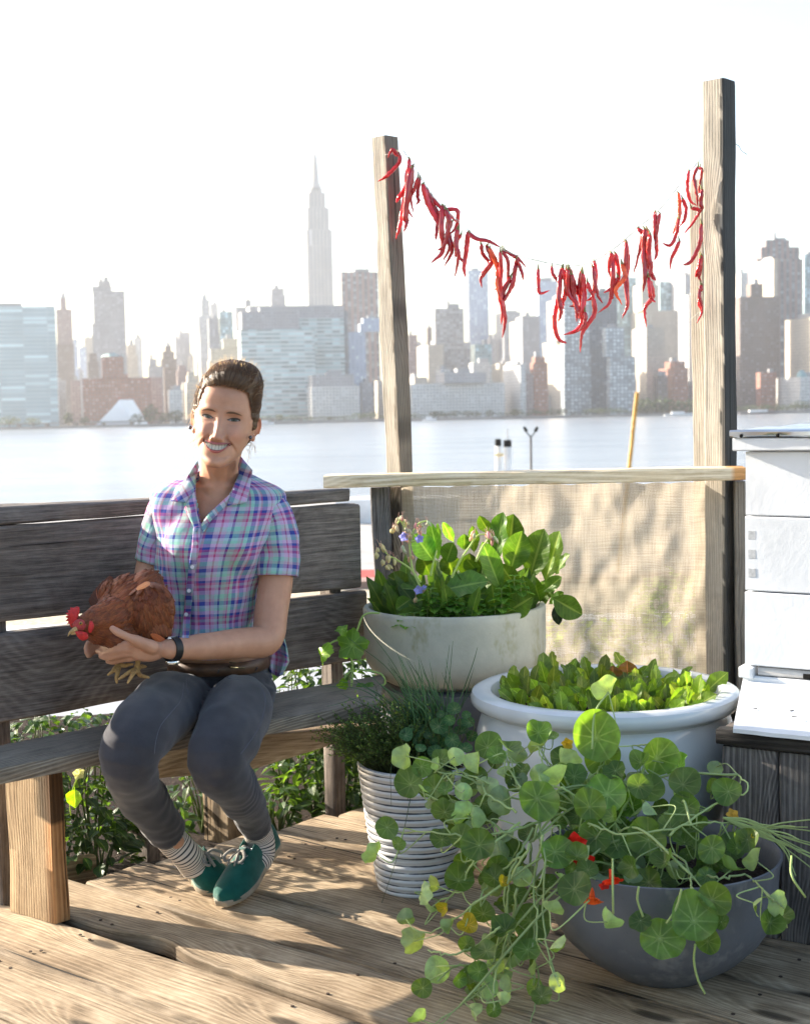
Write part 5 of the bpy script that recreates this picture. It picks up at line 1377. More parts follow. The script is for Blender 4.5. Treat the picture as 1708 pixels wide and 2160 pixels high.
BVB = bvh(belt.data)
def onb(px_, py_, off=.006):
    d = ray(px_, py_).normalized(); h = BVB.ray_cast(CAM, d, 6); return (CAM+d*(h[3]-off)) if h[0] is not None else P(px_, py_, 3.47)
m = MB(); pts = [onb(a, b, .0075) for a, b in ((485, 1386), (483, 1406), (500, 1408.5), (516, 1409))]; tube(m, spline(pts, 3), .0021, 8)
pts = [onb(a, b, .0075) for a, b in ((485, 1386), (500, 1387), (505, 1388))]; tube(m, pts, .0021, 8); m.build('buckle', M_brass, belt)
m = MB(); tube(m, [onb(484, 1397, .007), onb(497, 1398, .0085)], .0016, 6); m.build('buckle_prong', M_brass, belt)
for (a, b0, b1) in ((462, 1384, 1417), (542, 1380, 1412)):
    m = MB(); board(m, onb(a, b0, .005), onb(a-1, b1, .005), .010, .002, upv=Vector((0, -1, .05)), rough=.0002, bev=.0006, seg=5); m.build('belt_loop', M_denim, trousers)
# ---- socks
def sock_mat():
    t = NT('striped_sock'); a = t.attr().outputs['Vector']; sep = t.new('ShaderNodeSeparateXYZ'); t.l(a, sep.inputs[0])
    s = t.math('SINE', t.math('MULTIPLY', sep.outputs[0], 2*math.pi/.0088)); k = t.ramp(s, [(.40, 0.0), (.60, 1.0)])
    t.set(.9, .1, 0, t.mix(k, (.62, .56, .50), (.05, .05, .06))); t.bump(t.noise(t.mapping(a, (900, 900, 1)), 1, 2), .3, .002); return t.m
M_sock = sock_mat()
for pts_, rr_ in (([P(331, 1714, 3.35), P(358, 1765, 3.42), P(386, 1795, 3.44), P(404, 1816, 3.47), P(414, 1832, 3.48)], [.041, .038, .0358, .038, .036]),
                  ([P(530, 1712, 3.42), P(543, 1752, 3.485), P(550, 1780, 3.50), P(546, 1806, 3.495), P(536, 1825, 3.47)], [.035, .036, .036, .039, .034])):
    m = MB(); sp_ = spline(pts_, 8); r_ = [rr_[min(int(i/8), 3)]*(1-(i/8-min(int(i/8), 3)))+rr_[min(int(i/8), 3)+1]*(i/8-min(int(i/8), 3)) for i in range(len(sp_))]
    tube(m, sp_, r_, 32); o = m.build('sock', M_sock, person, sharp=None)
# ---- shoes
def canvas():
    t = NT('green_canvas'); tc = t.new('ShaderNodeTexCoord').outputs['Object']; n = t.noise(tc, 25, 4)
    t.set(.85, .15, 0, t.ramp(n, [(.3, (.003, .062, .048)), (.7, (.008, .11, .085))])); t.b.inputs['Sheen Weight'].default_value = .3; t.bump(t.noise(tc, 900, 2), .3, .002); return t.m
M_canvas = canvas(); M_rubber = simple('sole_rubber', (.32, .27, .20), .7, .3, var=.25, scale=40, bump=.2); M_in = simple('shoe_lining', (.10, .13, .17), .9); M_lace = simple('lace', (.24, .225, .20), .85, .1, var=.2, scale=90, bump=.4)
M_eyelet = simple('eyelet', (.62, .62, .60), .3, .5, .7)
def shoe(toe, heel, upv, mirror=1):
    t = (toe-heel); L = t.length; t.normalize(); s = t.cross(upv).normalized(); u = s.cross(t).normalized()
    e = empty('shoe', heel); e.parent = person; e.matrix_parent_inverse = person.matrix_basis.inverted()
    K = [0, .03, .10, .22, .36, .50, .64, .78, .88, .95, 1.0]
    Wd = [.012, .026, .0315, .0325, .033, .0375, .0430, .0440, .0385, .0275, .006]
    Ht = [.030, .066, .073, .071, .070, .066, .056, .046, .039, .032, .022]
    cv = [0, 0, 0, 0, .002*mirror, .004*mirror, .005*mirror, .003*mirror, .0, -.002*mirror, -.003*mirror]
    def sect(k, zb, hfac=1.0, wf=1.0, n=40, open_=0):
        c = heel+t*(L*K[k])+s*cv[k]; out = []
        for q_ in range(n):
            a = 2*math.pi*q_/n; ca, sa = math.cos(a), math.sin(a)
            if sa >= 0: p = s*Wd[k]*wf*math.copysign(abs(ca)**.85, ca)*(1-.25*sa*(1 if k < 6 else .5))+u*(zb+Ht[k]*hfac*sa**.9)
            else: p = s*Wd[k]*wf*math.copysign(abs(ca)**.5, ca)+u*zb
            out.append(c+p)
        return out
    def interp(rows, sub=5):
        cols_ = [spline([r[i] for r in rows], sub) for i in range(len(rows[0]))]
        return [[c_[j] for c_ in cols_] for j in range(len(cols_[0]))]
    rows = interp([sect(k, .012) for k in range(len(K))]); n = 40; m = MB(); vs = [p for r in rows for p in r]; N = len(rows)
    # ankle opening: drop the top faces between 6% and 42% of the length
    fs = []
    for i in range(N-1):
        f = i/(N-1)
        for q_ in range(n):
            a = 2*math.pi*(q_+.5)/n
            if .05 < f < .47 and math.sin(a) > .86-(.0 if f < .36 else (f-.36)*0): continue
            fs.append((i*n+q_, i*n+(q_+1) % n, (i+1)*n+(q_+1) % n, (i+1)*n+q_))
    fs += [tuple(range(n))[::-1], tuple((N-1)*n+q_ for q_ in range(n))]
    m.add(vs, fs); up_o = m.build('canvas_upper', M_canvas, e, sharp=None); sd = up_o.modifiers.new('s', 'SOLIDIFY'); sd.thickness = .0025; sd.offset = -1
    # sole
    m = MB()
    def srow(k, z, wf):
        c = heel+t*(L*K[k]*1.0+(0.003 if k == len(K)-1 else (-.003 if k == 0 else 0)))+s*cv[k]; w_ = max(Wd[k], .014)*wf+.002; return c, w_, z
    vs = []; M2 = 16; pts = [srow(k, 0, 1) for k in range(len(K))]
    cc_ = spline([p[0] for p in pts], 4); ww = [w.x for w in spline([Vector((p[1], 0, 0)) for p in pts], 4)]
    for (c, w_) in zip(cc_, ww): vs += [c-s*w_+u*.001, c-s*w_*1.01+u*.018, c+s*w_*1.01+u*.018, c+s*w_+u*.001]
    fs = [(i*4+j, i*4+(j+1) % 4, (i+1)*4+(j+1) % 4, (i+1)*4+j) for i in range(len(cc_)-1) for j in range(4)]+[(3, 2, 1, 0), tuple((len(cc_)-1)*4+j for j in range(4))]
    m.add(vs, fs); so_ = m.build('sole', M_rubber, e, sharp=None); bv_ = so_.modifiers.new('b', 'BEVEL'); bv_.width = .003; bv_.segments = 2
    # toe cap seam, tongue, eyelets, laces
    bvu = bvh(up_o.data)
    def onshoe(f, x, off=.001):
        o_ = heel+t*(L*f)+s*x+u*.2; h = bvu.ray_cast(o_, -u, .3); return (h[0] if h[0] is not None else heel+t*(L*f)+s*x+u*.06)+u*off
    m = MB(); vs = []
    for j in range(9):
        for i in range(7): vs.append(onshoe(.38+.32*j/8, (i/6-.5)*.026, .0005)+u*(.010*(1-j/8)**2+.002))
    m.add(vs, [(j*7+i, j*7+i+1, (j+1)*7+i+1, (j+1)*7+i) for j in range(8) for i in range(6)]); o = m.build('tongue', M_canvas, e, sharp=None); o.modifiers.new('s', 'SOLIDIFY').thickness = .002
    fr_ = [.48, .57, .66]
    for f in fr_:
        for sx in (-1, 1):
            m = MB(); c = onshoe(f, sx*.0175, .0015); k = 10
            tube(m, [c+(t*math.cos(2*math.pi*i/k)+s*math.sin(2*math.pi*i/k))*.0034 for i in range(k+1)], .0011, 5, cap=False); m.build('eyelet', M_eyelet, e)
    m = MB()
    for i, f in enumerate(fr_):
        a, b = onshoe(f, -.0175, .003), onshoe(fr_[i], .0175, .003); tube(m, spline([a, onshoe(f+.01, 0, .006), b], 6), .0030, 6, flat=.5)
    kc = onshoe(.57, 0, .010)
    for sx in (-1, 1):   # bow loops and tails
        tube(m, spline([kc, kc+s*sx*.016+t*.006+u*.006, kc+s*sx*.028+t*.024+u*.0, kc+s*sx*.018+t*.036-u*.006, kc+s*sx*.006+t*.018], 7), .0042, 6, flat=.45)
        tube(m, spline([kc, kc+s*sx*.007+t*.022+u*.001, kc+s*sx*.010+t*.045-u*.010], 7), [.0038]*15, 6, flat=.5)
    blob(m, kc+u*.001, (.006, .006, .005), n=8)
    m.build('laces', M_lace, e, sharp=None)
toeL = G(471, 1913, .006); heelL = P(578, 1783, 3.575); upL = Vector((-.30, -.62, .72))
shoe(toeL, heelL, upL, -1)
toeR = G(485, 1886, .006)+Vector((-.012, .02, 0)); heelR = P(396, 1828, 3.56); upR = Vector((.25, -.55, .8))
shoe(toeR, heelR, upR, 1)
# ---- watch
wc = P(364, 1369, 3.245); wt = (wrL-P(430, 1364, 3.315)).normalized()
def band(name, c, t_, r, w_, th, mat, parent, n=32, a0=0, a1=2*math.pi, flat=1.0):
    s = t_.cross(Vector((0, 0, 1))).normalized(); b = t_.cross(s); m = MB(); vs = []
    for i in range(n+1):
        a = a0+(a1-a0)*i/n; d = s*math.cos(a)+b*math.sin(a)*flat
        for (o_, q_) in ((-w_, 0), (w_, 0), (w_, th), (-w_, th)): vs.append(c+t_*o_+d*(r+q_))
    fs = [(i*4+j, i*4+(j+1) % 4, (i+1)*4+(j+1) % 4, (i+1)*4+j) for i in range(n) for j in range(4)]
    m.add(vs, fs); return m.build(name, mat, parent)
watch = band('watch', wc, wt, .0262, .0098, .0028, simple('watch_strap', (.012, .011, .011), .5, .4), person)
M_steel = simple('watch_steel', (.6, .6, .6), .18, .5, 1.0, var=.02)
cc = wc+Vector((0, -.004, -.029)); m = MB(); tube(m, [cc+Vector((0, 0, .003)), cc, cc-Vector((0, 0, .004)), cc-Vector((0, 0, .0055))], [.0165, .0175, .0165, .014], 24); m.build('watch_case', M_steel, watch)
cc = wc+Vector((0, -.006, .028)); m = MB(); tube(m, [cc-wt*.011, cc+wt*.011], .0022, 8); tube(m, [cc-wt*.011+Vector((0, -.006, -.002)), cc+wt*.011+Vector((0, -.006, -.002))], .0018, 8); m.build('watch_buckle', M_steel, watch)
# ------------------------------------------------------------------ hen
hen = empty('hen', P(290, 1395, 3.30), 'reddish brown hen with a red comb, held on the woman lap', 'hen')
def feather_mat():
    t = NT('hen_feathers'); a = t.attr().outputs['Vector']; sep = t.new('ShaderNodeSeparateXYZ'); t.l(a, sep.inputs[0])
    ctr = t.ramp(t.math('ABSOLUTE', sep.outputs[1]), [(.0, 1.0), (.08, .0)])
    tip = t.ramp(sep.outputs[0], [(.45, 0.0), (1.0, 1.0)])
    n = t.noise(t.mapping(a, (3, 30, 1)), 1, 3)
    base = t.ramp(n, [(.3, (.125, .028, .008)), (.7, (.25, .066, .016))])
    c = t.mix(t.math('MULTIPLY', ctr, .35), base, (.34, .13, .04)); c = t.mix(t.math('MULTIPLY', tip, .35), c, (.08, .022, .010))
    c = t.mix(1.0, c, t.attr('col').outputs['Color'], 'MULTIPLY'); t.set(.55, .3, 0, c); t.b.inputs['Sheen Weight'].default_value = .1
    return t.m
M_feather = feather_mat(); M_skinr = simple('comb_red', (.48, .022, .022), .5, .4, var=.25, scale=120, bump=.3, bscale=500)
M_face = simple('hen_face', (.42, .06, .055), .6, .3, var=.3, scale=200, bump=.5, bscale=600); M_beak = simple('beak_horn', (.42, .27, .11), .4, .4, var=.3, scale=80)
M_shank = simple('hen_shank', (.46, .27, .10), .55, .3, var=.3, scale=150, bump=.5, bscale=500)
hb = MB(); q = lambda x, y, D: P(x, y, D)
MR = Matrix.Rotation
def eb(x, y, D, rx, ry, rz, rot=0): blob(hb, q(x, y, D), (rx*D/FPX, ry, rz*D/FPX), Matrix.Rotation(R_(rot), 3, 'Y'), 14)
eb(300, 1288, 3.335, 54, .088, 82, 8)
eb(270, 1290, 3.32, 52, .085, 70, 20)
eb(238, 1305, 3.28, 46, .070, 52, 25)
eb(262, 1262, 3.33, 44, .070, 48, 10)
eb(246, 1262, 3.325, 40, .060, 34, 35)
eb(215, 1330, 3.245, 34, .048, 30, 0)
eb(252, 1345, 3.255, 40, .05, 26, 0)
limb(hb, [q(232, 1305, 3.25), q(205, 1310, 3.225), q(188, 1313, 3.205), q(176, 1317, 3.195)], [.048, .036, .026, .0200], 20, 6)
blob(hb, q(172, 1320, 3.188), (.0205, .017, .0185), n=10)
hm = remesh(hb, .005, 5, .6); hco = getco(hm); setcol(hm, np.ones((len(hco), 3))*.6, hco*np.array([4, 4, 4]))
hbody = finish('body', hm, M_feather, hen); BH = bvh(hm)
# wing as a raised oval lobe
wb = MB(); blob(wb, q(316, 1290, 3.268), (.056, .026, .070), Matrix.Rotation(R_(14), 3, 'Y'), 16); blob(wb, q(330, 1325, 3.27), (.034, .026, .046), Matrix.Rotation(R_(30), 3, 'Y'), 12)
wm = remesh(wb, .004, 4, .6); wco = getco(wm); setcol(wm, np.ones((len(wco), 3))*.6, wco*4); wing = finish('wing', wm, M_feather, hen); BW = bvh(wm)
def feathers(bv, region, count, L0, flow, seed, parent, lift=.10, colf=None, name='feathers'):
    r = random.Random(seed); m = MB(); made = 0; tries = 0
    pts = []
    while made < count and tries < count*12:
        tries += 1; x0, y0, x1, y1 = region; x, y = r.uniform(x0, x1), r.uniform(y0, y1)
        d = ray(x, y).normalized(); o = CAM
        h = bv.ray_cast(o, d, 6)
        if h[0] is None: continue
        p, n = h[0], h[1]
        if n.dot(d) > 0: n = -n
        pts.append((p, n, x, y)); made += 1
        # silhouettes: also a feather on the surface pushed sideways
    for p, n, x, y in pts:
        f = flow(x, y); t_ = (rt*f[0]-up*f[1]); t_ = (t_-n*t_.dot(n))
        if t_.length < 1e-3: continue
        t_.normalize(); t_ = (t_+n*r.uniform(lift*.5, lift*1.5)+Vector((r.uniform(-.12, .12), 0, r.uniform(-.12, .12)))).normalized(); s = t_.cross(n).normalized(); nn = s.cross(t_)
        L = L0*r.uniform(.7, 1.3)*(f[2] if len(f) > 2 else 1); W = L*r.uniform(.20, .28)
        vs = []; bc = []
        prof = [(0, .35), (.3, .95), (.6, 1.0), (.85, .65), (1, .12)]
        for (a, w_) in prof:
            for b in (-1, 0, 1):
                vs.append(p+n*.0015+t_*L*a+s*b*W*w_+nn*((-.10*L*b*b)-(L*.16*a*a))); bc.append((a, b*w_, 0))
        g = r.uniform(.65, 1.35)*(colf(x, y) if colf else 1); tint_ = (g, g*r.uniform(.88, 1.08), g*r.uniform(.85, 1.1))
        m.add(vs, [(i*3+j, i*3+j+1, (i+1)*3+j+1, (i+1)*3+j) for i in range(4) for j in range(2)], bc, tint_)
    o = m.build(name, M_feather, parent, sharp=None); return o
def flow_body(x, y):  # from head (172,1318) back over the neck then up/right
    dx, dy = x-165, y-1325; L = math.hypot(dx, dy); f = min(1, max(0, (L-40)/110))
    ax, ay = dx/L, dy/L; bx, by = .55, -.70
    if y > 1320: bx, by = .9, .1
    return (ax*(1-f)+bx*f, ay*(1-f)+by*f, .45+.75*f)
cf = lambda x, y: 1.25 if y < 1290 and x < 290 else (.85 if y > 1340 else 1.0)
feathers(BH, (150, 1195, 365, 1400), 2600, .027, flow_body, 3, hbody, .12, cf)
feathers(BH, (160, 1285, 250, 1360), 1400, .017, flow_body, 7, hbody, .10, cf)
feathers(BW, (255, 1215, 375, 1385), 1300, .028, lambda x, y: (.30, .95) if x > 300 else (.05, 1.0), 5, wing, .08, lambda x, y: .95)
# tail tuft at the back left and primary tip at the lower right
m = MB(); 
def quill(p, t_, n, L, W, g=(1, 1, 1)):
    s = t_.cross(n).normalized(); vs = []; bc = []
    for a, w_ in ((0, .3), (.25, .9), (.5, 1), (.75, .9), (.92, .6), (1, .1)):
        for b in (-1, 0, 1): vs.append(p+t_*L*a+s*b*W*w_-n*(.12*L*a*a+.05*L*b*b)); bc.append((a, b*w_, 0))
    m.add(vs, [(i*3+j, i*3+j+1, (i+1)*3+j+1, (i+1)*3+j) for i in range(5) for j in range(2)], bc, g)
for i in range(8):
    a = i/7; quill(q(222+a*14, 1285-a*16, 3.33), (rt*(-.75+.6*a)+up*(.45+.5*a)+fw*.2).normalized(), -fw, .05+.012*a, .013, (.45+.2*a,)*3)
m.build('tail_feathers', M_feather, hbody, sharp=None); m = MB()
for i in range(5): quill(q(318+i*3, 1338+i*4, 3.235), (rt*.95-up*(.55-.08*i)).normalized(), -fw, .040, .008, (2.2, 1.9, 1.5))
m.build('wing_tip', M_feather, hbody, sharp=None); m = MB()
for i in range(3): quill(q(288+i*5, 1243-i*3, 3.245), (rt*.7+up*.3).normalized(), -fw, .022, .006, (4.5, 7, 12))
m.build('white_feather', M_feather, hbody, sharp=None)
# head
head = MB(); blob(head, q(168, 1319, 3.176), (.0155, .0105, .0145), n=10); ho = head.build('face', M_face, hen, sharp=None)
def plate(name, outl, D, th, mat, parent, inner=.0):
    m = MB(); n = len(outl); c = (sum(a for a, b in outl)/n, sum(b for a, b in outl)/n)
    F_ = [q(a, b, D-th/2*inner) for a, b in outl]; 
    vs = [q(a, b, D-th*.15) for a, b in outl]+[q(c[0]+(a-c[0])*.75, c[1]+(b-c[1])*.75, D-th/2) for a, b in outl]+[q(a, b, D+th*.15) for a, b in outl]+[q(c[0]+(a-c[0])*.75, c[1]+(b-c[1])*.75, D+th/2) for a, b in outl]
    fs = []
    for i in range(n):
        j = (i+1) % n; fs += [(i, j, n+j, n+i), (2*n+j, 2*n+i, 3*n+i, 3*n+j), (j, i, 2*n+i, 2*n+j)]
    fs += [tuple(n+i for i in range(n)), tuple(3*n+i for i in range(n))[::-1]]
    m.add(vs, fs); return m.build(name, mat, parent, sharp=60)
plate('comb', [(160, 1326), (150, 1323), (147, 1316), (142, 1316.5), (145.5, 1311), (138.5, 1309), (144, 1304.5), (138, 1301), (143.5, 1298), (139, 1293), (145, 1291.5), (142.5, 1286), (149, 1287), (149, 1281), (156, 1282), (163, 1279), (168, 1281), (168.5, 1288), (167, 1296), (164, 1305), (164, 1314)], 3.180, .010, M_skinr, hen)
plate('wattle', [(158, 1332), (166, 1331), (175, 1332), (183, 1334), (187, 1339), (187, 1345), (182, 1350), (175, 1352), (168, 1348), (163, 1342)], 3.162, .010, M_skinr, hen)
plate('ear_lobe', [(190, 1309), (195, 1310), (199, 1317), (198, 1326), (193, 1335), (188, 1336), (186, 1328), (188, 1318)], 3.166, .008, M_skinr, hen)
m = MB(); tube(m, spline([q(162, 1327, 3.170), q(155, 1330, 3.166), q(148, 1335, 3.164), q(143.5, 1343, 3.164)], 5), [.0068, .0068, .0065, .006, .0056, .0053, .0048, .0043, .0038, .0033, .0028, .0022, .0018, .0012, .0008, .0004], 10); m.build('beak', M_beak, hen)
m = MB(); tube(m, spline([q(164, 1333, 3.168), q(157, 1336, 3.166), q(150, 1339, 3.165)], 4), [.0045, .0042, .004, .0037, .0033, .0028, .0022, .0014, .0006], 8); m.build('lower_beak', M_beak, hen)
m = MB(); blob(m, q(171, 1315, 3.1655), (.0046, .003, .0044), n=8); m.build('eye', simple('hen_eye', (.42, .20, .04), .1, .6), hen)
m = MB(); blob(m, q(171, 1315, 3.163), (.0021, .0016, .0021), n=6); m.build('pupil', simple('hen_pupil', (.01, .01, .01), .1, .6), hen)
# legs & feet
def foot(top, ank, toes, back, nm='leg'):
    m = MB(); limb(m, [top, top.lerp(ank, .5), ank], [.0085, .0062, .0068], 10, 5)
    for t_ in toes: limb(m, [ank]+t_, [.0066, .0055, .0046, .0030], 8, 4)
    me = remesh(m, .0016, 2, .5); c_ = getco(me); setcol(me, np.ones((len(c_), 3))); finish(nm, me, M_shank, hen)
foot(q(294, 1385, 3.27), q(288, 1412, 3.262), [[q(276, 1416, 3.240), q(262, 1426, 3.225), q(252, 1432, 3.218)], [q(282, 1420, 3.23), q(277, 1428, 3.21), q(270, 1440, 3.195)], [q(296, 1424, 3.245), q(305, 1427, 3.23), q(314, 1429, 3.22)], [q(298, 1406, 3.285), q(304, 1406, 3.30), q(308, 1406, 3.305)]], 0)
foot(q(254, 1385, 3.30), q(252, 1400, 3.29), [[q(243, 1410, 3.27), q(238, 1416, 3.26), q(229, 1423, 3.25)], [q(249, 1418, 3.265), q(246, 1430, 3.255), q(247, 1440, 3.25)], [q(262, 1404, 3.28), q(272, 1402, 3.275), q(280, 1401, 3.27)]], 0)
# ------------------------------------------------------------------ plants
def leaf2(name, top, under, vein, kind, tr=.38, rough=.42, var=.3):
    t = NT(name); a = t.attr().outputs['Vector']; sep = t.new('ShaderNodeSeparateXYZ'); t.l(a, sep.inputs[0]); tc = t.new('ShaderNodeTexCoord').outputs['Object']
    geo = t.new('ShaderNodeNewGeometry')
    base = t.mix(geo.outputs['Backfacing'], top, under)
    n = t.noise(tc, 45, 4); base = t.mix(1.0, base, t.ramp(n, [(.3, 1-var), (.7, 1+var*.6)]), 'MULTIPLY')
    if kind == 'radial':  # bc=(angle, radius, rnd)
        f = t.math('ABSOLUTE', t.math('SUBTRACT', t.math('FRACT', t.math('MULTIPLY', sep.outputs[0], 9.0)), .5))
        d = t.math('MULTIPLY', f, sep.outputs[1]); v = t.ramp(d, [(.0, 1.0), (.035, .55), (.07, 0.0)])
        ctr = t.ramp(sep.outputs[1], [(.03, 1.0), (.12, .0)]); v = t.math('MAXIMUM', t.math('MULTIPLY', v, t.ramp(sep.outputs[1], [(.0, 1.0), (.9, .25)])), ctr)
    else:  # bc=(along, across -1..1, rnd)
        ac = t.math('ABSOLUTE', sep.outputs[1]); mid = t.ramp(ac, [(.0, 1.0), (.06, .8), (.11, 0.0)])
        sv = t.math('ABSOLUTE', t.math('SUBTRACT', t.math('FRACT', t.math('SUBTRACT', t.math('MULTIPLY', sep.outputs[0], 9.0), t.math('MULTIPLY', ac, 1.8))), .5)); v = t.math('MAXIMUM', mid, t.math('MULTIPLY', t.ramp(sv, [(.0, 1.0), (.07, 0.0)]), .45))
    c = t.mix(t.math('MULTIPLY', v, .42 if kind == 'radial' else .6), base, vein); c = t.mix(1.0, c, t.attr('col').outputs['Color'], 'MULTIPLY')
    t.set(rough, .35, 0, c); t.bump(t.math('SUBTRACT', n, t.math('MULTIPLY', v, .6)), .4, .003)
    tl = t.new('ShaderNodeBsdfTranslucent'); t.l(t.mix(1.0, c, (2.3, 2.5, .5), 'MULTIPLY'), tl.inputs[0])
    mx = t.new('ShaderNodeMixShader'); mx.inputs[0].default_value = tr; t.l(t.b.outputs[0], mx.inputs[1]); t.l(tl.outputs[0], mx.inputs[2]); t.l(mx.outputs[0], t.out.inputs['Surface']); return t.m
M_nast = leaf2('nasturtium_leaf', (.105, .175, .040), (.30, .40, .23), (.42, .48, .24), 'radial')
M_nastv = leaf2('variegated_leaf', (.055, .12, .04), (.16, .24, .12), (.55, .60, .36), 'radial')
M_blade = leaf2('broad_leaf', (.085, .16, .035), (.16, .25, .09), (.30, .38, .14), 'blade')
M_salad = leaf2('salad_leaf', (.125, .20, .04), (.18, .25, .07), (.38, .44, .16), 'blade', .42)
M_basil = leaf2('basil_leaf', (.034, .07, .018), (.07, .12, .04), (.20, .28, .09), 'blade', .35, .35)
M_herb = leaf2('herb_leaf', (.06, .10, .035), (.10, .15, .06), (.14, .20, .08), 'blade', .3)
M_chive = simple('chive', (.055, .12, .04), .4, .4, var=.25, scale=20, vcol=True)
def stemmat(name, c):
    t = NT(name); cc = t.mix(1.0, c, t.attr('col').outputs['Color'], 'MULTIPLY'); t.set(.45, .35, 0, cc); tl = t.new('ShaderNodeBsdfTranslucent'); t.l(cc, tl.inputs[0]); mx = t.new('ShaderNodeMixShader'); mx.inputs[0].default_value = .25
    t.l(t.b.outputs[0], mx.inputs[1]); t.l(tl.outputs[0], mx.inputs[2]); t.l(mx.outputs[0], t.out.inputs['Surface']); return t.m
M_stem = stemmat('green_stem', (.34, .43, .17)); M_dstem = stemmat('dark_stem', (.12, .16, .06)); M_rstem = stemmat('red_stem', (.22, .07, .06))
def disc(mb, c, n, R, rnd, col=(1, 1, 1), cup=.18, wav=.10, fold=0.0, seg=36):
    n = n.normalized(); s = n.orthogonal().normalized(); b = n.cross(s); th = rnd.uniform(0, 6.28); s, b = s*math.cos(th)+b*math.sin(th), b*math.cos(th)-s*math.sin(th)
    vs = [c.copy()]; bc = [(0, 0, 0)]; ph = rnd.uniform(0, 6.28); k1, k2 = rnd.choice([4, 5, 6]), rnd.choice([2, 3]); asp = rnd.uniform(.88, 1.0); off = rnd.uniform(.05, .18)
    for r in (.2, .42, .64, .84, 1.0):
        for i in range(seg):
            a = 2*math.pi*i/seg; lob = 1+.005*math.cos(9*a+.3)*r**3+.03*nz(math.cos(a)*1.5+ph, math.sin(a)*1.5, ph)+.05*math.sin(k2*a+ph)
            x, y = R*r*lob*math.cos(a)+off*R*r, R*r*lob*math.sin(a)*asp
            z = R*(cup*r*r+wav*r**3*math.sin(k1*a+ph)+.5*wav*r*r*math.sin(2*a+ph*2)-.012*math.cos(9*a)*r*r)
            if fold: z += R*fold*abs(y/R)**1.3
            vs.append(c+s*x+b*y+n*z); bc.append((i/seg+(1e-6), r, 0))
    fs = [(0, 1+i, 1+(i+1) % seg) for i in range(seg)]
    # duplicate seam column so the vein angle does not wrap
    for q_ in range(4): fs += [(1+q_*seg+i, 1+(q_+1)*seg+i, 1+(q_+1)*seg+(i+1) % seg, 1+q_*seg+(i+1) % seg) for i in range(seg)]
    g = rnd.uniform(.8, 1.25); col = tuple(x*g for x in col)
    mb.add(vs, fs, bc, col)
def blade(mb, base, tip, w, n, rnd, col=(1, 1, 1), sag=.1, ruffle=.08, stalk=.15, seg=9, shape=.55, fold=.15, lobes=0, blunt=.8):
    ax = tip-base; L = ax.length; ax.normalize(); n = (n-ax*n.dot(ax)).normalized(); s = ax.cross(n); vs = []; bc = []; ph = rnd.uniform(0, 6.28); nc = 3
    for i in range(seg+1):
        f = i/seg; g = max(0, (f-stalk)/(1-stalk)); wf = (math.sin(math.pi*g**(shape*1.25))**blunt if 0 < g < 1 else 0); wf = max(wf, .05 if f < .98 else .02)
        if lobes: wf *= 1-.35*(.5+.5*math.sin(g*lobes*6.28))
        c = base+ax*(L*f)+n*(-sag*L*f*f+sag*.3*L*f)
        for j in range(-nc, nc+1):
            b = j/nc; r_ = ruffle*L*wf*abs(b)**1.5*math.sin(f*16+ph+(1.5 if b > 0 else 0)); vs.append(c+s*(b*w/2*wf)+n*(fold*w*abs(b)*wf+r_)); bc.append((f, b, 0))
    N = 2*nc+1; g = rnd.uniform(.8, 1.25)
    mb.add(vs, [(i*N+j, i*N+j+1, (i+1)*N+j+1, (i+1)*N+j) for i in range(seg) for j in range(2*nc)], bc, tuple(x*g for x in col))
def rv(r, k=1): return Vector((r.gauss(0, k), r.gauss(0, k), r.gauss(0, k)))
TC = Vector((.0, -.55, .6))
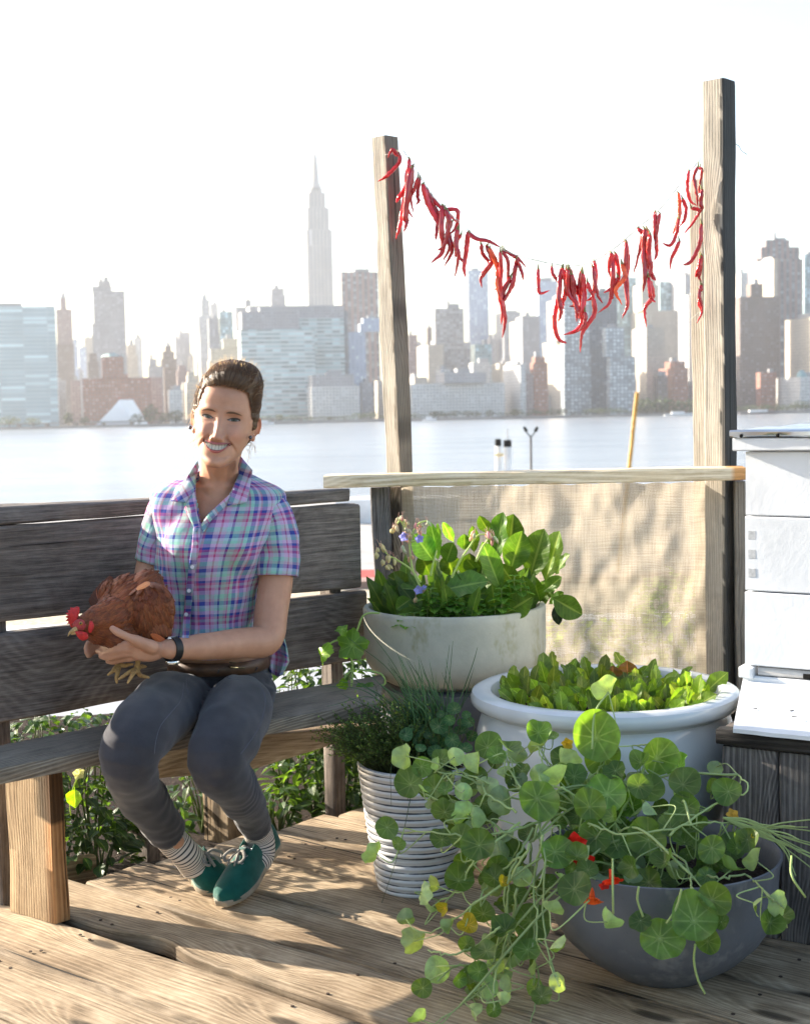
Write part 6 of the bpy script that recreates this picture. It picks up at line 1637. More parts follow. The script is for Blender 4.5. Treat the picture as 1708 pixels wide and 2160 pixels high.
# ---- nasturtium in the bowl
cx_ = lambda x: 717.4+x*.58
cy_ = lambda y: 1434.7+y*.58
def nD(px, py):
    if py > 1868 and px > 1150: return 2.635
    D = 2.74+max(0, 1850-py)/350*.34
    if px < 1150: D = max(D, 2.80) if py < 1900 else 2.80-(py-1900)/230*.12
    return D
r = random.Random(21)
nast = empty('nasturtium', (PB[0], PB[1], .2), 'large trailing nasturtium with round leaves spilling over the grey bowl planter', 'nasturtium')
LV = """930 210 85 1;955 275 65 1;1150 285 65 1.5;1230 320 50 1.3;715 430 72 .9;970 415 75 1.7;1060 460 45 1;1260 460 55 .8;1245 380 60 .8;1115 400 60 .8;1085 385 45 .7;780 625 60 1;640 650 60 .85;1120 580 70 1;930 570 55 .9;1010 600 50 .8;905 460 60 1;990 495 35 1.2;1350 610 50 1;1440 610 30 1;1160 940 75 1.1;1285 875 88 1;1350 800 60 1;1120 735 58 .8;690 875 72 .9;760 840 40 -1;850 760 60 .6;430 730 55 .9;440 575 45 .8;505 600 60 .9;480 500 35 -1;380 480 45 .8;240 275 42 -1;295 315 36 1.1;170 535 40 1;130 630 42 -.8;210 595 25 .8;370 580 40 .8;720 190 42 1;730 245 38 -1;610 250 40 .9;570 275 34 1.1;500 305 35 -1;800 300 45 -1.1;800 370 55 -1.1;595 440 50 -.9;460 490 45 -1;350 750 35 -.9;295 770 40 -1.1;330 845 35 -.7;270 950 46 -1;240 870 30 -.7;520 850 45 .8;530 985 45 .9;600 910 45 .7;680 980 50 .8;780 950 35 -1;350 1040 45 -1.2;300 1120 35 .8;520 1110 45 -1.2;585 1165 25 -1.2;505 1060 35 .8;620 1100 35 -.9;730 1150 38 .7;800 1100 35 -1.1;480 1200 30 -1;290 1235 35 -1;1090 875 42 .6;970 880 42 -1.1;1335 950 45 .8;1385 880 30 .7;1420 690 50 -.8;1330 715 40 .7;1515 660 45 -1;1500 810 38 -.9;1600 820 45 -1;1610 860 40 .8;1560 880 45 .8;1220 690 35 -1;1350 400 35 .6;1410 405 50 .9;1250 590 35 .9;1480 580 45 .8;800 720 30 -1.2;1190 480 30 -1.1;1130 460 30 -1;415 280 30 -1;360 300 25 -1;560 720 40 .8;580 620 38 -.8;680 560 34 .8;860 640 40 .7;1180 660 45 .7;1060 680 44 .7;900 690 40 .6;1300 530 46 .75;1200 540 44 .7;850 350 44 .8;1000 330 40 .8;1090 300 36 .9;660 330 34 .9;540 380 36 -.9;640 380 30 .9;720 340 34 -1;450 400 30 -1;520 450 34 .9;380 400 28 .9;300 400 24 -1;450 660 38 .8;540 770 34 -.9;640 780 38 .8;400 900 28 -.9;460 960 28 .8;620 1010 34 -.9;430 1090 26 .8;710 1050 28 -.8;560 1200 26 .8;660 720 34 -.9;975 42 50 -1.25"""
mb = MB(); pts_leaf = []
for k, ln in enumerate(LV.split(';')):
    x, y, R, g = map(float, ln.split()); R *= 1.12 if x < 760 and R < 50 else 1.06; px_, py_ = cx_(x), cy_(y); D = nD(px_, py_)+r.uniform(-.05, .05)
    if px_ > 1150 and py_ > 1868: D = 2.63+r.uniform(-.015, .01)
    if y < 60: D = 3.02
    c = P(px_, py_, D); Rw = R*.58*D/FPX*1.02; under = g < 0
    view = (CAM-c).normalized(); n = (view*.75+Vector((0, 0, .40))+rv(r, .26)).normalized()
    if abs(R-88) < 1 or g >= .9 and R > 55: n = (view*.9+Vector((0, 0, .25))+rv(r, .15)).normalized()
    if under: n = -(view*.6+Vector((r.uniform(-.5, .5), 0, -.15))+rv(r, .32)).normalized()
    a = abs(g); col = (a*r.uniform(.9, 1.1), a, a*.9)
    disc(mb, c, n, Rw, r, col, cup=r.uniform(.10, .32), wav=r.uniform(.05, .15), fold=(r.uniform(.3, .9) if (under or r.random() < .25) else 0)); pts_leaf.append((c, n, Rw))
for k in range(135):
    if k < 65: x, y = r.gauss(930, 270), r.gauss(510, 130)
    elif k < 88: x, y = r.gauss(560, 90), r.uniform(560, 1150)
    elif k < 105: x, y = r.gauss(470, 90), r.gauss(430, 90)
    else: x, y = r.uniform(800, 1480), r.uniform(600, 740)
    if y > 750 and x > 760: continue
    if y < 200 or x > 1500 or x < 180: continue
    R = r.uniform(28, 62); px_, py_ = cx_(x), cy_(y); c = P(px_, py_, nD(px_, py_)+r.uniform(.02, .14)); n = ((CAM-c).normalized()*.6+Vector((0, 0, .5))+rv(r, .35)).normalized()
    if r.random() < .3: n = -n
    a = r.uniform(.6, 1.0); Rw = R*.58*2.9/FPX; disc(mb, c, n, Rw, r, (a, a, a*.9), cup=r.uniform(.1, .3), wav=r.uniform(.05, .15)); pts_leaf.insert(0, (c, n, Rw))
mb.build('foliage', M_nast, nast, sharp=None)
mb = MB()
for (x, y, R) in ((380, 830, 30), (465, 890, 40), (1500, 575, 16), (590, 735, 22)):
    c = P(cx_(x), cy_(y), nD(cx_(x), cy_(y))-.02); disc(mb, c, rv(r, 1)+Vector((0, -1, .4)), R*.58*2.8/FPX, r, (3.6, 1.7, .55), fold=.8)
mb.build('yellowed_leaves', M_nast, nast, sharp=None)
VN = ["820 470 600 420 450 350 340 335", "780 500 560 560 400 560 235 540", "720 520 690 650 720 800 700 950 722 1100 690 1260", "700 540 620 700 600 850 560 1000 540 1100 350 1250", "650 520 500 640 430 760 320 830", "720 500 740 650 740 900 780 1080",
      "640 760 620 930 560 1030 420 1040 350 1100", "900 520 1050 560 1300 520 1450 520", "1300 700 1380 720 1480 710 1560 790 1600 815", "870 480 940 330 990 250", "900 600 880 740 900 800", "1000 520 1100 330 1120 240 1060 240", "1150 600 1250 660 1280 760 1285 860", "1200 560 1350 460 1480 400 1440 340",
      "600 560 520 500 400 470 350 430", "700 470 620 330 600 260", "760 470 740 330 720 240", "690 600 600 760 610 900 560 1090 560 1200", "580 900 500 960 400 1000 320 980", "660 640 560 720 480 820 330 920", "740 560 700 740 715 900 705 1110", "920 470 820 400 760 390 640 400", "640 480 540 420 500 360 420 330"]
mb = MB(); nodes = []
for ln in VN:
    v = list(map(float, ln.split())); p = [(cx_(a), cy_(b)) for a, b in zip(v[::2], v[1::2])]; p3 = [P(a, b, nD(a, b)+r.uniform(-.04, .04)) for a, b in p]
    # keep every point above the deck
    sp_ = spline(p3, 8); sp_ = [q_+rv(r, .0015) for q_ in sp_]; tube(mb, sp_, [.0027-.0012*i/len(sp_) for i in range(len(sp_))], 6, (r.uniform(.8, 1.3),)*3); nodes += sp_
for s_ in range(16):   # extra basal stems from the crown
    a = r.uniform(0, 6.28); b0 = Vector((PB[0]+.10*math.cos(a)-.06, PB[1]+.08*math.sin(a), .21)); tgt = nodes[r.randrange(len(nodes))]
    tube(mb, spline([b0, b0.lerp(tgt, .45)+Vector((0, 0, .10)), tgt], 8), .0026, 6, (r.uniform(.7, 1.2),)*3)
def petiole(mb, c, n, nd, rnd, far=.05, rad=.0013, col=None):
    cand = sorted(nd, key=lambda q_: (q_-c).length)[:60]; cand = [q_ for q_ in cand if (q_-c).length > far] or cand[-1:]
    a = cand[0]; back = -n if (a-c).dot(n) < 0 else -n
    m_ = c+back*.035+(a-c)*.35+rv(rnd, .008); tube(mb, spline([a, m_, c], 7), [rad*1.15]*4+[rad]*11, 5, col or (rnd.uniform(.85, 1.4),)*3)
for c, n, Rw in pts_leaf: petiole(mb, c, n, nodes, r, .06)
c_hi = pts_leaf[-1][0]; tube(mb, spline([c_hi, P(cx_(925), cy_(120), 2.99), P(cx_(915), cy_(250), 2.95)], 6), .0021, 6, (1.2, 1.2, 1.2))
for s_ in range(17):
    y0, y1 = 500+r.uniform(-14, 34), r.uniform(480, 720); x1 = r.uniform(1640, 1790)
    tube(mb, spline([P(cx_(1390), cy_(500), 2.86), P(cx_(1500), cy_(y0+25), 2.84), P(cx_(1610), cy_((y0+y1)/2+10), 2.82), P(cx_(x1), cy_(y1), 2.80)], 7), [.0024-.0012*i/21 for i in range(22)], 5, (r.uniform(.8, 1.25),)*3)
for (pth) in ("1290 960 1285 1020 1300 1090 1325 1140", "990 650 990 760 992 850", "1085 750 1080 800 1100 860", "1240 760 1220 830 1185 885", "1640 640 1640 710 1690 790"):
    v = list(map(float, pth.split())); p3 = [P(cx_(a), cy_(b), 2.62 if cy_(b) > 1840 else 2.68) for a, b in zip(v[::2], v[1::2])]; tube(mb, spline(p3, 6), .0022, 6, (1.1, 1.1, 1.0))
mb.build('stems', M_stem, nast, sharp=None)
def flower(px_, py_, D, R, dirv, colr, parent, name='flower', spur=True):
    c = P(px_, py_, D); d = Vector(dirv).normalized(); s = d.orthogonal().normalized(); b = d.cross(s); m = MB()
    for k in range(5):
        a = 2*math.pi*k/5+.3; o = s*math.cos(a)+b*math.sin(a); n_ = (d*.8-o*.4).normalized()
        blade(m, c-d*R*.35, c+o*R*.95+d*R*.25, R*.95, n_, r, colr, sag=.25, ruffle=.10, stalk=.12, seg=6, shape=.85)
    if spur: tube(m, spline([c-d*R*.2, c-d*R*.8, c-d*R*1.4+Vector((0, 0, -R*.3))], 5), [.30*R-.026*R*i for i in range(11)], 8, tuple(x*.9 for x in colr))
    return m.build(name, M_petal, parent, sharp=None)
t = NT('petal'); cc = t.attr('col').outputs['Color']; t.set(.45, .2, 0, cc); tl = t.new('ShaderNodeBsdfTranslucent'); t.l(cc, tl.inputs[0]); mx = t.new('ShaderNodeMixShader'); mx.inputs[0].default_value = .4
t.l(t.b.outputs[0], mx.inputs[1]); t.l(tl.outputs[0], mx.inputs[2]); t.l(mx.outputs[0], t.out.inputs['Surface']); M_petal = t.m
flower(cx_(990), cy_(728), 2.66, .021, (.1, -.6, -.75), (.75, .045, .012), nast); flower(cx_(915), cy_(800), 2.64, .022, (-.1, -.6, -.8), (.80, .12, .02), nast)
flower(cx_(855), cy_(600), 2.80, .026, (-.4, -.8, .2), (.62, .015, .01), nast); flower(cx_(885), cy_(655), 2.78, .024, (-.2, -.8, -.3), (.62, .015, .01), nast)
flower(cx_(1425), cy_(490), 2.88, .014, (.1, -.6, .5), (.75, .42, .06), nast, 'wilted_flower'); flower(cx_(825), cy_(232), 3.08, .014, (.1, -.8, .3), (.80, .48, .03), nast); flower(cx_(368), cy_(358), 3.05, .012, (.1, -.8, -.3), (.70, .45, .10), nast, 'wilted_flower')
flower(cx_(960), cy_(745), 2.70, .012, (.1, -.8, -.3), (.6, .03, .02), nast)
# ---- salad greens in the glazed pot
sal = empty('salad_greens', (PW[0], PW[1], .445), 'young bright green salad leaves crowded in the white glazed pot', 'salad greens'); mb = MB(); r = random.Random(5)
for k in range(330):
    a = r.uniform(0, 6.28); q_ = math.sqrt(r.random())*.245; b = Vector((PW[0]+q_*math.cos(a), PW[1]+q_*math.sin(a), .45)); H = r.uniform(.035, .085)*(1.25 if r.random() < .2 else 1); lean = Vector((r.gauss(0, .5)+.4*math.cos(a), r.gauss(0, .5)+.3*math.sin(a)-.15, 1)).normalized()
    g = r.choice([.7, .9, 1.1, 1.4]); fl = r.random() < .35; n_ = Vector((r.gauss(0, .5), -.9, .5))
    blade(mb, b, b+lean*H, H*r.uniform(.30, .48), n_, r, (g*(1.25 if r.random() < .2 else 1), g, g*.8), sag=r.uniform(.05, .35), ruffle=.05, stalk=.22, shape=1.0 if not fl else .7, lobes=(4 if fl else 0), seg=9 if not fl else 14, blunt=.55)
mb.build('foliage', M_salad, sal, sharp=None)
mb = MB()
for (px_, py_) in ((1292, 1412), (1322, 1402)): blade(mb, P(px_, py_+20, 3.66), P(px_, py_-8, 3.66), .05, Vector((0, -1, .2)), r, (1.6, .45, .7), ruffle=.12)
mb.build('red_leaves', M_salad, sal, sharp=None)
# ---- greens in the concrete planter
X3 = lambda x: 717.4+x*.34
Y3 = lambda y: 1024.8+y*.34
gr = empty('leafy_greens', (PC[0], PC[1], .57), 'tall sorrel-like leafy greens standing in the pale concrete planter', 'leafy greens'); mb = MB(); r = random.Random(9)
BL = """960 480 1005 165 100 1 4.08;1050 540 1128 285 115 1.1 4.0;1050 420 1070 180 120 .8 4.14;1170 590 1262 268 130 1 4.02;1265 610 1365 280 125 1.5 4.02;1000 660 885 350 90 .9 3.96;610 470 562 225 62 2.0 4.1;580 470 462 300 100 2.1 4.1;705 350 640 232 42 1.8 4.1;620 400 608 228 30 1.9 4.12;930 300 862 188 56 .6 4.12;655 480 700 352 80 .9 4.0;625 650 910 585 120 1.2 3.93;640 720 925 660 130 .8 3.94;1008 800 1190 690 115 1.2 3.90;1308 690 1502 800 105 .9 3.95;1255 660 1375 565 60 .9 3.98;440 640 300 560 90 .6 4.1;440 660 250 668 60 .9 4.05;480 640 380 640 70 1 4.0;440 700 352 762 70 1 3.95;340 800 520 790 60 .9 3.9;860 540 780 455 70 .9 4.0;1100 640 990 480 90 .8 4.0;1180 720 1130 560 80 .9 3.95;1240 720 1190 560 90 .8 4.05;1330 560 1410 420 70 1.3 4.05;1250 720 1310 600 60 .7 4.1;830 420 820 250 50 .9 4.15;770 400 770 300 60 1.3 4.15;880 560 960 400 90 .7 4.15;700 560 660 420 90 .6 4.12;820 600 800 420 100 .5 4.15;560 560 500 430 90 .6 4.15;1290 735 1380 660 45 .9 4.0;1330 740 1355 860 45 .12 3.98;500 760 560 620 60 .8 3.95;1080 740 1040 590 90 .7 3.98;960 760 940 620 70 .9 3.92"""
for ln in BL.split(';'):
    x0, y0, x1, y1, w_, g, D = map(float, ln.split()); a = P(X3(x0), Y3(y0), D+.04); b = P(X3(x1), Y3(y1), D); n_ = (Vector((-.35, -1, .35))+rv(r, .22))
    if (b-a).length > 0: blade(mb, a, b, w_*.34*D/FPX*1.5, n_, r, (g*r.uniform(.9, 1.15), g, g*.85), sag=r.uniform(-.04, .12), ruffle=r.uniform(.02, .05), stalk=.08, seg=16, shape=.86, blunt=.6)
for k in range(120):
    a = r.uniform(0, 6.28); q_ = math.sqrt(r.random())*.20; b = Vector((PC[0]+q_*math.cos(a), PC[1]+q_*math.sin(a), .58)); H = r.uniform(.06, .20)*(1 if q_ < .13 else .8); lean = Vector((r.gauss(0, .35)+.5*math.cos(a), r.gauss(0, .3)+.3*math.sin(a), 1)).normalized()
    blade(mb, b, b+lean*H, H*r.uniform(.25, .4), Vector((r.gauss(0, .5), -.9, .4)), r, (.8, .8, .7), sag=r.uniform(0, .3), ruffle=.05, seg=8, shape=.7)
mb.build('foliage', M_blade, gr, sharp=None)
mint = empty('mint', (PC[0]-.02, PC[1]-.2, .6), 'low mint sprigs along the front edge inside the pale concrete planter', 'mint'); mb = MB(); ms = MB()
for (x, y) in ((580, 700), (620, 770), (850, 710), (960, 740), (680, 690), (540, 760), (460, 790), (720, 700), (800, 790), (900, 800), (660, 800), (1000, 700), (560, 640), (1080, 560), (1120, 600), (1000, 640), (760, 760), (400, 800)):
    c = P(X3(x), Y3(y), 3.90); b0 = c+Vector((0, .02, -.05)); tube(ms, [b0, c], .0014, 5)
    for lv in range(3):
        for q_ in range(4):
            a = q_*math.pi/2+lv*.8; z_ = -.014*lv; R = .013+.007*lv; o = Vector((math.cos(a), math.sin(a), .15-.1*lv)); cc = c+Vector((0, 0, z_)); blade(mb, cc, cc+o*R*1.5, R*1.15, Vector((0, 0, 1))+o*-.2, r, (1.1, 1.25, 1.0), sag=.2, ruffle=.06, stalk=.05, seg=5, shape=.75)
mb.build('foliage', M_blade, mint, sharp=None); ms.build('stems', M_stem, mint)
# borage
bor = empty('borage', (PC[0]-.1, PC[1], .6), 'borage with fuzzy pinkish drooping buds and small blue star flowers in the concrete planter', 'borage'); ms = MB()
for pth in ("500 640 450 520 435 430 430 380 415 290", "500 600 440 520 370 470 300 430 262 390", "690 570 745 460 800 380 850 310 900 300", "560 560 580 470 600 400", "840 470 880 380 905 350 915 330", "415 290 375 220 350 240", "415 290 385 195 398 260", "430 330 480 240 540 215", "435 350 500 330"):
    v = list(map(float, pth.split())); p3 = [P(X3(a), Y3(b), 3.93) for a, b in zip(v[::2], v[1::2])]; tube(ms, spline(p3, 6), [.0033-.0014*i/(6*(len(p3)-1)) for i in range(6*(len(p3)-1)+1)], 6, (1.5, 1.5, 1.2))
ms.build('stems', M_stem, bor, sharp=None)
M_bud = stemmat('borage_bud', (.55, .40, .36))
for (x, y, n_) in ((350, 240, 3), (325, 262, 2), (398, 215, 3), (372, 190, 3), (385, 375, 3), (410, 270, 5), (430, 300, 5), (405, 320, 4), (480, 240, 4), (500, 270, 3), (535, 215, 2), (230, 385, 3), (225, 420, 2), (250, 365, 3), (255, 460, 2), (290, 490, 3), (300, 430, 5), (330, 450, 4), (440, 440, 3), (830, 300, 3), (930, 300, 5), (945, 320, 3), (910, 290, 3), (525, 630, 1), (465, 690, 2)):
    mb = MB()
    for q_ in range(n_):
        c = P(X3(x+r.gauss(0, 9)), Y3(y+r.gauss(0, 9)), 3.925+r.uniform(-.02, .02)); d = Vector((r.gauss(0, .5), r.gauss(0, .3), -1)).normalized(); L = r.uniform(.014, .024)
        tube(mb, [c, c+d*L*.3, c+d*L*.7, c+d*L], [.0016, .0050, .0042, .0006], 6, (r.uniform(.8, 1.5), r.uniform(.85, 1.5), r.uniform(.7, 1.1)) if x > 330 else (1.3, 1.6, .9))
        tube(mb, [c, c-d*.008+Vector((0, 0, .006))], .0008, 4, (1.2, 1, .9))
    mb.build('bud_cluster', M_bud, bor, sharp=None)
for (x, y, R) in ((395, 315, .014), (490, 328, .013), (485, 645, .014), (520, 630, .008)):
    flower(X3(x), Y3(y), 3.90, R, (.1, -.8, -.25), (.36, .36, .80), bor, spur=False)
# squash vine hanging off the planter
sq = empty('squash_vine', P(801, 1293, 3.85), 'squash vine with lobed yellow green leaves trailing down left of the concrete planter', 'squash vine'); ms = MB()
for pth in ("801 1293 768 1297 753 1330 741 1362 740 1385 744 1411 740 1459", "753 1330 730 1332 715 1330", "735 1345 700 1355 685 1375", "744 1411 730 1425 722 1445", "740 1450 765 1455", "740 1459 725 1470 712 1462", "744 1411 800 1420 812 1440 798 1450"):
    v = list(map(float, pth.split())); p3 = [P(a, b, 3.80) for a, b in zip(v[::2], v[1::2])]; tube(ms, spline(p3, 6), .0028, 6, (1.1, 1.2, .9))
ms.build('stems', M_stem, sq, sharp=None)
def lobed(mb, c, n, R, rnd, col, nl=5, th0=0.0, fold=.3):
    n = n.normalized(); s = n.orthogonal().normalized(); b = n.cross(s); vs = [c]; bc = [(0, 0, 0)]; seg = 60
    for rr_ in (.3, .6, .82, 1.0):
        for i in range(seg):
            a = 2*math.pi*i/seg; k = 1+.13*math.cos(nl*a)+.05*math.cos(15*a)*rr_**4+.04*math.sin(3*a+1); x, y = R*rr_*k*math.cos(a+th0), R*rr_*k*math.sin(a+th0)
            vs.append(c+s*x+b*y+n*(R*(.10*math.cos(nl*a)*rr_**2+.12*math.sin(2*a+rnd.random()*.1)*rr_**2)-fold*R*abs(y/R)**1.5)); bc.append((a/6.2832, rr_, 0))
    fs = [(0, 1+i, 1+(i+1) % seg) for i in range(seg)]
    for q_ in range(3): fs += [(1+q_*seg+i, 1+(q_+1)*seg+i, 1+(q_+1)*seg+(i+1) % seg, 1+q_*seg+(i+1) % seg) for i in range(seg)]
    mb.add(vs, fs, bc, col)
mb = MB(); lobed(mb, P(742, 1360, 3.77), Vector((-.1, -1, .25)), .040, r, (1.0, 1.15, .8)); lobed(mb, P(722, 1327, 3.78), Vector((.3, -.7, .7)), .017, r, (1.3, 1.4, .9), fold=.9); lobed(mb, P(678, 1380, 3.77), Vector((-.85, -.5, .35)), .030, r, (2.2, 2.3, .9), fold=.7)
lobed(mb, P(716, 1456, 3.77), Vector((-.95, -.4, .1)), .028, r, (1.5, 1.6, .7), fold=.6); lobed(mb, P(768, 1456, 3.77), Vector((.1, -.6, .8)), .030, r, (.8, 1.0, .7)); mb.build('foliage', M_nast, sq, sharp=None)
# ---- striped pot: chives, thyme, small nasturtium
r = random.Random(13)
ch = empty('chives', (PS[0]+.03, PS[1], .29), 'clump of long thin dark green chives leaning left in the ribbed pot', 'chives'); mb = MB()
for k in range(95):
    b = Vector((PS[0]+.035+r.gauss(0, .028), PS[1]+r.gauss(0, .03), .285)); tx = r.gauss(862, 55); ty = r.uniform(1375, 1500) if abs(tx-870) < 80 else r.uniform(1400, 1520); t_ = P(tx, ty, 3.5+r.gauss(0, .05)); m_ = b.lerp(t_, .5)+Vector((.02+r.gauss(0, .01), r.gauss(0, .01), .03))
    tube(mb, spline([b, m_, t_], 6), [.0019, .0019, .0019, .0018, .0018, .0017, .0016, .0015, .0013, .0011, .0009, .0006, .0003], 5, (r.uniform(.6, 1.7),)*3)
for (tx, ty, mx_, my_) in ((765, 1312, 850, 1440), (835, 1372, 880, 1470), (955, 1352, 945, 1450), (948, 1360, 930, 1480), (700, 1432, 800, 1470), (690, 1490, 800, 1478), (735, 1345, 840, 1440), (1007, 1365, 990, 1420), (672, 1445, 790, 1470)):
    b = Vector((PS[0]+.035+r.gauss(0, .02), PS[1], .29)); tube(mb, spline([b, P(mx_, my_, 3.49), P(tx, ty, 3.47)], 9), [.0019-.0014*i/18 for i in range(19)], 5, (1, 1, 1))
for (tx, ty, mx_, my_) in ((825, 1700, 828, 1610), (805, 1905, 845, 1780), (860, 1690, 862, 1620)):
    tube(mb, spline([Vector((PS[0], PS[1]-.12, .33)), P(mx_, my_, 3.33), P(tx, ty, 3.31)], 7), [.0012-.0006*i/14 for i in range(15)], 5, (.5, .5, .4))
mb.build('blades', M_chive, ch, sharp=None)
th = empty('thyme', (PS[0]-.08, PS[1], .30), 'dense dark thyme mound spilling over the left of the ribbed pot', 'thyme'); mb = MB(); ms = MB()
for k in range(420):
    a = r.uniform(0, 6.28); q_ = math.sqrt(r.random()); b = Vector((PS[0]-.055+.07*q_*math.cos(a), PS[1]+.08*q_*math.sin(a), .30)); d = Vector((-.35+.75*q_*math.cos(a)+r.gauss(0, .18), .6*q_*math.sin(a)+r.gauss(0, .15), 1.0)).normalized(); L = r.uniform(.08, .19)*(1.15 if r.random() < .15 else 1)
    e_ = b+d*L+Vector((0, 0, -.02*q_)); sp_ = spline([b, b+d*L*.5+Vector((0, 0, .012)), e_], 6); tube(ms, sp_, .0007, 4, (.7, .6, .5))
    for i in range(3, len(sp_)):
        for s_ in range(4):
            o = rv(r, 1).normalized(); g = r.uniform(.6, 1.3)+(.8 if i > 10 and r.random() < .4 else 0); blade(mb, sp_[i], sp_[i]+(o*.0055+d*.004), .0042, rv(r, 1), r, (g, g, g*.8), ruffle=0, stalk=.02, seg=2, fold=.05)
mb.build('foliage', M_herb, th, sharp=None); ms.build('stems', M_dstem, th, sharp=None)
sn = empty('small_nasturtium', (PS[0]+.09, PS[1], .3), 'dark small leaved nasturtium at the right side of the ribbed pot', 'nasturtium'); mb = MB(); ms = MB()
SN = "1040 1000 100;1090 1140 100;860 1050 80;690 1100 80;890 1210 85;1280 1050 80;1360 960 70;1210 820 75;1150 930 60;1270 960 50;1180 1140 80;1310 1230 80;980 1150 60;1330 880 50;1060 880 45;800 1150 50;930 1100 60;1120 1060 80;1230 1200 60;1390 1100 60;840 1240 60;1000 1260 80;1140 1270 70;760 1020 45;1060 950 60"
for ln in SN.split(';'):
    x, y, R = map(float, ln.split()); x, y = 717.4+x*.2, 1332.2+y*.2; D = 3.40+r.uniform(-.05, .06); c = P(x, y, D); n_ = (CAM-c).normalized()*.7+Vector((0, 0, .5))+rv(r, .2); disc(mb, c, n_, R*.2*D/FPX*1.05, r, (.9, 1, .9), wav=.06, seg=20)
    tube(ms, spline([c, c+Vector((r.gauss(0, .01), .03, -.05)), Vector((PS[0]+.05, PS[1], .29))], 5), .0013, 5)
mb.build('foliage', M_nastv, sn, sharp=None); ms.build('stems', M_dstem, sn)
# ---- garden bed behind the bench
def basil(pos, H, W, label, seed, nleaf=230, group='basil plants behind the bench', Ls=.055, mat=None, name='basil_plant', gcol=(1, 1, 1)):
    r = random.Random(seed); e = empty(name, pos, label, 'plant', group); mb = MB(); ms = MB(); pos = Vector(pos)
    for k in range(9):
        a = r.uniform(0, 6.28); t_ = pos+Vector((W*.45*math.cos(a)*r.random(), W*.45*math.sin(a)*r.random(), H*r.uniform(.7, .95))); tube(ms, spline([pos, pos.lerp(t_, .5)+rv(r, .01), t_], 5), [.0045-.0003*i for i in range(11)], 6)
    for k in range(nleaf):
        a = r.uniform(0, 6.28); z_ = r.uniform(.12, 1)**.8; q_ = math.sqrt(r.uniform(.15, 1))*(.5+.5*math.sin(math.pi*min(1, z_*.9+.1))); c = pos+Vector((W/2*q_*math.cos(a), W/2*q_*math.sin(a), H*z_)); o = Vector((math.cos(a)+r.gauss(0, .4), math.sin(a)+r.gauss(0, .4), r.uniform(-.7, .5))).normalized()
        L = Ls*r.uniform(.7, 1.25)*(1.1-.4*z_); g = r.uniform(.7, 1.3); blade(mb, c, c+o*L, L*.62, Vector((0, 0, 1))+rv(r, .25), r, tuple(g*x for x in gcol), sag=.25, ruffle=.03, stalk=.06, seg=5, fold=.16, shape=.7)
    mb.build('foliage', mat or M_basil, e, sharp=None); ms.build('stems', M_dstem, e, sharp=None)
bz = -.11
for i, (px_, py_, D, H, W, lb) in enumerate([(40, 1700, 4.0, .47, .34, 'sunlit leafy plant behind the far left of the seat'), (125, 1700, 3.88, .50, .34, 'sunlit basil tips above the seat left of the woman'), (195, 1700, 4.0, .46, .26, 'leafy plant behind the seat just left of the woman knee'), (-60, 1700, 3.9, .44, .34, 'leafy plant at the left edge of the photo behind the seat'),
        (330, 1700, 4.15, .20, .24, 'dark plant in the shade between the woman legs and the leaning leg'), (425, 1700, 4.35, .20, .24, 'dark plant behind the woman shins'), (600, 1640, 4.65, .56, .36, 'green plant between the backrest and seat right of the woman'), (700, 1640, 4.75, .58, .36, 'green plant behind the right end of the bench'),
        (660, 1600, 4.42, .34, .30, 'large leaved basil under the right end of the seat'), (725, 1600, 4.45, .36, .28, 'basil beside the ribbed pot, below the seat end'), (760, 1560, 4.72, .5, .3, 'plant tucked behind the concrete planter plinth'),
        (10, 1860, 3.72, .16, .24, 'low dark plant left of the front bench leg'), (215, 1860, 3.86, .22, .22, 'low dark plant right of the front bench leg'), (590, 1750, 4.25, .17, .14, 'small low herb beside the deck edge right of the woman shoe')]):
    c = P(px_, py_, D); basil((c.x, D, bz), H, W, lb, 100+i, (190 if (H > .3 and px_ < 250) else 230) if H > .3 else 60)
basil((.62, 4.95, bz), .55, .5, 'yellow green feathery weed seen through the burlap at the right', 131, 420, 'weeds behind the burlap screen', .06, M_salad, 'weed', (1.3, 1.3, .8))
basil((.95, 4.9, bz), .72, .42, 'tall yellow green weed seen through the burlap beside the tallest post', 132, 420, 'weeds behind the burlap screen', .06, M_salad, 'weed', (1.3, 1.3, .8))
basil((.25, 5.0, bz), .45, .5, 'yellow green weed seen through the burlap beside the concrete planter', 133, 360, 'weeds behind the burlap screen', .06, M_salad, 'weed', (1.3, 1.3, .8))
# little yellow cucumber flower
e = empty('trailing_vine', P(160, 1860, 3.6), 'thin vine with one pale yellow star flower beside the front bench leg', 'vine'); m = MB()
tube(m, spline([P(150, 1720, 3.66), P(148, 1690, 3.62), P(155, 1662, 3.57), P(166, 1636, 3.53)], 6), .002, 5, (1.3, 1.4, .7)); m.build('stems', M_stem, e)
m = MB(); c = P(158, 1660, 3.56); blade(m, c, P(158, 1705, 3.55), .045, Vector((-.2, -1, .2)), r, (2.2, 2.3, .8)); m.build('foliage', M_salad, e, sharp=None); flower(167, 1632, 3.52, .016, (0, -.9, .4), (.80, .78, .30), e, spur=False)
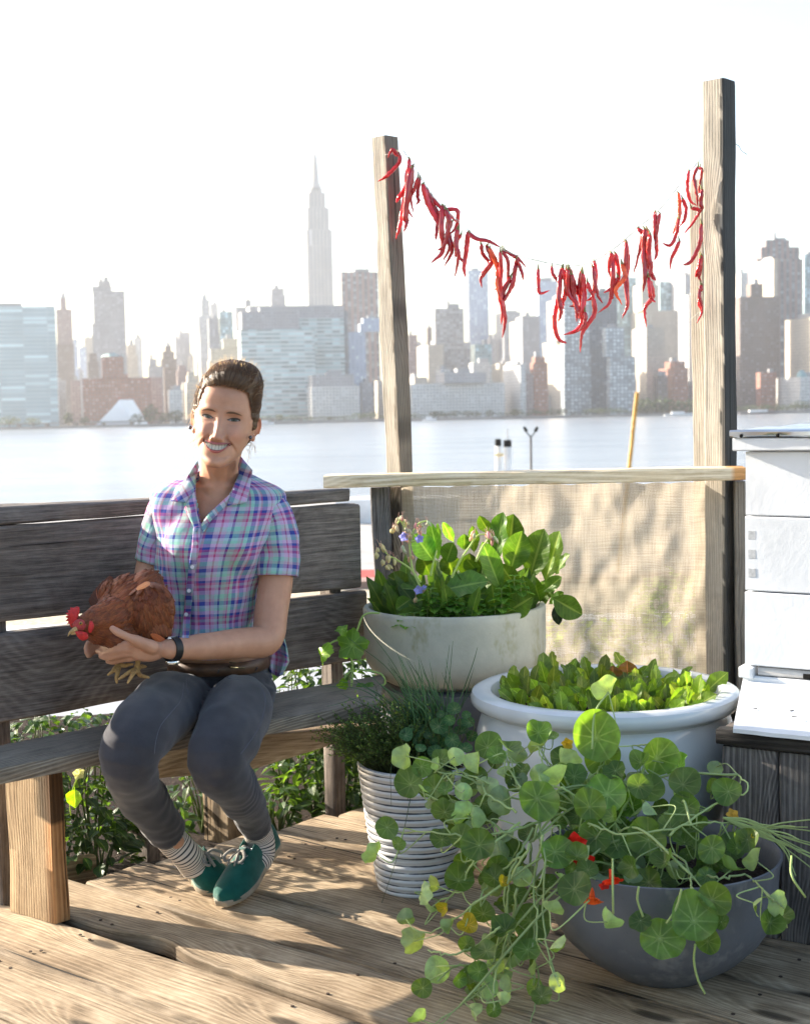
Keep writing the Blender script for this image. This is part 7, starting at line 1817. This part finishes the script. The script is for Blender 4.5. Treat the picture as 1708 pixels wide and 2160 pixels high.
# ------------------------------------------------------------------ chilli garland
gar = empty('chilli_garland', P(1140, 555, 4.38), 'string of dried red chillies hanging between the two tall posts', 'chilli garland')
t = NT('chilli_skin'); n = t.noise(t.mapping(t.attr().outputs['Vector'], (40, 40, 40)), 1, 4, .6); cc = t.ramp(n, [(.3, (.40, .004, .010)), (.7, (.70, .016, .016))]); cc = t.mix(1.0, cc, t.attr('col').outputs['Color'], 'MULTIPLY'); t.set(.2, .6, 0, cc); t.b.inputs['Coat Weight'].default_value = .4; t.bump(n, .6, .003); t.b.inputs['Coat Roughness'].default_value = .1
M_chilli = t.m; M_cap = simple('chilli_stalk', (.20, .19, .06), .6); M_string = simple('string', (.62, .58, .50), .8)
XG = lambda x: 751.5+x*.56
YG = lambda y: 136.6+y*.56
GD = lambda px_: 4.50-(px_-840)/640*.12
ST = [(108, 340), (150, 325), (172, 315), (195, 350), (230, 400), (270, 465), (320, 530), (400, 600), (450, 645), (540, 685), (610, 720), (690, 738), (740, 750), (800, 755), (860, 752), (930, 715), (1000, 668), (1060, 610), (1120, 565), (1180, 495), (1240, 420), (1300, 345)]
for k_ in range(2):
    m = MB(); pts = [P(XG(a), YG(b+(0 if k_ == 0 else 5*math.sin(a*.05)+3)), GD(XG(a))) for a, b in ST]; tube(m, spline(pts, 5), .0010, 4); m.build('string', M_string, gar, sharp=None)
r = random.Random(17)
CH = """150 325 165 360 120 415 80 440;160 340 150 335 135 320 118 350;200 355 190 450 160 500 150 520;200 360 185 480 165 600 150 658;212 380 205 460 185 520 215 580;205 390 185 560 190 590 178 630;232 425 218 470 205 500 215 560;240 430 230 490 235 510 225 530;250 450 270 520 300 580 330 640;265 470 290 530 310 570 300 600;285 500 320 540 345 560 385 600;300 540 305 600 300 640 300 660;325 530 320 620 325 700 280 748;330 545 380 550 375 610 350 640;335 545 350 600 330 680 305 700;350 560 345 620 360 700 330 760;360 590 340 640 350 690 325 740;380 620 375 680 385 720 370 800;385 625 375 700 400 740 410 760;395 640 380 660 375 700 372 730;420 630 415 690 405 760 410 800;425 635 450 655 500 665 545 690;470 675 475 710 500 750 480 790;490 680 510 740 470 800 472 840;500 690 530 760 530 830 545 890;540 705 545 770 540 830 520 850;550 700 570 740 570 800 560 850;545 720 540 860 550 920 545 980;580 800 550 870 560 960 550 1030;600 740 590 820 560 880 550 890;600 730 615 760 625 790 628 812;560 700 590 720 610 730 640 765;683 770 685 820 690 860 728 850;735 760 740 790 760 820 755 850;760 870 745 960 760 1030 793 1050;770 770 762 870 770 930 760 970;775 765 790 840 775 900 780 920;790 765 800 820 820 900 800 910;795 770 800 860 830 900 840 940;800 765 810 790 825 840 830 870;810 790 820 880 830 930 828 970;845 780 840 850 845 900 835 960;850 785 858 860 850 930 840 960;845 900 850 960 830 1000 778 1018;860 930 862 960 850 990 835 1005;895 740 900 800 890 870 865 890;890 760 900 830 910 870 928 900;890 870 895 940 850 1010 843 1085;870 820 880 850 888 860 895 880;960 710 955 770 970 830 930 860;965 715 965 800 960 870 965 880;975 710 985 760 985 810 960 870;985 800 960 850 950 900 908 935;1000 750 1010 800 975 850 1000 905;1012 662 1020 740 1015 800 1010 840;1015 670 1015 780 1020 900 1000 955;1018 800 1012 830 1020 900 1005 940;1060 615 1075 640 1065 700 1042 792;1085 620 1080 700 1085 800 1078 858;1095 625 1100 700 1090 760 1080 840;1088 630 1105 760 1115 800 1128 812;1105 640 1100 720 1110 760 1100 800;1100 800 1105 860 1110 880 1125 895;1100 805 1115 870 1085 920 1092 990;1125 555 1125 620 1130 700 1122 738;1143 560 1135 600 1130 640 1125 680;1213 485 1215 560 1205 600 1190 640;1228 505 1240 540 1235 580 1215 610;1215 580 1200 650 1180 680 1150 672;1215 665 1200 700 1185 730 1180 772;1250 400 1245 460 1255 510 1280 530;1285 385 1270 420 1280 480 1285 540;1290 390 1300 400 1290 470 1300 520;1260 540 1290 550 1270 590 1230 640;1300 470 1295 520 1300 540 1290 560;1300 600 1290 680 1260 740 1228 755;1295 730 1290 760 1280 790 1278 800;1300 720 1295 770 1290 800 1298 818;1300 830 1290 870 1298 900 1300 930;1292 860 1290 900 1300 930 1280 975"""
cpt = [Vector((XG(a), YG(b), 0)) for a, b in ST]
for ln in CH.split(';'):
    v = list(map(float, ln.split())); pp = [(XG(a), YG(b)) for a, b in zip(v[::2], v[1::2])]; D = GD(pp[0][0])+r.uniform(-.025, .02)
    p3 = [P(a, b, D+r.uniform(-.008, .008)) for a, b in pp]; sp_ = spline(p3, 8); N = len(sp_); L = sum((sp_[i+1]-sp_[i]).length for i in range(N-1))
    w_ = r.uniform(.0080, .0105)*min(1, max(.7, L/.16)); rad = []
    for i in range(N):
        f = i/(N-1); rad.append(w_*(min(1, .55+f*5)*(1-f**3.2)**.8+.07)*(1+.22*nz(i*.8, len(v)+w_*9000)))
    sp_ = [q_+Vector((.0022*nz(i*.7, D*300), .003*nz(i*.7, D*500), 0)) for i, q_ in enumerate(sp_)]
    m = MB(); g = r.uniform(.7, 1.35); col = (g, g*.9, g) if r.random() > .08 else (1.5, 9, 1.2); tube(m, sp_, rad, 9, col, flat=r.uniform(.6, .9)); m.bc = [(a+r.random()*0, b, c+D*20) for a, b, c in m.bc]; m.bc = [tuple(q_) for q_ in m.v]
    c_o = m.build('chilli', M_chilli, gar, sharp=None)
    tip_ = Vector((pp[0][0], pp[0][1], 0)); st_ = min(cpt, key=lambda q_: (q_-tip_).length); up_ = P(pp[0][0]+max(-4, min(4, (st_.x-pp[0][0])*.4))+r.uniform(-2, 2), min(pp[0][1]-5, max(st_.y-3, pp[0][1]-12)), D)
    m = MB(); tube(m, [sp_[0]+(sp_[0]-sp_[1])*-.3, sp_[0]+(up_-sp_[0])*.35, up_], [w_*.62, w_*.35, .0009], 6); m.build('stalk', M_cap, c_o, sharp=None)
m = MB(); tube(m, spline([P(1550, 303, 4.4), P(1558, 309, 4.4), P(1563, 318, 4.39), P(1575, 326, 4.39)], 4), .0011, 4); m.build('string_end', M_dark, gar)
for pth in ("1180 520 1155 540 1140 560", "1060 790 1110 700 1150 655", "690 735 692 715", "1240 975 1290 930", "840 735 900 745 960 690 1000 655", "930 690 990 640 1050 600"):
    v = list(map(float, pth.split())); m = MB(); tube(m, spline([P(XG(a), YG(b), GD(XG(a))-.01) for a, b in zip(v[::2], v[1::2])], 5), .0007, 4); m.build('string', M_string, gar)
